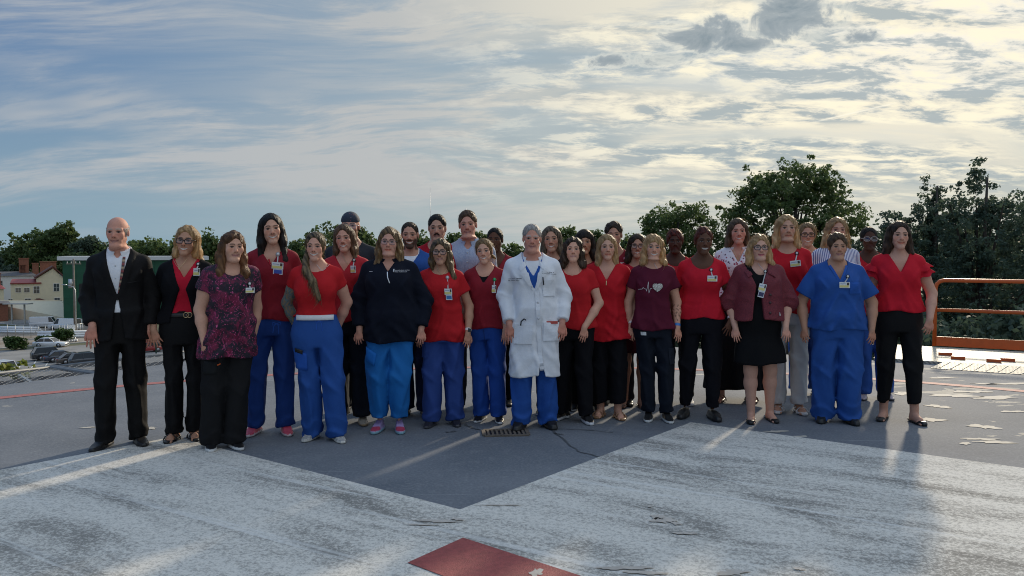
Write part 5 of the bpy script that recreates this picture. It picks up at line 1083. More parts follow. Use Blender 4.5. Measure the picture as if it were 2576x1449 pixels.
        if st in ('long', 'bob'):
            fr = h.get('front', -.03); vol = h.get('vol', 1.0); dz = zl - s.hc[2]; sw = h.get('sweep', 0.0); hs = .5 if st == 'bob' else 1
            for sg in (-1, 1):
                f2 = fr if not isinstance(fr, tuple) else fr[0 if sg < 0 else 1]
                a0, a1, a2 = H((sg * .056, .014, .048)), H((sg * .070 * vol ** .5, .016, -.02)), H((sg * .076 * vol ** .6, .010 + f2 * .3, -.105))
                zz = [1.47, (1.47 + zl) / 2, zl]; ys = [f2 * .55, f2, f2 * 1.15] if st == 'long' else [f2 * .4, f2 * .5, f2 * .6]; xs = [.08 * vol ** .5, .088 * vol ** .5, .080]
                pts = [a0, a1, a2] + ([np.array((sg * xs[1] + sw, ys[1] + .0, zz[1])), np.array((sg * xs[2] + sw * 1.5, ys[2] - .02 * (st == 'long'), zl))] if dz < -.16 else [np.array((a2[0] * 1.03 + sw, a2[1] + .004, zl))])
                rr = [.027, .023 * vol, .025 * vol] + ([.028 * vol, .012] if dz < -.16 else [.020 * vol]); F.chain(pts, rr, k=.03, sy=1.25)
            zb = max(zl, h.get('zback', zl)); F.chain([H((0, .06, .02)), H((0, .075, -.06)), np.array((sw, .085, (1.46 + zb) / 2)), np.array((sw, .09, zb))], [.058, .060 * vol, .062 * vol, .035], k=.04)
            for sg in (-1, 1): F.chain([H((sg * .045, .05, .02)), H((sg * .066, .055, -.08)), np.array((sg * .075 + sw, .06, zb + .02))], [.045, .040 * vol, .028], k=.04)
        if st == 'pony':
            F.ell(H((0, .016, .03)), (.0745 + t, .096 + t, .0785 + t), k=.01, M=M); F.chain(*h['path'], k=.02)
        if h.get('bun'): F.ell(H(h['bun'][0]), h['bun'][1], k=.015)
        if h.get('ends'):     # loose messy locks
            for (a, b, ra, rb) in h['ends']: F.cap(H(a), H(b), ra, rb, k=.01)
        wv = h.get('wave', 0.0); gr = h.get('groove', .0013)
        F.f += (gr * np.sin(X * 230 + 130 * Y + 3 * np.sin(Z * 14 + ph[0]) + ph[1]) + gr * np.sin(X * -180 + 210 * Y + 3 * np.sin(Z * 18 + ph[2])) + wv * np.sin(Z * 55 + 9 * np.sin(X * 16 + ph[3]) + ph[4]) + wv * .7 * np.sin(Z * 80 - Y * 60 + X * 70)).astype(np.float32)
        # open the face
        fw, fy, fz, ftop = h.get('mask', (.066, -.118, -.035, .118)); ftop += .004; c = H((h.get('mx', 0.0), fy, fz)); F.ell(c, (fw, .088, ftop), k=.008, op='s', M=M)
        F.ell(H((0, -.075, -.10)), (.058 * h.get('nm', 1.0), .075, .085), k=.008, op='s', M=M)
        if st in ('male', 'short', 'bald', 'pony', 'up'):
            zc = h.get('zc', -.03); L = (X - s.hc[0]) * M[0][2] + (Y - s.hc[1]) * M[1][2] + (Z - s.hc[2]) * M[2][2]; Ly = (X - s.hc[0]) * M[0][1] + (Y - s.hc[1]) * M[1][1] + (Z - s.hc[2]) * M[2][1]
            if st != 'pony': F.f = np.maximum(F.f, (zc - .055 * sstep(.0, .07, Ly) - L).astype(np.float32))
            sd = h.get('side', -.045); F.f = np.maximum(F.f, -np.maximum(np.maximum(L - h.get('sidez', .02), Ly - .012 + 0 * L), sd * 0 + Ly * 0 - 1).astype(np.float32)) if st in ('male', 'short') else F.f
            if st == 'bald': F.f = np.maximum(F.f, (L - h.get('bz', .03) - .35 * np.clip(Ly, -.02, .1)).astype(np.float32))
        V, Q = F.mesh(); c1, c2 = np.array(h['c1']), np.array(h.get('c2', h['c1']))
        k = .5 + .5 * np.sin(V[:, 0] * 170 + V[:, 1] * 120 + 3 * np.sin(V[:, 2] * 16 + ph[0])); k = k * .65 + .35 * sstep(h.get('root', 1.66), h.get('root', 1.66) - .2, V[:, 2]); C = c1 * (1 - k[:, None]) + c2 * k[:, None]
        # strands: ribbons that follow the fall of the hair, some flying free
        ns = int(h.get('strands', 950)); P = []
        if ns and len(V):
            r = s.rng; cen = np.array((s.hc[0], s.hc[1] + .012)); out = V - np.stack([np.full(len(V), cen[0]), np.full(len(V), cen[1]), np.clip(V[:, 2], s.hc[2] - .3, s.hc[2] + .02)], 1); d = np.linalg.norm(out, axis=1) + 1e-6
            cand = np.nonzero((d > .06))[0]
            if len(cand):
                bz = V[:, 2].min(); tips = cand[V[cand, 2] < bz + .07]; i = r.choice(cand, ns)
                if st in ('long', 'bob') and len(tips): i[:ns // 4] = r.choice(tips, ns // 4)
                o = out[i] / d[i][:, None]; fly = h.get('fly', 1.0); dn = np.tile(np.array((0, 0, -1.0)), (ns, 1)); tp = (V[i, 2] > s.hc[2] + .075)
                dn[tp] = np.stack([np.sign(o[tp, 0]) * .8, o[tp, 1] * .8 + .15, -.25 * np.ones(tp.sum())], 1); dr = dn - o * (dn * o).sum(1)[:, None]; dr += r.normal(0, .12, (ns, 3)); dr /= np.linalg.norm(dr, axis=1)[:, None] + 1e-6
                L = r.uniform(.03, .10, ns) * h.get('sl', 1.0); fr = r.random(ns) < .26 * fly; w = r.uniform(.0010, .0024, ns) * np.where(fr, .5, 1); sd = np.cross(dr, o); sd /= np.linalg.norm(sd, axis=1)[:, None] + 1e-6; bd = r.normal(0, .22, ns) * np.where(fr, 1.6, 1); lf = np.where(fr, r.uniform(.004, .014, ns) * fly, r.uniform(.001, .003, ns)); n = 3; rows = []
                wv2 = h.get('wave', 0) * 1.2
                for j in range(n + 1):
                    u = j / n; q = V[i] + o * (.0012 + lf * u ** 1.6 - .004 * u * ~fr)[:, None] + dr * (L * u)[:, None] + sd * (bd * L * u * u + wv2 * np.sin(u * 5 + V[i, 2] * 55))[:, None]; q = q - o * (np.where(V[i, 2] > s.hc[2] - .03, (L * u) ** 2 / .17, 0) * np.where(fr, .75, 1.0))[:, None]; ww = (w * (1 - u * .8))[:, None]; rows += [q - sd * ww, q + sd * ww]
                P = np.stack(rows, 1); Lc = (P - s.hc) @ s.HM; bad = ((Lc[..., 1] < -.035) & (np.abs(Lc[..., 0]) < .058 * h.get('fm', 1.0)) & (Lc[..., 2] < .065) & (Lc[..., 2] > -.14)).any(1); P = P[~bad]; ns = len(P)
                P = P.reshape(-1, 3).astype(np.float32); base = np.arange(ns) * 2 * (n + 1); Qs = np.concatenate([np.stack([base + 2 * j, base + 2 * j + 1, base + 2 * j + 3, base + 2 * j + 2], 1) for j in range(n)]).astype(np.int32)
                kk = r.random(ns)[:, None]; Cs = np.repeat((c1 * (1 - kk) + c2 * kk) * r.uniform(.7, 1.3, (ns, 1)), 2 * (n + 1), 0).astype(np.float32)
        if len(P): V, Q, C = join([(V, Q, C), (P, Qs, Cs)])
        return V, Q, C
def fold(t): return np.sin(t) + .38 * np.sin(2 * t + .7) + .15 * np.sin(3 * t + 2)
def F_lo(F): return [a[0] for a in F.ax]
def F_hi(F): return [a[-1] - F.res * .5 for a in F.ax]
class Surf:
    """front surface of a garment: y at (x, z)"""
    def __init__(s, V): s.V = V[V[:, 1] < .06]
    def y(s, x, z, r=.016):
        d = (s.V[:, 0] - x) ** 2 + (s.V[:, 2] - z) ** 2; m = d < r * r
        if not m.any(): j = int(np.argmin(d)); return float(s.V[j, 1])
        Y = s.V[m, 1]; f = Y.min(); k = Y < f + .02; return float((Y[k]).mean() * .5 + f * .5)
    def patch(s, q, nu=6, nv=6, lift=.003):
        """bilinear patch through four (x, z) corners draped on the surface"""
        P = []
        for j in range(nv + 1):
            for i in range(nu + 1):
                u, v = i / nu, j / nv; x = (q[0][0] * (1 - u) + q[1][0] * u) * (1 - v) + (q[3][0] * (1 - u) + q[2][0] * u) * v; z = (q[0][1] * (1 - u) + q[1][1] * u) * (1 - v) + (q[3][1] * (1 - u) + q[2][1] * u) * v
                P.append((x, s.y(x, z) - lift, z))
        Q = [(j * (nu + 1) + i, j * (nu + 1) + i + 1, (j + 1) * (nu + 1) + i + 1, (j + 1) * (nu + 1) + i) for j in range(nv) for i in range(nu)]
        # give it an edge
        n = len(P); P2 = [(x, y + lift + .004, z) for x, y, z in P]; rim = [i for i in range(nu + 1)] + [j * (nu + 1) + nu for j in range(1, nv + 1)] + [nv * (nu + 1) + i for i in range(nu - 1, -1, -1)] + [j * (nu + 1) for j in range(nv - 1, 0, -1)]
        Q += [(rim[i], n + rim[i], n + rim[(i + 1) % len(rim)], rim[(i + 1) % len(rim)]) for i in range(len(rim))]
        return np.array(P + P2, np.float32), np.array(Q, np.int32)
    def line(s, pts, w, lift=.004, step=.012):
        P = []; Q = []
        q = []
        for (a, b) in zip(pts[:-1], pts[1:]):
            n = max(1, int(math.hypot(b[0] - a[0], b[1] - a[1]) / step)); q += [(a[0] + (b[0] - a[0]) * i / n, a[1] + (b[1] - a[1]) * i / n) for i in range(n)]
        q.append(pts[-1])
        for i, (x, z) in enumerate(q):
            a, b = q[max(0, i - 1)], q[min(len(q) - 1, i + 1)]; dx, dz = b[0] - a[0], b[1] - a[1]; L = math.hypot(dx, dz) + 1e-9; nx, nz = -dz / L * w / 2, dx / L * w / 2; y = s.y(x, z) - lift
            P += [(x - nx, y, z - nz), (x + nx, y, z + nz)]
        Q = [(2 * i, 2 * i + 1, 2 * i + 3, 2 * i + 2) for i in range(len(q) - 1)]; return np.array(P, np.float32), np.array(Q, np.int32)
# ------------------------------------------------------------------ putting a person together
def glasses_mesh(P, g):
    """rims, bridge and temples in head space"""
    w, h, c = g.get('w', .026), g.get('h', .019), np.array(g.get('c', (.01, .01, .012))); r = g.get('r', .0026); mb = MB(); ln = MB(); z0 = g.get('z', -.002); e = g.get('e', 3.0)
    for sg in (-1, 1):
        cx = sg * .0335; pts = []
        for i in range(17):
            a = 2 * math.pi * i / 16; x = w * math.copysign(abs(math.cos(a)) ** (2 / e), math.cos(a)); z = h * math.copysign(abs(math.sin(a)) ** (2 / e), math.sin(a))
            if g.get('cat') and z > 0: z *= 1 + .3 * (x * sg / w)
            X = cx + x; pts.append(P.H((X, -.099 + .35 * max(0, abs(X) - .03) ** 1.0 * .9, z0 + z)))
        mb.tube(pts, r, 6, False); ln.add([tuple(p) for p in pts[:-1]], [tuple(range(16))])
        mb.tube([P.H((sg * .059, -.087, z0 + .006)), P.H((sg * .078, -.04, z0 + .008)), P.H((sg * .079, .012, z0 + .006))], r * .9, 6)
    mb.tube([P.H((-.0085, -.100, z0 + .004)), P.H((0, -.104, z0 + .007)), P.H((.0085, -.100, z0 + .004))], r, 6)
    return mb, ln
PEOPLE = []
def shear(V, lx, ly, hs=0.0):
    V = np.array(V, np.float32); V[:, 0] += hs * np.exp(-((V[:, 2] - .95) / .30) ** 2); V[:, 0] += lx * V[:, 2]; V[:, 1] += ly * V[:, 2]; return V
def make_person(label, hx, bx, yf, top, P=None, tops=(), bottom=None, shoes=None, hair=None, glasses=None, cap=None, sleeve=.45, legs=False, ankles=False, hands=(1, 1), extra=None, group='staff posing in rows on the helipad', Y=None):
    p = Person(**(P or {})); g = ground(bx, yf); D = (g.y + .12) if Y is None else Y; x0 = ground(bx, yf).x / g.y * D
    zt = at(hx, top, D).z; Sc = zt / 1.703; yaw = p.p['yaw']
    wx = at(hx, top + 40, D).x - x0; lean = wx / (1.58 * Sc); lx, ly = lean * math.cos(yaw), -lean * math.sin(yaw)
    V, Q, C = p.body(sleeve, legs, ankles, hands); sh = lambda v: shear(v, lx, ly, p.p['hs'])
    root = mesh_np('person', sh(V), Q, SKINM, cols=C); root.location = (x0, D, 0); root.rotation_euler = (0, 0, yaw); root.scale = (Sc * .955, Sc * .97, Sc)
    tag(root, label, 'person', group)
    class K: pass
    k = K(); k.p, k.root, k.sh, k.surf, k.V = p, root, sh, {}, {}
    def child(name, V, Q, C, m, smooth=True, parent=root):
        C = solid(V, C) if not (isinstance(C, np.ndarray) and C.ndim == 2) else C
        return mesh_np(name, sh(V), Q, m, parent, smooth, C)
    def mbchild(name, mb, m, parent=root, col=None):
        V = np.array([tuple(v) for v in mb.v], np.float32); me = bpy.data.meshes.new(name); me.from_pydata(sh(V).tolist(), [], mb.f); me.polygons.foreach_set('use_smooth', mb.sm); me.update(); me.materials.append(m)
        if col is not None:
            a = me.color_attributes.new('Col', 'FLOAT_COLOR', 'POINT'); a.data.foreach_set('color', np.tile(np.array((*col[:3], 1.0), np.float32), len(V)))
        return link(name, me, parent)
    k.child, k.mb = child, mbchild
    for nm, gs, m in tops:
        if nm != tops[-1][0]: gs = dict(gs, loose=.1, hem=max(gs.get('hem', .9), .9), fold=.001)
        elif bottom and gs.get('hem', .86) < bottom[1].get('waist', 1.0) and not gs.get('tucked'): gs = dict(gs, over=bottom[1])
        V, Q = p.top(gs); k.surf[nm] = Surf(V); k.last = k.surf[nm]; o = child(nm, V, Q, gs.get('c', (.5, .5, .5)), m); k.V[nm] = o
    if bottom: V, Q = p.bottom(bottom[1]); k.V[bottom[0]] = child(bottom[0], V, Q, bottom[1]['c'], bottom[2]); k.surf[bottom[0]] = Surf(V)
    if shoes:
        for sg in (-1, 1): V, Q, C = p.shoe(sg, shoes); child('sandal' if shoes['kind'] == 'sandal' else 'shoe', V, Q, C, LEATHER)
    if hair: V, Q, C = p.hair(hair); k.hair = child('hair', V, Q, C, HAIRM)
    if cap:
        F = Field((-.12, -.16, 1.5), (.12, .15, 1.76), .0055); F.ell(p.H((0, .012, .042)), (.083, .102, .084), k=.01, M=p.HM)
        L = (F.X - p.hc[0]) * p.HM[0][2] + (F.Y - p.hc[1]) * p.HM[1][2] + (F.Z - p.hc[2]) * p.HM[2][2]; F.f = np.maximum(F.f, (.038 - L).astype(np.float32) + .15 * (F.Y - p.hc[1])); V, Q = F.mesh(); child('scrub_cap', V, Q, (.02, .03, .05), PRN['capprint'])
    gl = glasses or p.p['glasses']
    if gl: mb, ln = glasses_mesh(p, gl); o = mbchild('glasses', mb, FRAMEM, col=gl.get('c', (.01, .01, .012))); mbchild('lens', ln, LENSM, parent=o)
    if extra: extra(k)
    PEOPLE.append(root); return k
# ---- wearables
def badge(k, x, z, on=None, w=.082, h=.054, tilt=0.0, second=None, reel=(.02, .02, .022), reelface=(.75, .75, .75), up=.07, rx=0.0):
    sf = k.surf[on] if on else k.last; y = min(sf.y(x + dx, z + dz) for dx in (-w / 2, 0, w / 2) for dz in (-.02, 0, .02)) - .008; ca, sa = math.cos(tilt), math.sin(tilt)
    def card(cx, cz, ww, hh, yy, name, col, parent):
        V = []
        for yk in (yy, yy + .0025):
            for (a, b) in ((-1, -1), (1, -1), (1, 1), (-1, 1)):
                X, Z = cx + a * ww / 2, cz + b * hh / 2; V.append((x + X * ca - Z * sa, yk, z + X * sa + Z * ca))
        return k.child(name, np.array(V, np.float32), np.array([(0, 1, 2, 3), (7, 6, 5, 4), (0, 4, 5, 1), (1, 5, 6, 2), (2, 6, 7, 3), (3, 7, 4, 0)], np.int32), col, PRINTM, False, parent)
    b = card(0, 0, w, h, y, 'name_badge', (.72, .74, .74), k.root)
    card(-.004, -h * .22, w * .86, h * .34, y - .0018, 'yellow_band', (.70, .62, .22), b); card(w * .32, h * .18, w * .2, h * .42, y - .0019, 'portrait_print', (.06, .045, .04), b); card(-w * .14, h * .22, w * .5, h * .10, y - .0019, 'printed_line', (.35, .42, .52), b)
    if second:
        c = card(0.004, -h * .86, w * .82, h * .95, y + .003, 'badge_card', (.72, .73, .75), b); card(0.004, -h * .92, w * .68, h * .55, y + .0012, 'card_panel', second, b)
    mb = MB(); cx, cz = x + rx, z + up; yr = sf.y(cx, cz) - .010; n = 14
    mb.tube([(cx, yr + .008, cz), (cx, yr, cz)], .017, 14); r = k.mb('badge_reel', mb, FRAMEM, b, reel); mb = MB(); mb.tube([(cx, yr - .0005, cz), (cx, yr - .0015, cz)], .010, 12); k.mb('reel_face', mb, FRAMEM, b, reelface)
    mb = MB(); mb.bar((cx, yr + .002, cz - .015), (x, y, z + h / 2 - .004), .009, .002, (0, 1, 0)); k.mb('strap', mb, FRAMEM, b, (.45, .45, .45)); return b
def necklace(k, zlow=1.36, w=.055, m=None, pend=True, on=None):
    p = k.p; sf = Surf(np.concatenate([np.array(k.bodyV)])) if hasattr(k, 'bodyV') else None
    me = k.root.data; n = len(me.vertices); V = np.empty(n * 3, np.float32); me.vertices.foreach_get('co', V); V = V.reshape(-1, 3); V = V[(V[:, 2] > 1.3) & (V[:, 2] < 1.5)]
    Z = V[:, 2:3]; sf = Surf(V); pts = []
    for i in range(13):
        u = -1 + i / 6; x = w * u; z = zlow + (1.435 - zlow) * abs(u) ** 1.3; pts.append((x, sf.y(x, z, .012) - .003, z))
    mb = MB(); mb.tube(pts, .0016, 5); c = bpy.data.meshes.new('necklace'); c.from_pydata([tuple(v) for v in mb.v], [], mb.f); c.materials.append(m or METALG); o = link('necklace', c, k.root)
    if pend: mb = MB(); x, y, z = pts[6]; mb.box((x, y - .002, z - .006), (.010, .004, .012)); c = bpy.data.meshes.new('pendant'); c.from_pydata([tuple(v) for v in mb.v], [], mb.f); c.materials.append(m or METALG); link('pendant', c, o)
def watch(k, sg, c=(.6, .6, .6), face=(.01, .01, .012)):
    A = k.p.arms[sg]; d = A['W'] - A['E']; d = d / np.linalg.norm(d); a = A['W'] - d * .028; mb = MB(); mb.tube([tuple(a - d * .011), tuple(a + d * .011)], .0315, 14, False); mb.tube([tuple(a + d * .011), tuple(a - d * .011)], .029, 14, False); o = k.mb('watch', mb, FRAMEM, col=c)
    n = np.array((sg * .45, -.89, 0)); mb = MB(); cpt = a + n * .031; mb.bar(tuple(cpt - d * .017), tuple(cpt + d * .017), .030, .008, tuple(n)); k.mb('watch_face', mb, FRAMEM, o, face)
def earrings(k, drop=.02, m=None):
    for sg in (-1, 1):
        mb = MB(); e = k.p.H((sg * .078, .002, -.034)); mb.tube([tuple(e), tuple(e + (0, -.002, -drop))], .004, 6); k.mb('earring', mb, m or METALG)
def drawstring(k, on, x, z):
    sf = k.surf[on]
    for dx, dz in ((-.02, -.07), (.018, -.08)): V, Q = sf.line([(x, z), (x + dx, z - .02), (x + dx * 1.2, z + dz)], .006, .004); k.child('drawstring', V, Q, (.03, .10, .42), CLOTHM)
    for s_ in (-1, 1): V, Q = sf.line([(x, z), (x + s_ * .03, z + .012), (x + s_ * .028, z - .012), (x, z)], .006, .005); k.child('drawstring_bow', V, Q, (.03, .10, .42), CLOTHM)
def pocket(k, on, x, z, w, h, col, m, name='pocket', lift=.005): V, Q = k.surf[on].patch([(x - w / 2, z - h / 2), (x + w / 2, z - h / 2), (x + w / 2, z + h / 2), (x - w / 2, z + h / 2)], 6, 6, lift); return k.child(name, V, Q, col, m, False)
def stitches(k, on, x, z, w, rows, col, name='embroidery', slope=0.0, seed=1):
    """small lettering lines: word-like runs of upright stitches"""
    sf = k.surf[on]; r = random.Random(seed); mb = MB()
    for j, ln in enumerate(rows):
        cx = x
        zz = z - j * .013
        for word in ln:
            for _ in range(word):
                if cx > x + w: break
                hgt = r.choice((.0045, .0045, .0065)); y = sf.y(cx, zz + slope * (cx - x)) - .0045; zq = zz + slope * (cx - x); mb.bar((cx, y, zq), (cx, y, zq + hgt), .0032, .001, (0, 1, 0)); cx += .0052
                if r.random() < .6: mb.bar((cx - .0052, y, zq + hgt * r.choice((0.1, .5, .95))), (cx - .001, y, zq + hgt * .5), .0016, .001, (0, 1, 0))
            cx += .006
    return k.mb(name, mb, FRAMEM, col=col)
# ------------------------------------------------------------------ the thirty-two people, left to right
RED = (.41, .016, .025); CRIM = (.23, .010, .020); SCARLET = (.46, .017, .022); BLUE = (.018, .076, .29); NAVB = (.012, .045, .20); SLATE = (.026, .062, .24); CYAN = (.012, .14, .42); BLACK = (.007, .007, .008); INK = (.008, .011, .019); WHITE = (.74, .75, .78)
FAIR = (.62, .385, .295); PINK = (.60, .35, .275); TAN = (.50, .30, .215); OLIVE = (.46, .28, .20); DARK = (.115, .060, .040); DEEP = (.080, .042, .030)
BLOND = dict(c1=(.36, .22, .10), c2=(.82, .58, .30)); DBLOND = dict(c1=(.19, .115, .055), c2=(.52, .35, .18)); BRUN = dict(c1=(.030, .019, .013), c2=(.10, .06, .035)); AUB = dict(c1=(.10, .045, .02), c2=(.32, .16, .07)); BLK = dict(c1=(.012, .010, .010), c2=(.035, .026, .022)); GREY = dict(c1=(.42, .40, .37), c2=(.68, .66, .62))
FWD = dict(n=(.15, -1, 0)); HANG = dict(n=(.45, -.9, 0))
def tee(c, m=None, **k): return ('shirt', dict(dict(hem=.84, sleeve=.48, neck=('scoop', 1.375, .085), loose=.5, c=c), **k), m or CLOTHM)
def scrub(c, **k): return ('scrub_top', dict(dict(off=.014, hem=.85, sleeve=.55, sr=.022, neck=('v', 1.30, .082), loose=.75, fold=.005, c=c), **k), SCRUBM)
def pants(c, r=(.094, .076, .070), hem=.03, m=None, **k): return ('trousers', dict(dict(r=r, hem=hem, c=c), **k), m or CLOTHM)
def collared(k, col, m, on, **kw): V, Q = k.p.collar(**kw); k.child('collar', V, Q, col, m); return V

# man in the black suit
def ex(k):
    collared(k, WHITE, CLOTHM, 'shirt', h=.034, cw=.018, r=.066); sf = k.surf['shirt']
    V, Q = sf.line([(.050, 1.40), (.045, 1.32), (.030, 1.22), (.012, 1.13)], .020, .006); n = len(V); C = np.array([[.30, .05, .05], [.02, .02, .02], [.45, .32, .2], [.10, .06, .06]])[(np.arange(n) // 2) % 4]; k.child('lanyard', V, Q, C, PRINTM)
    for z in (1.33, 1.24, 1.16): V, Q = sf.patch([(-.012, z), (-.004, z), (-.004, z + .009), (-.012, z + .009)], 1, 1, .003); k.child('button', V, Q, (.6, .6, .6), CLOTHM)
    s2 = k.surf['jacket']; V, Q = s2.patch([(.075, 1.205), (.135, 1.215), (.135, 1.222), (.075, 1.212)], 4, 1, .003); k.child('breast_pocket', V, Q, (.016, .016, .017), SUITM)
    V, Q = s2.patch([(-.004, 1.085), (.008, 1.085), (.008, 1.097), (-.004, 1.097)], 1, 1, .004); k.child('button', V, Q, (.03, .03, .03), SUITM)
make_person('bald man in a black suit and white shirt, leftmost of the group', 298, 307, 1128, 542, P=dict(male=True, bw=.88, belly=.03, skin=(.60, .33, .26), age=1.0, seed=2, brow=(.42, .34, .28), yaw=.30, hyaw=-.12, smile=.6, stance=.115, toe=18, lips=(0.402, 0.203, 0.176), jaw=1.05,
    armR=dict(e=(.222, .04, 1.10), w=(.180, -.10, .895), n=(.1, -1, 0), spread=1.4, curl=.25, fd=(.0, -.12, -.95)), armL=dict(e=(.222, .07, 1.10), w=(.20, .0, .87))),
    tops=[('shirt', dict(off=.008, hem=.9, sleeve=0, neck=('v', 1.385, .03), c=WHITE), CLOTHM), ('jacket', dict(off=.016, so=.012, hem=.795, sleeve=1.90, loose=.75, neck=('open', 1.115, .082), zb=.80, wb=.045, lapel=.007, c=(.0075, .007, .0075), sr=.018, fold=.0045, nr=.082), SUITM)],
    bottom=pants((.007, .0065, .0065), (.094, .076, .070), .035, SUITM, crease=True, hembreak=.02), shoes=dict(kind='dress', c=(.012, .011, .011), len=.215), hair=dict(style='bald', c1=(.55, .50, .45), c2=(.75, .7, .64), t=.009, strands=300, bz=.036, sl=.3, fly=.4, groove=.0008, mask=(.078, -.100, -.03, .14)), sleeve=1.86, extra=ex)
# blonde woman in the black cardigan
def ex(k):
    necklace(k, 1.365); earrings(k, .035); badge(k, .10, 1.335, on='cardigan', w=.05, h=.06, up=.06)
    sf = k.surf['trousers']; V, Q = sf.patch([(-.13, .985), (.13, .985), (.13, 1.015), (-.13, 1.015)], 10, 2, .006); o = k.child('belt', V, Q, BLACK, LEATHER)
    for dx in (-.012, .014):
        pts = [(dx + .045 + .02 * math.cos(a), sf.y(.045, 1.0) - .010, 1.0 + .02 * math.sin(a)) for a in np.linspace(0, 6.283, 17)]; mb = MB(); mb.tube(pts, .003, 6, False); k.mb('belt_ring', mb, METALG, o)
make_person('blonde woman with dark cat eye glasses, black cardigan over red V neck top', 471, 463, 1113, 566, P=dict(bw=1.04, bust=1.1, seed=3, skin=TAN, yaw=.25, hyaw=-.1, hroll=.06, smile=.7, teeth=True, stance=.075, zchest=1.25,
    armR=dict(e=(.265, .06, 1.11), w=(.215, -.10, .885), n=(.1, -1, 0), spread=1.4, curl=.25, fd=(-.30, -.15, -.9)), armL=dict(e=(.24, .06, 1.10), w=(.22, .04, .86))),
    tops=[('shirt', dict(off=.008, hem=.985, sleeve=0, neck=('v', 1.285, .078), loose=.3, c=(.50, .014, .035)), CLOTHM), ('cardigan', dict(off=.018, hem=.93, sleeve=1.62, neck=('open', 1.20, .085), wm=.02, wb=.075, loose=.4, c=(.007, .007, .009), fold=.004, sr=.012), CLOTHM)],
    bottom=pants(BLACK, (.090, .066, .068), .055, SUITM, waist=1.03, crease=True), shoes=dict(kind='sandal', c=BLACK), ankles=True, sleeve=1.55, hair=dict(style='long', zl=1.36, vol=1.0, front=.03, wave=.003, sweep=.015, **BLOND, mask=(.070, -.118, -.032, .116)), glasses=dict(c=(.012, .01, .014), cat=True, w=.028, h=.019, r=.0034), extra=ex)
# auburn woman in the floral tunic
def ex(k):
    badge(k, .12, 1.24, on='tunic', w=.07, h=.04, up=.05)
    V, Q = k.surf['trousers'].patch([(-.19, .60), (-.10, .60), (-.10, .70), (-.19, .70)], 4, 4, .006); o = k.child('cargo_pocket', V, Q, (.014, .015, .016), CLOTHM); V, Q = k.surf['trousers'].patch([(-.10, .665), (-.075, .675), (-.075, .685), (-.10, .675)], 2, 1, .008); k.child('orange_tab', V, Q, (.5, .10, .03), CLOTHM)
make_person('auburn haired woman in a magenta and black floral tunic, white soled black shoes', 585, 560, 1136, 579, P=dict(bw=1.02, bust=1.2, belly=.05, arm=1.4, leg=1.12, seed=4, skin=FAIR, yaw=.52, hyaw=.08, hpitch=.05, smile=.5, face=1.14, age=1.2, stance=.085, neckr=1.1, toe=8, lips=(0.483, 0.230, 0.203),
    armR=dict(e=(.222, .05, 1.09), w=(.20, -.045, .86), n=(.9, -.4, 0), curl=.55), armL=dict(e=(.222, .08, 1.09), w=(.20, .04, .86))),
    tops=[('tunic', dict(off=.014, hem=.72, sleeve=.42, sr=.024, neck=('scoop', 1.35, .08), loose=.8, flare=.02, fold=.008, nf=7, c=(.1, .02, .05)), PRN['floral'])],
    bottom=pants((.013, .013, .014), (.102, .084, .084), .035), shoes=dict(kind='sneaker', c=(.008, .008, .009), sc=(.7, .7, .68), sole=.030), sleeve=.36, hair=dict(style='long', zl=1.26, vol=1.18, front=(-.055, -.075), wave=.0032, fly=1.4, **AUB, mask=(.062, -.122, -.035, .114)), extra=ex)
# tall dark-haired woman
def ex(k):
    badge(k, .055, 1.30, on='scrub_top', w=.088, h=.05, up=.085, second=(.04, .09, .42), tilt=-.1, reel=(.35, .35, .36)); drawstring(k, 'trousers', .03, .86)
    V, Q = k.surf['scrub_top'].line([(-.055, 1.425), (-.02, 1.36), (.0, 1.31)], .012, .004); k.child('neck_trim', V, Q, (.40, .014, .024), SCRUBM)
make_person('tall woman with very long black hair, crimson scrub top and pink running shoes', 684, 680, 1098, 535, P=dict(bw=.92, bust=1.05, seed=5, skin=FAIR, yaw=.18, hyaw=.18, hroll=-.10, smile=1.0, teeth=True, stance=.12, zchest=1.25, toe=14,
    armR=dict(e=(.24, .08, 1.09), w=(.235, .0, .85)), armL=dict(e=(.24, .10, 1.09), w=(.21, .08, .86))), tops=[scrub(CRIM, hem=.885)], bottom=pants(NAVB, (.094, .074, .074), .05, SCRUBM, fold=.007),
    shoes=dict(kind='sneaker', c=(.62, .07, .12), sc=(.66, .60, .60), tip=(.60, .09, .14)), hair=dict(style='long', zl=1.19, vol=1.1, front=(-.045, -.05), t=.012, sweep=.01, **BLK, mask=(.068, -.118, -.03, .113)), extra=ex)
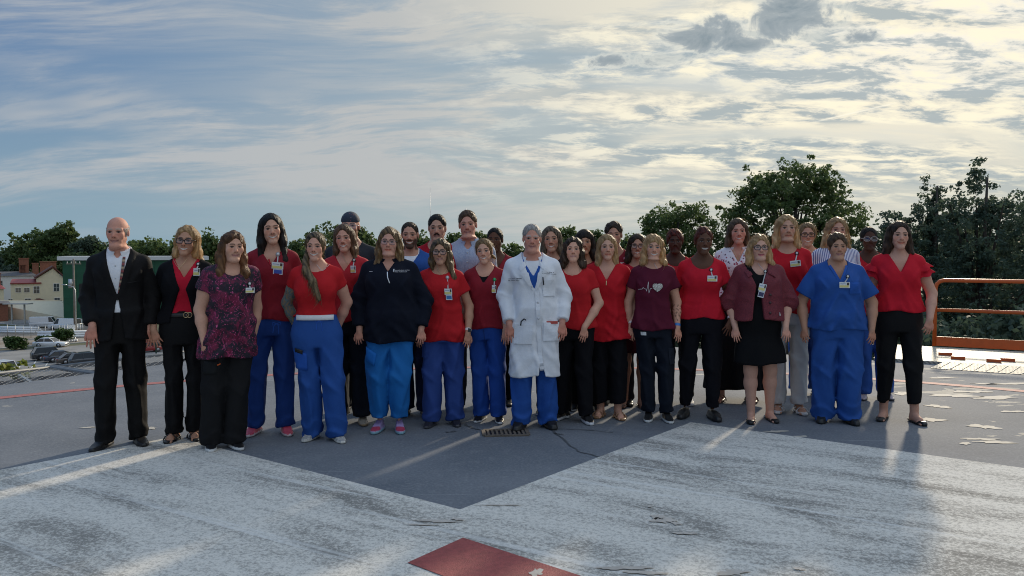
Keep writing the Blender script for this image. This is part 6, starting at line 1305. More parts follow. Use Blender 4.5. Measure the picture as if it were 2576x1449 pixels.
# tattooed woman
def ex(k):
    V, Q = k.surf['trousers'].patch([(-.155, .99), (.155, .99), (.155, 1.03), (-.155, 1.03)], 16, 2, .013); k.child('undershirt_hem', V, Q, (.72, .72, .72), CLOTHM); drawstring(k, 'trousers', .04, .985); necklace(k, 1.385, .05, METALS, False)
    V, Q = k.surf['trousers'].patch([(-.21, .60), (-.10, .58), (-.09, .72), (-.20, .75)], 5, 5, .006); o = k.child('cargo_pocket', V, Q, (.018, .09, .40), SCRUBM); V, Q = k.surf['trousers'].patch([(-.19, .735), (-.125, .715), (-.12, .745), (-.185, .765)], 3, 3, .012); k.child('phone', V, Q, (.015, .015, .016), LEATHER)
make_person('smiling woman in a short red tee and royal blue scrub trousers, tattooed arm', 793, 818, 1114, 582, P=dict(bw=1.06, bust=1.25, hip=1.12, seed=6, skin=PINK, yaw=.12, hyaw=-.05, hroll=.03, smile=1.0, teeth=True, tattoo=-1, arm=1.15, stance=.105, zchest=1.30, toe=20, leg=1.05,
    armR=dict(e=(.262, .11, 1.12), w=(.18, .15, .90)), armL=dict(e=(.250, .11, 1.12), w=(.16, .15, .90))), tops=[tee(SCARLET, hem=1.015, sleeve=.40, neck=('scoop', 1.375, .09), loose=.12, fold=.003)],
    bottom=pants(BLUE, (.106, .088, .084), .025, SCRUBM, waist=1.04, fold=.008, hembreak=.025), shoes=dict(kind='slip', c=(.52, .50, .46), sc=(.68, .66, .60), check=(.30, .30, .29)), sleeve=.34,
    hair=dict(style='pony', zl=1.14, t=.010, c1=(.018, .014, .012), c2=(.40, .29, .16), mask=(.072, -.118, -.03, .118), path=([(-.06, .05, 1.55), (-.085, .0, 1.46), (-.075, -.09, 1.39), (-.01, -.165, 1.30), (.05, -.185, 1.16)], [.03, .030, .030, .030, .014])), extra=ex)
# woman behind with the auburn-brown hair
def ex(k):
    badge(k, .085, 1.32, on='scrub_top', w=.045, h=.06, up=.075, reelface=(.7, .7, .65)); necklace(k, 1.36)
make_person('laughing woman with long light brown hair, red scrub top, black trousers, beige shoes', 867, 884, 1071, 563, P=dict(bw=1.02, seed=7, skin=PINK, yaw=.05, smile=1.0, teeth=True, stance=.10, zchest=1.25, hroll=-.05), tops=[scrub(RED, hem=.88)], bottom=pants(INK, (.10, .085, .085), .06, SCRUBM),
    shoes=dict(kind='slip', c=(.40, .34, .26), sc=(.42, .28, .15)), hair=dict(style='long', zl=1.31, vol=.95, front=(.01, -.01), c1=(.09, .05, .03), c2=(.30, .18, .10), mask=(.066, -.118, -.03, .114)), extra=ex)
make_person('man in a patterned scrub cap and clear glasses behind the laughing woman', 882, 893, 1042, 532, P=dict(detail=.75, male=True, bw=1.0, seed=8, skin=PINK, smile=.4, beard=(.22, .11, .06), stance=.10, hyaw=.05), tops=[tee((.03, .033, .04), hem=.86)], bottom=pants(INK), shoes=dict(kind='clog', c=BLACK), cap=True, glasses=dict(c=(.45, .45, .46), w=.027, h=.018), hands=(0, 0))
# woman in the navy pullover
def ex(k):
    stitches(k, 'pullover', -.155, 1.335, .05, ((6,),), (.62, .62, .66), seed=3); stitches(k, 'pullover', .065, 1.345, .12, ((14, 8), (6, 12)), (.62, .62, .66), seed=4)
    V, Q = k.surf['pullover'].patch([(.048, 1.333), (.058, 1.333), (.058, 1.358), (.048, 1.358)], 1, 2, .004); k.child('emblem', V, Q, (.6, .6, .62), CLOTHM)
    V, Q = k.surf['pullover'].line([(0, 1.335), (.004, 1.29), (.02, 1.245)], .008, .006); k.child('zip', V, Q, (.30, .31, .33), METALS)
    collared(k, (.009, .011, .02), CLOTHM, 'pullover', h=.032, cw=.03, r=.068, spread=.65, flare=.12)
    sf = k.surf['trousers']
    for x in (-.2,): V, Q = sf.patch([(-.19, .60), (-.12, .56), (-.10, .66), (-.20, .72)], 4, 4, .006); k.child('cargo_pocket', V, Q, (.014, .16, .54), SCRUBM)
make_person('woman in a navy half zip pullover and bright blue trousers with lilac running shoes', 979, 979, 1092, 571, P=dict(bw=1.24, bust=1.15, belly=.045, arm=1.3, seed=9, skin=PINK, yaw=.03, hyaw=.02, hroll=.04, smile=.35, face=1.10, age=.6, stance=.088, zchest=1.30, leg=1.14, toe=10, hip=.98,
    armR=dict(e=(.285, .04, 1.09), w=(.265, -.06, .855), n=(.1, -1, 0), curl=.6), armL=dict(e=(.285, .04, 1.09), w=(.265, -.06, .855), n=(.1, -1, 0), curl=.6)),
    tops=[('pullover', dict(off=.020, hem=.755, sleeve=1.88, sr=.020, neck=('v', 1.335, .060), loose=.85, fold=.006, nr=.070, c=(.0075, .0095, .018)), CLOTHM)],
    bottom=pants(CYAN, (.104, .088, .060), .115, SCRUBM, fold=.009, hembreak=.0), shoes=dict(kind='sneaker', c=(.34, .26, .48), sc=(.24, .42, .50), tip=(.42, .05, .10), sole=.03), sleeve=1.84,
    hair=dict(style='long', zl=1.315, vol=1.2, front=(-.02, .0), wave=.004, fly=1.5, c1=(.09, .055, .03), c2=(.44, .29, .14), mask=(.066, -.118, -.035, .116)), glasses=dict(c=(.10, .08, .08), w=.027, h=.018, r=.0016), extra=ex)
# bearded man
def ex(k): V, Q = k.surf['scrub_top'].patch([(-.03, 1.375), (.03, 1.375), (.045, 1.40), (-.045, 1.40)], 3, 2, .002)
make_person('bearded man with cropped brown hair in a royal blue scrub top over white tee', 1031, 1046, 1052, 556, P=dict(male=True, bw=1.12, seed=10, skin=(.56, .33, .25), smile=.8, teeth=True, beard=(.045, .028, .02), brow=(.05, .03, .02), yaw=.05, stance=.10, jaw=1.05, zchest=1.3),
    tops=[('undershirt', dict(off=.006, hem=1.1, sleeve=0, neck=('scoop', 1.395, .07), c=WHITE), CLOTHM), scrub(BLUE, neck=('v', 1.31, .08))], bottom=pants((.014, .018, .05), (.108, .09, .088), .05, SCRUBM), shoes=dict(kind='clog', c=BLACK), hair=dict(style='male', t=.005, sl=.25, fly=.3, **BRUN, mask=(.078, -.118, -.03, .118)))
# man with the moustache
make_person('man with dark moustache and short black hair in a crimson tee, back row', 1100, 1112, 1037, 537, P=dict(detail=.75, male=True, bw=1.16, seed=11, skin=(.55, .34, .265), smile=.05, moustache=(.02, .014, .012), brow=(.02, .014, .012), beard=None, lips=(0.345, 0.189, 0.162), yaw=.02, hpitch=.05, face=1.05, jaw=1.08, stance=.12), tops=[tee((.36, .010, .022), sr=.02, off=.014)],
    bottom=pants(INK), shoes=dict(kind='sneaker', c=(.02, .02, .02), sc=(.35, .32, .25)), hair=dict(style='male', t=.010, sl=.3, fly=.4, c1=(.012, .010, .010), c2=(.03, .024, .02), mask=(.074, -.118, -.03, .116)))
# woman in the red tee with glasses
def ex(k): badge(k, .075, 1.225, on='shirt', w=.07, h=.055, up=.125, second=(.05, .18, .42), rx=-.005, reel=(.42, .38, .38)); watch(k, 1, (.7, .7, .68)); necklace(k, 1.375, .05); pocket(k, 'trousers', -.16, .70, .07, .14, (.028, .066, .25), SCRUBM, 'cargo_pocket')
make_person('smiling woman with long windblown brown hair, dark framed glasses and scarlet tee', 1108, 1116, 1076, 599, P=dict(bw=1.06, bust=1.1, seed=12, skin=TAN, yaw=-.02, smile=.9, lips=(0.483, 0.243, 0.216), face=1.05, stance=.108, zchest=1.3, leg=1.06,
    armR=dict(e=(.25, .06, 1.09), w=(.225, -.05, .85), n=(.2, -1, 0)), armL=dict(e=(.245, .05, 1.08), w=(.235, -.07, .85), n=(.25, -1, 0), curl=.3)), tops=[tee(SCARLET, hem=.775, sleeve=.52, sr=.022, off=.014, loose=.8, fold=.006, neck=('scoop', 1.372, .088))],
    bottom=pants(SLATE, (.102, .085, .082), .04, SCRUBM, fold=.008), shoes=dict(kind='sneaker', c=(.022, .022, .03), sc=(.06, .06, .07)), sleeve=.46, hair=dict(style='long', zl=1.23, vol=1.1, front=(-.01, -.05), wave=.0032, sweep=.025, fly=1.8, c1=(.06, .038, .022), c2=(.30, .20, .105), mask=(.068, -.118, -.035, .115)), glasses=dict(c=(.02, .015, .015), w=.0275, h=.021, r=.0028), extra=ex)
def ex(k):
    collared(k, (.34, .41, .56), PRN['chambray'], 'shirt', h=.034, cw=.02, r=.066)
    V, Q = k.surf['shirt'].line([(0, 1.37), (0, 1.0)], .030, .004); o = k.child('placket', V, Q, (.36, .43, .57), PRN['chambray'])
    for z in (1.34, 1.26, 1.18): V, Q = k.surf['shirt'].patch([(-.005, z), (.005, z), (.005, z + .010), (-.005, z + .010)], 1, 1, .008); k.child('button', V, Q, (.6, .6, .6), CLOTHM, parent=o)
make_person('man in a light blue button shirt with short ginger brown hair, tallest behind', 1178, 1186, 1036, 529, P=dict(detail=.75, male=True, bw=1.0, seed=13, skin=(.60, .33, .265), smile=.7, brow=(.14, .08, .05), lips=(0.460, 0.230, 0.203), yaw=-.02, hroll=-.05, stance=.12, age=.5), tops=[('shirt', dict(off=.014, hem=.86, sleeve=1.5, neck=('v', 1.365, .05), loose=.6, c=(.36, .43, .57)), PRN['chambray'])], bottom=pants((.03, .03, .035)), shoes=dict(kind='dress', c=BLACK), sleeve=1.4,
    hair=dict(style='male', t=.010, lift=.006, sl=.35, fly=.4, c1=(.09, .05, .03), c2=(.24, .14, .08), mask=(.075, -.120, -.03, .114)), extra=ex)
# blonde in the crimson scrub top
def ex(k):
    badge(k, .105, 1.235, on='scrub_top', w=.04, h=.07, up=.085, reel=(.02, .30, .10), reelface=(.05, .45, .18)); V, Q = k.surf['trousers'].line([(.0, .86), (.0, .70)], .006, .003); k.child('fly_seam', V, Q, (.010, .035, .15), SCRUBM)
make_person('blonde woman with hair pulled back, crimson scrub top over black undershirt', 1219, 1233, 1065, 598, P=dict(bw=.98, bust=1.0, seed=14, skin=FAIR, yaw=-.10, hyaw=.02, hroll=-.07, smile=1.0, teeth=True, stance=.085, zchest=1.27, eye=(.10, .13, .15),
    armR=dict(e=(.22, .08, 1.09), w=(.215, .02, .85)), armL=dict(e=(.22, .05, 1.09), w=(.20, -.07, .85), n=(.2, -1, 0))), tops=[('undershirt', dict(off=.005, hem=1.1, sleeve=0, neck=('scoop', 1.345, .085), nr=.075, c=BLACK), CLOTHM), scrub(CRIM, hem=.87, neck=('v', 1.285, .092), off=.012)],
    bottom=pants((.013, .062, .30), (.100, .082, .080), .045, SCRUBM), shoes=dict(kind='sneaker', c=BLACK, sc=(.7, .7, .7)), hair=dict(style='up', t=.010, zc=-.045, fly=1.4, ends=[((.06, .03, -.04), (.105, .04, -.075), .02, .008), ((.05, .06, -.03), (.09, .07, -.06), .02, .01)], **DBLOND, mask=(.071, -.118, -.03, .112)), extra=ex)
make_person('dark skinned woman with hair slicked back, red V neck top, behind the blonde', 1246, 1252, 1021, 571, P=dict(detail=.75, bw=1.12, bust=1.15, seed=15, skin=DARK, smile=.8, brow=(.015, .01, .01), lips=(0.115, 0.047, 0.041), face=1.08, yaw=-.1, hyaw=-.05, stance=.10, zchest=1.2, neckr=1.08), tops=[scrub(CRIM, neck=('v', 1.24, .10))], bottom=pants(BLACK, hem=.05), shoes=dict(kind='sneaker', c=BLACK), hair=dict(style='up', t=.007, zc=-.04, sl=.4, fly=.2, c1=(.010, .009, .009), c2=(.022, .018, .016), mask=(.074, -.118, -.03, .116)), extra=lambda k: earrings(k, .012))
# doctor in the white coat
def ex(k):
    sf = k.surf['lab_coat']; V = collared(k, WHITE, CLOTHM, 'lab_coat', h=.022, cw=.05, r=.072, spread=.3, drop=.035, flare=.55)
    for sg in (-1, 1):
        q = [(sg * .068, 1.395), (sg * .125, 1.345), (sg * .105, 1.315), (sg * .052, 1.36)]; q = q if sg > 0 else [q[3], q[2], q[1], q[0]]
        Vp, Qp = sf.patch(q, 4, 4, .007); k.child('collar_flap', Vp, Qp, WHITE, CLOTHM, False)
        q = [(sg * .095, 1.325), (sg * .115, 1.29), (sg * .012, 1.155), (sg * .040, 1.30)]; q = q if sg > 0 else [q[3], q[2], q[1], q[0]]
        Vp, Qp = sf.patch(q, 5, 5, .006); k.child('lapel', Vp, Qp, WHITE, CLOTHM, False)
    Vp, Qp = sf.line([(.020, 1.15), (.020, 1.0), (.030, .80), (.050, .60), (.075, .46)], .036, .006); o = k.child('placket', Vp, Qp, WHITE, CLOTHM, False)
    for z in (1.19, 1.06, .93): x = -.02 if z > 1.1 else .022; mb = MB(); y = sf.y(x, z) - .008; mb.tube([(x, y + .004, z), (x, y - .002, z)], .010, 10); k.mb('button', mb, FRAMEM, o, (.62, .62, .64))
    pk = pocket(k, 'lab_coat', .125, 1.175, .105, .13, WHITE, CLOTHM, 'breast_pocket', .008); mb = MB(); y = sf.y(.085, 1.24) - .014; mb.tube([(.082, y, 1.20), (.080, y, 1.265)], .005, 6); k.mb('pen', mb, FRAMEM, pk, (.01, .01, .015))
    p1 = pocket(k, 'lab_coat', -.105, .80, .155, .16, WHITE, CLOTHM, 'hip_pocket', .012); p2 = pocket(k, 'lab_coat', .135, .82, .135, .15, WHITE, CLOTHM, 'hip_pocket', .012)
    mb = MB(); y = sf.y(-.10, .88) - .022; mb.tube([(-.13, y, .87), (-.125, y, .905), (-.10, y - .004, .925), (-.085, y, .915)], .006, 6); k.mb('stethoscope_end', mb, FRAMEM, p1, (.015, .015, .018)); mb = MB(); y = sf.y(.14, .90) - .016; mb.box((.14, y, .895), (.095, .006, .022)); k.mb('pocket_card', mb, PRINTM, p2, (.48, .07, .05))
    stitches(k, 'lab_coat', -.215, 1.245, .12, ((12, 9), (3, 7, 6)), (.012, .015, .035), seed=7, slope=.06); stitches(k, 'lab_coat', .075, 1.305, .14, ((7, 2, 6, 2), (14, 9)), (.012, .015, .035), seed=8, slope=-.06)
make_person('white haired doctor in a long white lab coat over blue scrubs', 1337, 1345, 1083, 563, P=dict(male=True, bw=.96, belly=.03, seed=16, age=1.2, skin=(.58, .31, .245), smile=.6, brow=(.45, .42, .38), lips=(0.414, 0.203, 0.176), stance=.118, toe=16, leg=1.06, zchest=1.3, jaw=1.04, neckr=1.08, hroll=.02,
    armR=dict(e=(.258, .03, 1.10), w=(.225, -.09, .875), n=(.05, -1, 0), spread=1.3, curl=.25, fd=(-.25, -.12, -.95)), armL=dict(e=(.258, .03, 1.11), w=(.228, -.09, .885), n=(.3, -1, 0), curl=.5)),
    tops=[('undershirt', dict(off=.006, hem=1.1, sleeve=0, neck=('scoop', 1.395, .07), c=(.72, .72, .74)), CLOTHM), ('scrub_top', dict(off=.013, hem=.85, sleeve=0, neck=('v', 1.27, .085), c=(.02, .09, .36)), SCRUBM), ('lab_coat', dict(off=.022, so=.018, hem=.445, sleeve=1.90, loose=.6, flare=.02, neck=('open', 1.165, .088), zb=1.16, wb=.0, lapel=.003, slit=(.05, .62), c=WHITE, sr=.012, fold=.0045, nr=.084, res=.0095), CLOTHM)],
    bottom=pants((.018, .080, .32), (.102, .088, .080), .035, SCRUBM, fold=.009, hembreak=.02), shoes=dict(kind='clog', c=(.013, .012, .012), w=1.08), hair=dict(style='male', t=.009, lift=.004, sl=.4, fly=.8, strands=420, **GREY, mask=(.076, -.122, -.03, .122)), sleeve=1.86, extra=ex)
make_person('woman with long straight ash blonde hair smiling over the doctor\'s shoulder', 1388, 1394, 1048, 567, P=dict(detail=.75, bw=.96, seed=17, skin=(.52, .31, .23), smile=.9, teeth=True, yaw=-.15, hyaw=.05, hroll=-.06, brow=(.03, .02, .015)), tops=[tee((.022, .014, .022))], bottom=pants(BLACK), shoes=dict(kind='sneaker', c=BLACK, sc=(.5, .5, .5)), hands=(0, 0), hair=dict(style='long', zl=1.33, vol=.9, front=.0, t=.010, c1=(.07, .05, .035), c2=(.34, .27, .19), mask=(.064, -.118, -.03, .112), mx=.004))
# curly brown-haired woman
make_person('woman with curly dark brown hair in a red tee with black and white running shoes', 1441, 1440, 1066, 596, P=dict(bw=1.03, bust=1.0, seed=18, skin=FAIR, yaw=-.18, hyaw=.12, hpitch=-.10, smile=.35, teeth=False, stance=.13, zchest=1.3, toe=22, leg=1.05, lips=(0.552, 0.297, 0.257),
    armR=dict(e=(.23, .06, 1.09), w=(.20, -.02, .86)), armL=dict(e=(.235, .0, 1.10), w=(.105, -.165, .885), n=(.2, -1, 0), curl=.3, fd=(-.15, -.15, -.95))), tops=[tee(SCARLET, hem=.865, sleeve=.50, sr=.012, loose=.4, neck=('scoop', 1.35, .092))], bottom=pants((.007, .007, .009), (.096, .076, .068), .06), sleeve=.44,
    shoes=dict(kind='sneaker', c=(.014, .014, .015), sc=(.70, .70, .70), sole=.032, len=.20), hair=dict(style='bob', zl=1.40, vol=1.12, front=-.01, wave=.0045, fly=1.6, c1=(.028, .018, .012), c2=(.13, .085, .055), mask=(.064, -.118, -.03, .112)))
make_person('dark haired woman with a long fringe mostly hidden in the back row', 1470, 1474, 1037, 576, P=dict(detail=.75, bw=1.0, seed=19, skin=TAN, smile=.5, yaw=-.1), tops=[tee(CRIM)], bottom=pants(BLACK, hem=.05), shoes=dict(kind='sneaker', c=BLACK, sc=(.6, .6, .6)), hands=(0, 0), hair=dict(style='bob', zl=1.38, vol=1.15, c1=(.014, .010, .009), c2=(.05, .032, .024), mask=(.056, -.124, -.05, .098), mx=.012))
# blonde in the zip blouse
def ex(k):
    V, Q = k.surf['blouse'].line([(.0, 1.275), (.0, 1.235)], .007, .006); k.child('zip', V, Q, (.6, .5, .3), METALG); watch(k, 1, (.70, .66, .64))
make_person('woman with straight blonde hair in a loose red V neck blouse with zip', 1526, 1533, 1056, 588, P=dict(bw=1.12, bust=1.1, seed=20, skin=FAIR, yaw=-.12, hyaw=.10, smile=.3, stance=.085, arm=1.12, toe=14, zchest=1.22, face=1.05, leg=1.05,
    armR=dict(e=(.24, .10, 1.09), w=(.22, .08, .86)), armL=dict(e=(.265, .04, 1.09), w=(.245, -.07, .86), n=(.2, -1, 0), curl=.35)), tops=[('blouse', dict(off=.014, hem=.735, sleeve=.42, sr=.02, neck=('v', 1.275, .088), loose=.85, flare=.02, fold=.007, hemcurve=-.02, c=(.48, .014, .022)), CLOTHM)], bottom=pants((.007, .007, .009), (.102, .086, .078), .135), ankles=True, sleeve=.36,
    shoes=dict(kind='sandal', c=(.26, .14, .07), sole=.022, w=1.05), hair=dict(style='long', zl=1.385, vol=.95, front=(-.02, .0), t=.010, c1=(.32, .20, .09), c2=(.74, .53, .28), mask=(.065, -.118, -.035, .116), mx=-.005), extra=ex)
make_person('woman with very short curly brown hair, crimson scrub top with pink badge reel', 1545, 1551, 1021, 558, P=dict(detail=.75, bw=1.0, seed=21, skin=(.50, .29, .22), smile=.8, teeth=True, yaw=-.15, hroll=-.05), tops=[scrub(CRIM, neck=('v', 1.33, .09))], bottom=pants(INK), shoes=dict(kind='sneaker', c=BLACK), hair=dict(style='male', t=.014, lift=.006, wave=.003, sl=.4, c1=(.035, .02, .014), c2=(.11, .065, .042), mask=(.072, -.118, -.03, .112)), extra=lambda k: badge(k, .10, 1.30, on='scrub_top', up=.06, reel=(.5, .12, .16), reelface=(.6, .2, .22)))
make_person('woman with a brown bob and glasses behind, maroon skirt and bare legs', 1603, 1592, 1029, 587, P=dict(detail=.75, bw=1.05, seed=22, skin=(.47, .28, .21), smile=.8, teeth=True, yaw=-.1, stance=.085, leg=1.05), tops=[tee((.42, .012, .03), hem=.83)], bottom=('skirt', dict(skirt=True, hem=.55, c=(.06, .008, .016), flare=.015, waist=1.0), CLOTHM), legs=True, shoes=dict(kind='flat', c=(.16, .08, .05)), hair=dict(style='bob', zl=1.39, vol=1.05, **BRUN, mask=(.063, -.118, -.035, .113)), glasses=dict(c=(.03, .015, .015), w=.026, h=.018))
# maroon tee with the heart
def ex(k):
    sf = k.surf['shirt']; zc = 1.215
    V, Q = sf.line([(-.145, zc - .012), (-.11, zc - .008), (-.10, zc + .006), (-.088, zc - .006), (-.074, zc - .008), (-.068, zc - .028), (-.054, zc + .058), (-.046, zc - .045), (-.034, zc - .004), (-.018, zc - .002)], .004, .005, .006); k.child('heartbeat_print', V, Q, (.55, .50, .50), PRINTM)
    P = []; Qf = []
    n = 21
    for j in range(n):
        for i in range(n):
            u, v = -1 + 2 * i / (n - 1), -1.1 + 2.3 * j / (n - 1); x, z = .032 + u * .050, zc + v * .042; P.append((x, sf.y(x, z, .02) - .0055, z))
    ins = lambda u, v: (u * u + v * v - .62) ** 3 - u * u * v ** 3 < 0
    for j in range(n - 1):
        for i in range(n - 1):
            u, v = -1 + 2 * (i + .5) / (n - 1), -1.1 + 2.3 * (j + .5) / (n - 1)
            if ins(u * 1.02, v): Qf.append((j * n + i, j * n + i + 1, (j + 1) * n + i + 1, (j + 1) * n + i))
    P = np.array(P, np.float32); r = np.random.default_rng(5); C = np.where(r.random((len(P), 1)) > .28, np.array((.66, .63, .57)), np.array((.26, .22, .19))); k.child('heart_print', P, np.array(Qf, np.int32), C, PRINTM)
    necklace(k, 1.36, .05, METALS); mb = MB(); A = k.p.arms[1]; d = A['W'] - A['E']; d = d / np.linalg.norm(d); a = A['W'] - d * .02; mb.tube([tuple(a - d * .012), tuple(a + d * .012)], .0305, 12, False); k.mb('wristband', mb, FRAMEM, col=(.04, .18, .50))
    pocket(k, 'trousers', -.10, .805, .05, .03, (.65, .66, .66), PRINTM, 'paper_slip', .006); pocket(k, 'trousers', .15, .60, .06, .15, (.016, .020, .030), CLOTHM, 'cargo_pocket')
make_person('woman with shaggy blonde bob in a maroon tee with a white heart print', 1642, 1655, 1064, 588, P=dict(bw=.97, bust=.95, seed=23, skin=(.60, .36, .27), smile=1.0, teeth=True, yaw=-.10, hyaw=.0, hroll=.05, stance=.082, ink=1, zchest=1.3, age=.3, toe=8, arm=.95, eye=(.08, .14, .18),
    armR=dict(e=(.225, .06, 1.08), w=(.21, .05, .85)), armL=dict(e=(.235, .04, 1.08), w=(.225, -.05, .86), n=(.5, -.85, 0), curl=.25)), tops=[tee((.095, .012, .028), hem=.835, sleeve=.52, sr=.024, off=.014, loose=.75, fold=.005, neck=('scoop', 1.385, .082))], bottom=pants((.010, .013, .021), (.090, .072, .064), .075, fold=.008), sleeve=.45,
    shoes=dict(kind='sneaker', c=(.013, .013, .014), sc=(.68, .68, .66), sole=.028), hair=dict(style='bob', zl=1.405, vol=1.12, front=-.01, wave=.004, fly=1.8, **BLOND, mask=(.062, -.120, -.048, .105)), extra=ex)
make_person('dark skinned woman with short copper braids, red top, white running shoes, back row', 1697, 1703, 1019, 576, P=dict(detail=.75, bw=1.08, seed=24, skin=DEEP, smile=.5, brow=(.012, .008, .008), lips=(0.103, 0.041, 0.038), face=1.08, yaw=-.15, stance=.10, zchest=1.25), tops=[tee(RED, neck=('scoop', 1.34, .095))], bottom=pants(INK, hem=.06), shoes=dict(kind='sneaker', c=(.6, .58, .56), sc=(.7, .7, .68)), hair=dict(style='male', t=.013, lift=.004, wave=.004, sl=.5, c1=(.05, .010, .008), c2=(.26, .045, .025), mask=(.070, -.122, -.035, .104), mx=-.012, sidez=.0))
# woman with copper twists
def ex(k): badge(k, .085, 1.255, on='shirt', w=.088, h=.05, up=.075, rx=-.01); watch(k, 1, (.72, .72, .72), (.6, .6, .6)); earrings(k, .012)
make_person('dark skinned woman with copper twists tied on top, red tee and black joggers', 1768, 1757, 1058, 572, P=dict(bw=1.10, bust=1.15, seed=25, skin=DARK, smile=.6, teeth=True, brow=(.012, .008, .008), lips=(0.138, 0.061, 0.054), yaw=-.18, hyaw=.15, stance=.125, zchest=1.27, neckr=1.05, toe=16, face=1.05, hip=1.08,
    armR=dict(e=(.26, .06, 1.09), w=(.245, .0, .85)), armL=dict(e=(.27, .03, 1.08), w=(.265, -.09, .885), n=(.2, -1, 0), spread=2.0, curl=.15, fd=(-.35, -.15, -.85))), tops=[tee((.50, .014, .028), hem=.90, sleeve=.52, sr=.014, neck=('scoop', 1.335, .10), loose=.3, fold=.005)], bottom=pants((.007, .007, .010), (.104, .080, .052), .105, fold=.008, waist=1.0, hembreak=0), sleeve=.46,
    shoes=dict(kind='clog', c=(.010, .010, .011), w=1.1, sole=.03), hair=dict(style='up', t=.009, zc=-.01, wave=.004, bun=((0, .01, .108), (.045, .05, .028)), lift=.0, sl=.5, c1=(.05, .012, .010), c2=(.26, .05, .035), mask=(.074, -.118, -.03, .114)), extra=ex)
# floral blouse
def ex(k): collared(k, (.5, .4, .42), PRN['paisley'], 'blouse', h=.026, cw=.035, r=.066, spread=.6); necklace(k, 1.34, .045)
make_person('woman with long wavy brown hair, white and maroon patterned blouse, long black skirt', 1856, 1850, 1014, 549, P=dict(bw=1.10, bust=1.1, seed=26, skin=(.58, .33, .26), smile=1.0, teeth=True, yaw=-.25, hyaw=.10, hroll=-.03, stance=.14, zchest=1.22, face=1.06), tops=[('blouse', dict(off=.014, hem=.93, sleeve=1.2, sr=.02, neck=('v', 1.29, .065), loose=.6, c=(.5, .4, .4)), PRN['paisley'])], bottom=('skirt', dict(skirt=True, hem=.125, c=BLACK, flare=.10, fold=.018, nf=8, waist=1.02), CLOTHM), ankles=True, sleeve=1.1,
    shoes=dict(kind='sandal', c=(.14, .07, .04)), hair=dict(style='long', zl=1.30, vol=1.1, front=.02, wave=.0032, fly=1.4, c1=(.055, .034, .022), c2=(.22, .14, .08), mask=(.066, -.118, -.03, .114)), extra=ex)
# tweed jacket
def ex(k):
    badge(k, .000, 1.225, on='jacket', w=.066, h=.066, tilt=-.22, up=.14, second=(.05, .05, .12), rx=.035); sf = k.surf['jacket']
    for sg in (-1, 1):
        q = [(sg * .062, 1.40), (sg * .15, 1.365), (sg * .125, 1.315), (sg * .058, 1.35)]; q = q if sg > 0 else [q[3], q[2], q[1], q[0]]
        V, Q = sf.patch(q, 5, 4, .010); k.child('collar_flap', V, Q, (.15, .02, .03), PRN['tweed'], False)
    for z in (1.16, 1.09, 1.0): mb = MB(); x = .075; y = sf.y(x, z) - .005; mb.tube([(x, y + .004, z), (x, y - .003, z)], .012, 10); k.mb('button', mb, FRAMEM, col=(.05, .012, .016))
    V, Q = sf.patch([(.165, .975), (.176, .975), (.168, 1.005), (.167, 1.005)], 1, 1, .008); k.child('tissue', V, Q, (.78, .78, .76), CLOTHM); necklace(k, 1.37, .055, METALS, False)
make_person('woman with blonde bob and black glasses in a maroon tweed jacket and black dress', 1909, 1914, 1066, 588, P=dict(bw=1.16, bust=1.12, belly=.03, seed=27, skin=(.62, .39, .31), leg=1.12, age=1.0, yaw=-.12, hyaw=.0, smile=.4, lips=(0.483, 0.135, 0.162), stance=.095, zchest=1.30, face=1.05, toe=10, neckr=1.05, arm=1.15,
    armR=dict(e=(.255, .05, 1.08), w=(.225, -.08, .86), n=(.3, -1, 0)), armL=dict(e=(.275, .03, 1.09), w=(.225, -.13, .87), n=(.1, -1, 0), curl=.4)), tops=[('dress_bodice', dict(off=.008, hem=.90, sleeve=0, neck=('scoop', 1.33, .075), loose=.4, c=BLACK), CLOTHM), ('jacket', dict(off=.026, so=.018, hem=.93, sleeve=1.08, sr=.036, cuff=1.5, loose=.95, flare=.02, neck=('open', 1.24, .088), ox=-.03, wm=.018, wb=.035, lapel=.002, c=(.15, .02, .03), nr=.078), PRN['tweed'])],
    bottom=('dress_skirt', dict(skirt=True, hem=.535, c=BLACK, flare=.055, fold=.008, nf=6, waist=1.04), CLOTHM), shoes=dict(kind='flat', c=BLACK), legs=True, sleeve=.96, hair=dict(style='bob', zl=1.40, vol=1.2, front=-.005, wave=.003, fly=2.2, sweep=.012, **BLOND, mask=(.066, -.118, -.035, .112), mx=.006), glasses=dict(c=(.012, .012, .014), w=.0275, h=.018, r=.003), extra=ex)
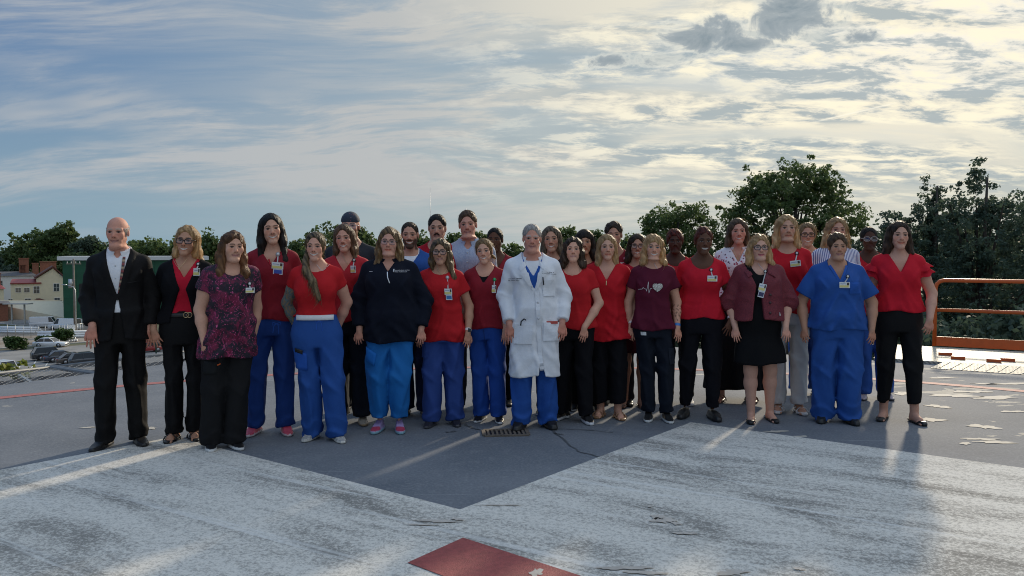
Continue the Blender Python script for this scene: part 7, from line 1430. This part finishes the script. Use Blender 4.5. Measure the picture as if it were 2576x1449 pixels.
# blonde in red tee and white trousers
make_person('tall blonde woman in a red tee with name badge and white trousers', 1977, 1984, 1043, 539, P=dict(bw=1.02, seed=28, skin=(.55, .34, .255), smile=.3, yaw=-.2, hyaw=.05, hpitch=-.05, stance=.09, age=.6, jaw=1.05, zchest=1.3, toe=8), tops=[tee((.50, .016, .026), hem=.86, sleeve=.55, sr=.016, loose=.5, neck=('scoop', 1.365, .085))], bottom=pants((.60, .59, .57), (.095, .072, .072), .075), shoes=dict(kind='sandal', c=(.58, .56, .54), sole=.026), ankles=True, sleeve=.5,
    hair=dict(style='bob', zl=1.37, vol=1.08, front=.0, wave=.003, fly=1.6, c1=(.38, .24, .11), c2=(.85, .62, .34), mask=(.062, -.118, -.035, .115)), extra=lambda k: badge(k, .055, 1.285, on='shirt', w=.088, h=.05, up=.085, rx=.02, tilt=.12))
make_person('young woman with glasses and tied back hair at the very back, blue trousers', 2030, 2030, 997, 559, P=dict(detail=.75, bw=.98, seed=29, skin=(.52, .31, .235), smile=.9, teeth=True, yaw=-.2, hyaw=-.05, zchest=1.25), tops=[tee((.42, .014, .03), neck=('v', 1.32, .09))], bottom=pants((.03, .09, .30), (.10, .085, .085), .06, SCRUBM), shoes=dict(kind='sneaker', c=(.25, .20, .16), sc=(.5, .48, .42)), hair=dict(style='up', t=.010, zc=-.03, bun=((0, .09, .09), (.035, .035, .035)), fly=1.2, **DBLOND, mask=(.072, -.118, -.03, .114)), glasses=dict(c=(.02, .012, .014), w=.027, h=.017, r=.003))
def ex(k): collared(k, (.6, .62, .68), PRN['stripes'], 'shirt', h=.030, cw=.025, r=.066)
make_person('woman with wavy blonde hair in a blue and white striped shirt, black trousers', 2104, 2098, 1020, 545, P=dict(detail=.75, bw=1.06, seed=30, skin=(.55, .34, .26), smile=.6, yaw=-.15, hyaw=.0, stance=.13), tops=[('shirt', dict(off=.016, hem=.84, sleeve=1.85, sr=.018, neck=('v', 1.33, .05), loose=.7, c=(.6, .6, .7)), PRN['stripes'])], bottom=pants(BLACK, hem=.06), shoes=dict(kind='flat', c=(.42, .33, .22)), ankles=True, sleeve=1.8, hair=dict(style='bob', zl=1.37, vol=1.22, front=.02, wave=.004, fly=1.6, c1=(.28, .17, .08), c2=(.70, .50, .26), mask=(.064, -.118, -.03, .114)), extra=ex)
# blue scrubs
def ex(k):
    badge(k, .035, 1.245, on='scrub_top', w=.09, h=.052, up=.075, rx=.03); sf = k.surf['scrub_top']; pocket(k, 'scrub_top', .13, 1.22, .10, .10, (.020, .09, .36), SCRUBM, 'breast_pocket', .005)
    V, Q = sf.line([(-.075, 1.415), (-.04, 1.345), (.0, 1.265), (.04, 1.345), (.075, 1.415)], .022, .004); k.child('neck_band', V, Q, (.020, .09, .36), SCRUBM)
make_person('woman with short brown hair in matching royal blue scrub top and trousers', 2105, 2103, 1069, 586, P=dict(bw=1.28, bust=1.15, belly=.05, seed=31, skin=(.50, .30, .215), smile=.4, age=1.1, face=1.10, yaw=-.22, hyaw=.05, stance=.115, zchest=1.22, arm=1.3, leg=1.12, neckr=1.1, toe=14, brow=(.10, .06, .04), lips=(0.414, 0.203, 0.189),
    armR=dict(e=(.315, .04, 1.08), w=(.295, -.04, .85), n=(.5, -.85, 0)), armL=dict(e=(.315, .04, 1.08), w=(.295, -.05, .85), n=(.4, -.9, 0))), tops=[scrub((.019, .080, .30), hem=.845, sleeve=.78, sr=.040, neck=('v', 1.255, .085), loose=.8, fold=.007, off=.018)], bottom=pants((.019, .079, .295), (.112, .100, .094), .03, SCRUBM, fold=.010, hembreak=.02), sleeve=.70,
    shoes=dict(kind='clog', c=(.013, .014, .014), w=1.1), hair=dict(style='short', t=.015, lift=.006, zc=-.055, sidez=-.04, wave=.003, fly=1.6, sl=.5, c1=(.07, .04, .025), c2=(.24, .15, .085), mask=(.068, -.120, -.035, .115)), extra=ex)
make_person('dark skinned woman with clear glasses and hair pulled back, blue trousers, back row', 2184, 2200, 1008, 569, P=dict(detail=.75, bw=1.02, seed=32, skin=DEEP, smile=.2, brow=(.012, .008, .008), lips=(0.098, 0.043, 0.041), yaw=-.25, face=1.06, stance=.11, zchest=1.25), tops=[tee(RED, neck=('scoop', 1.33, .09))], bottom=pants((.02, .075, .30), (.10, .085, .085), .055, SCRUBM), shoes=dict(kind='sneaker', c=(.4, .35, .38), sc=(.05, .05, .06)), hair=dict(style='up', t=.008, zc=-.03, sl=.4, fly=.4, **BLK, mask=(.074, -.118, -.03, .115)), glasses=dict(c=(.40, .38, .36), w=.029, h=.021, r=.0028))
# ruffle sleeves
def ex(k):
    for sg in (-1, 1):
        A = k.p.arms[sg]; S0, E = A['S'], A['E']; d = (E - S0) / np.linalg.norm(E - S0); u = np.array((0, 1.0, 0)); v = np.cross(d, u); v /= np.linalg.norm(v); u = np.cross(v, d)
        for t0, t1, r0, r1 in ((.05, .26, .058, .098), (.22, .44, .056, .094)):
            P = []; n, m = 40, 5
            for j in range(m + 1):
                t = t0 + (t1 - t0) * j / m; rr = r0 + (r1 - r0) * (j / m) ** .8
                for i in range(n): a = 2 * math.pi * i / n; rad = rr + .009 * (j / m) * math.sin(a * 7 + t0 * 30); c = S0 + (E - S0) * t + d * .008 * (j / m) * math.sin(a * 5); P.append(tuple(c + (u * math.cos(a) + v * math.sin(a)) * rad))
            Qf = [(j * n + i, j * n + (i + 1) % n, (j + 1) * n + (i + 1) % n, (j + 1) * n + i) for j in range(m) for i in range(n)]; k.child('ruffle', np.array(P, np.float32), np.array(Qf, np.int32), (.52, .016, .03), CLOTHM)
make_person('dark haired woman in a red ruffle sleeved blouse and black ankle trousers, rightmost', 2259, 2262, 1066, 555, P=dict(bw=1.03, bust=1.05, seed=33, skin=(.60, .37, .29), smile=.8, yaw=-.30, hyaw=.08, hroll=.02, stance=.12, zchest=1.22, toe=18, arm=1.1, hip=1.04, leg=1.04,
    armR=dict(e=(.235, .08, 1.09), w=(.22, .05, .86)), armL=dict(e=(.27, .02, 1.09), w=(.225, -.13, .885), n=(.2, -1, 0), curl=.4, fd=(-.25, -.1, -.95))), tops=[('blouse', dict(off=.014, hem=.94, sleeve=.35, sr=.02, neck=('v', 1.265, .085), loose=.6, fold=.006, c=(.54, .016, .03)), CLOTHM)], bottom=pants((.007, .007, .008), (.098, .070, .052), .155, SUITM, waist=1.0, fold=.005), ankles=True, sleeve=.30,
    shoes=dict(kind='flat', c=(.013, .012, .012)), hair=dict(style='bob', zl=1.375, vol=1.15, front=.02, wave=.002, fly=1.6, c1=(.022, .014, .010), c2=(.11, .06, .035), mask=(.066, -.118, -.03, .114), mx=.004), extra=ex)
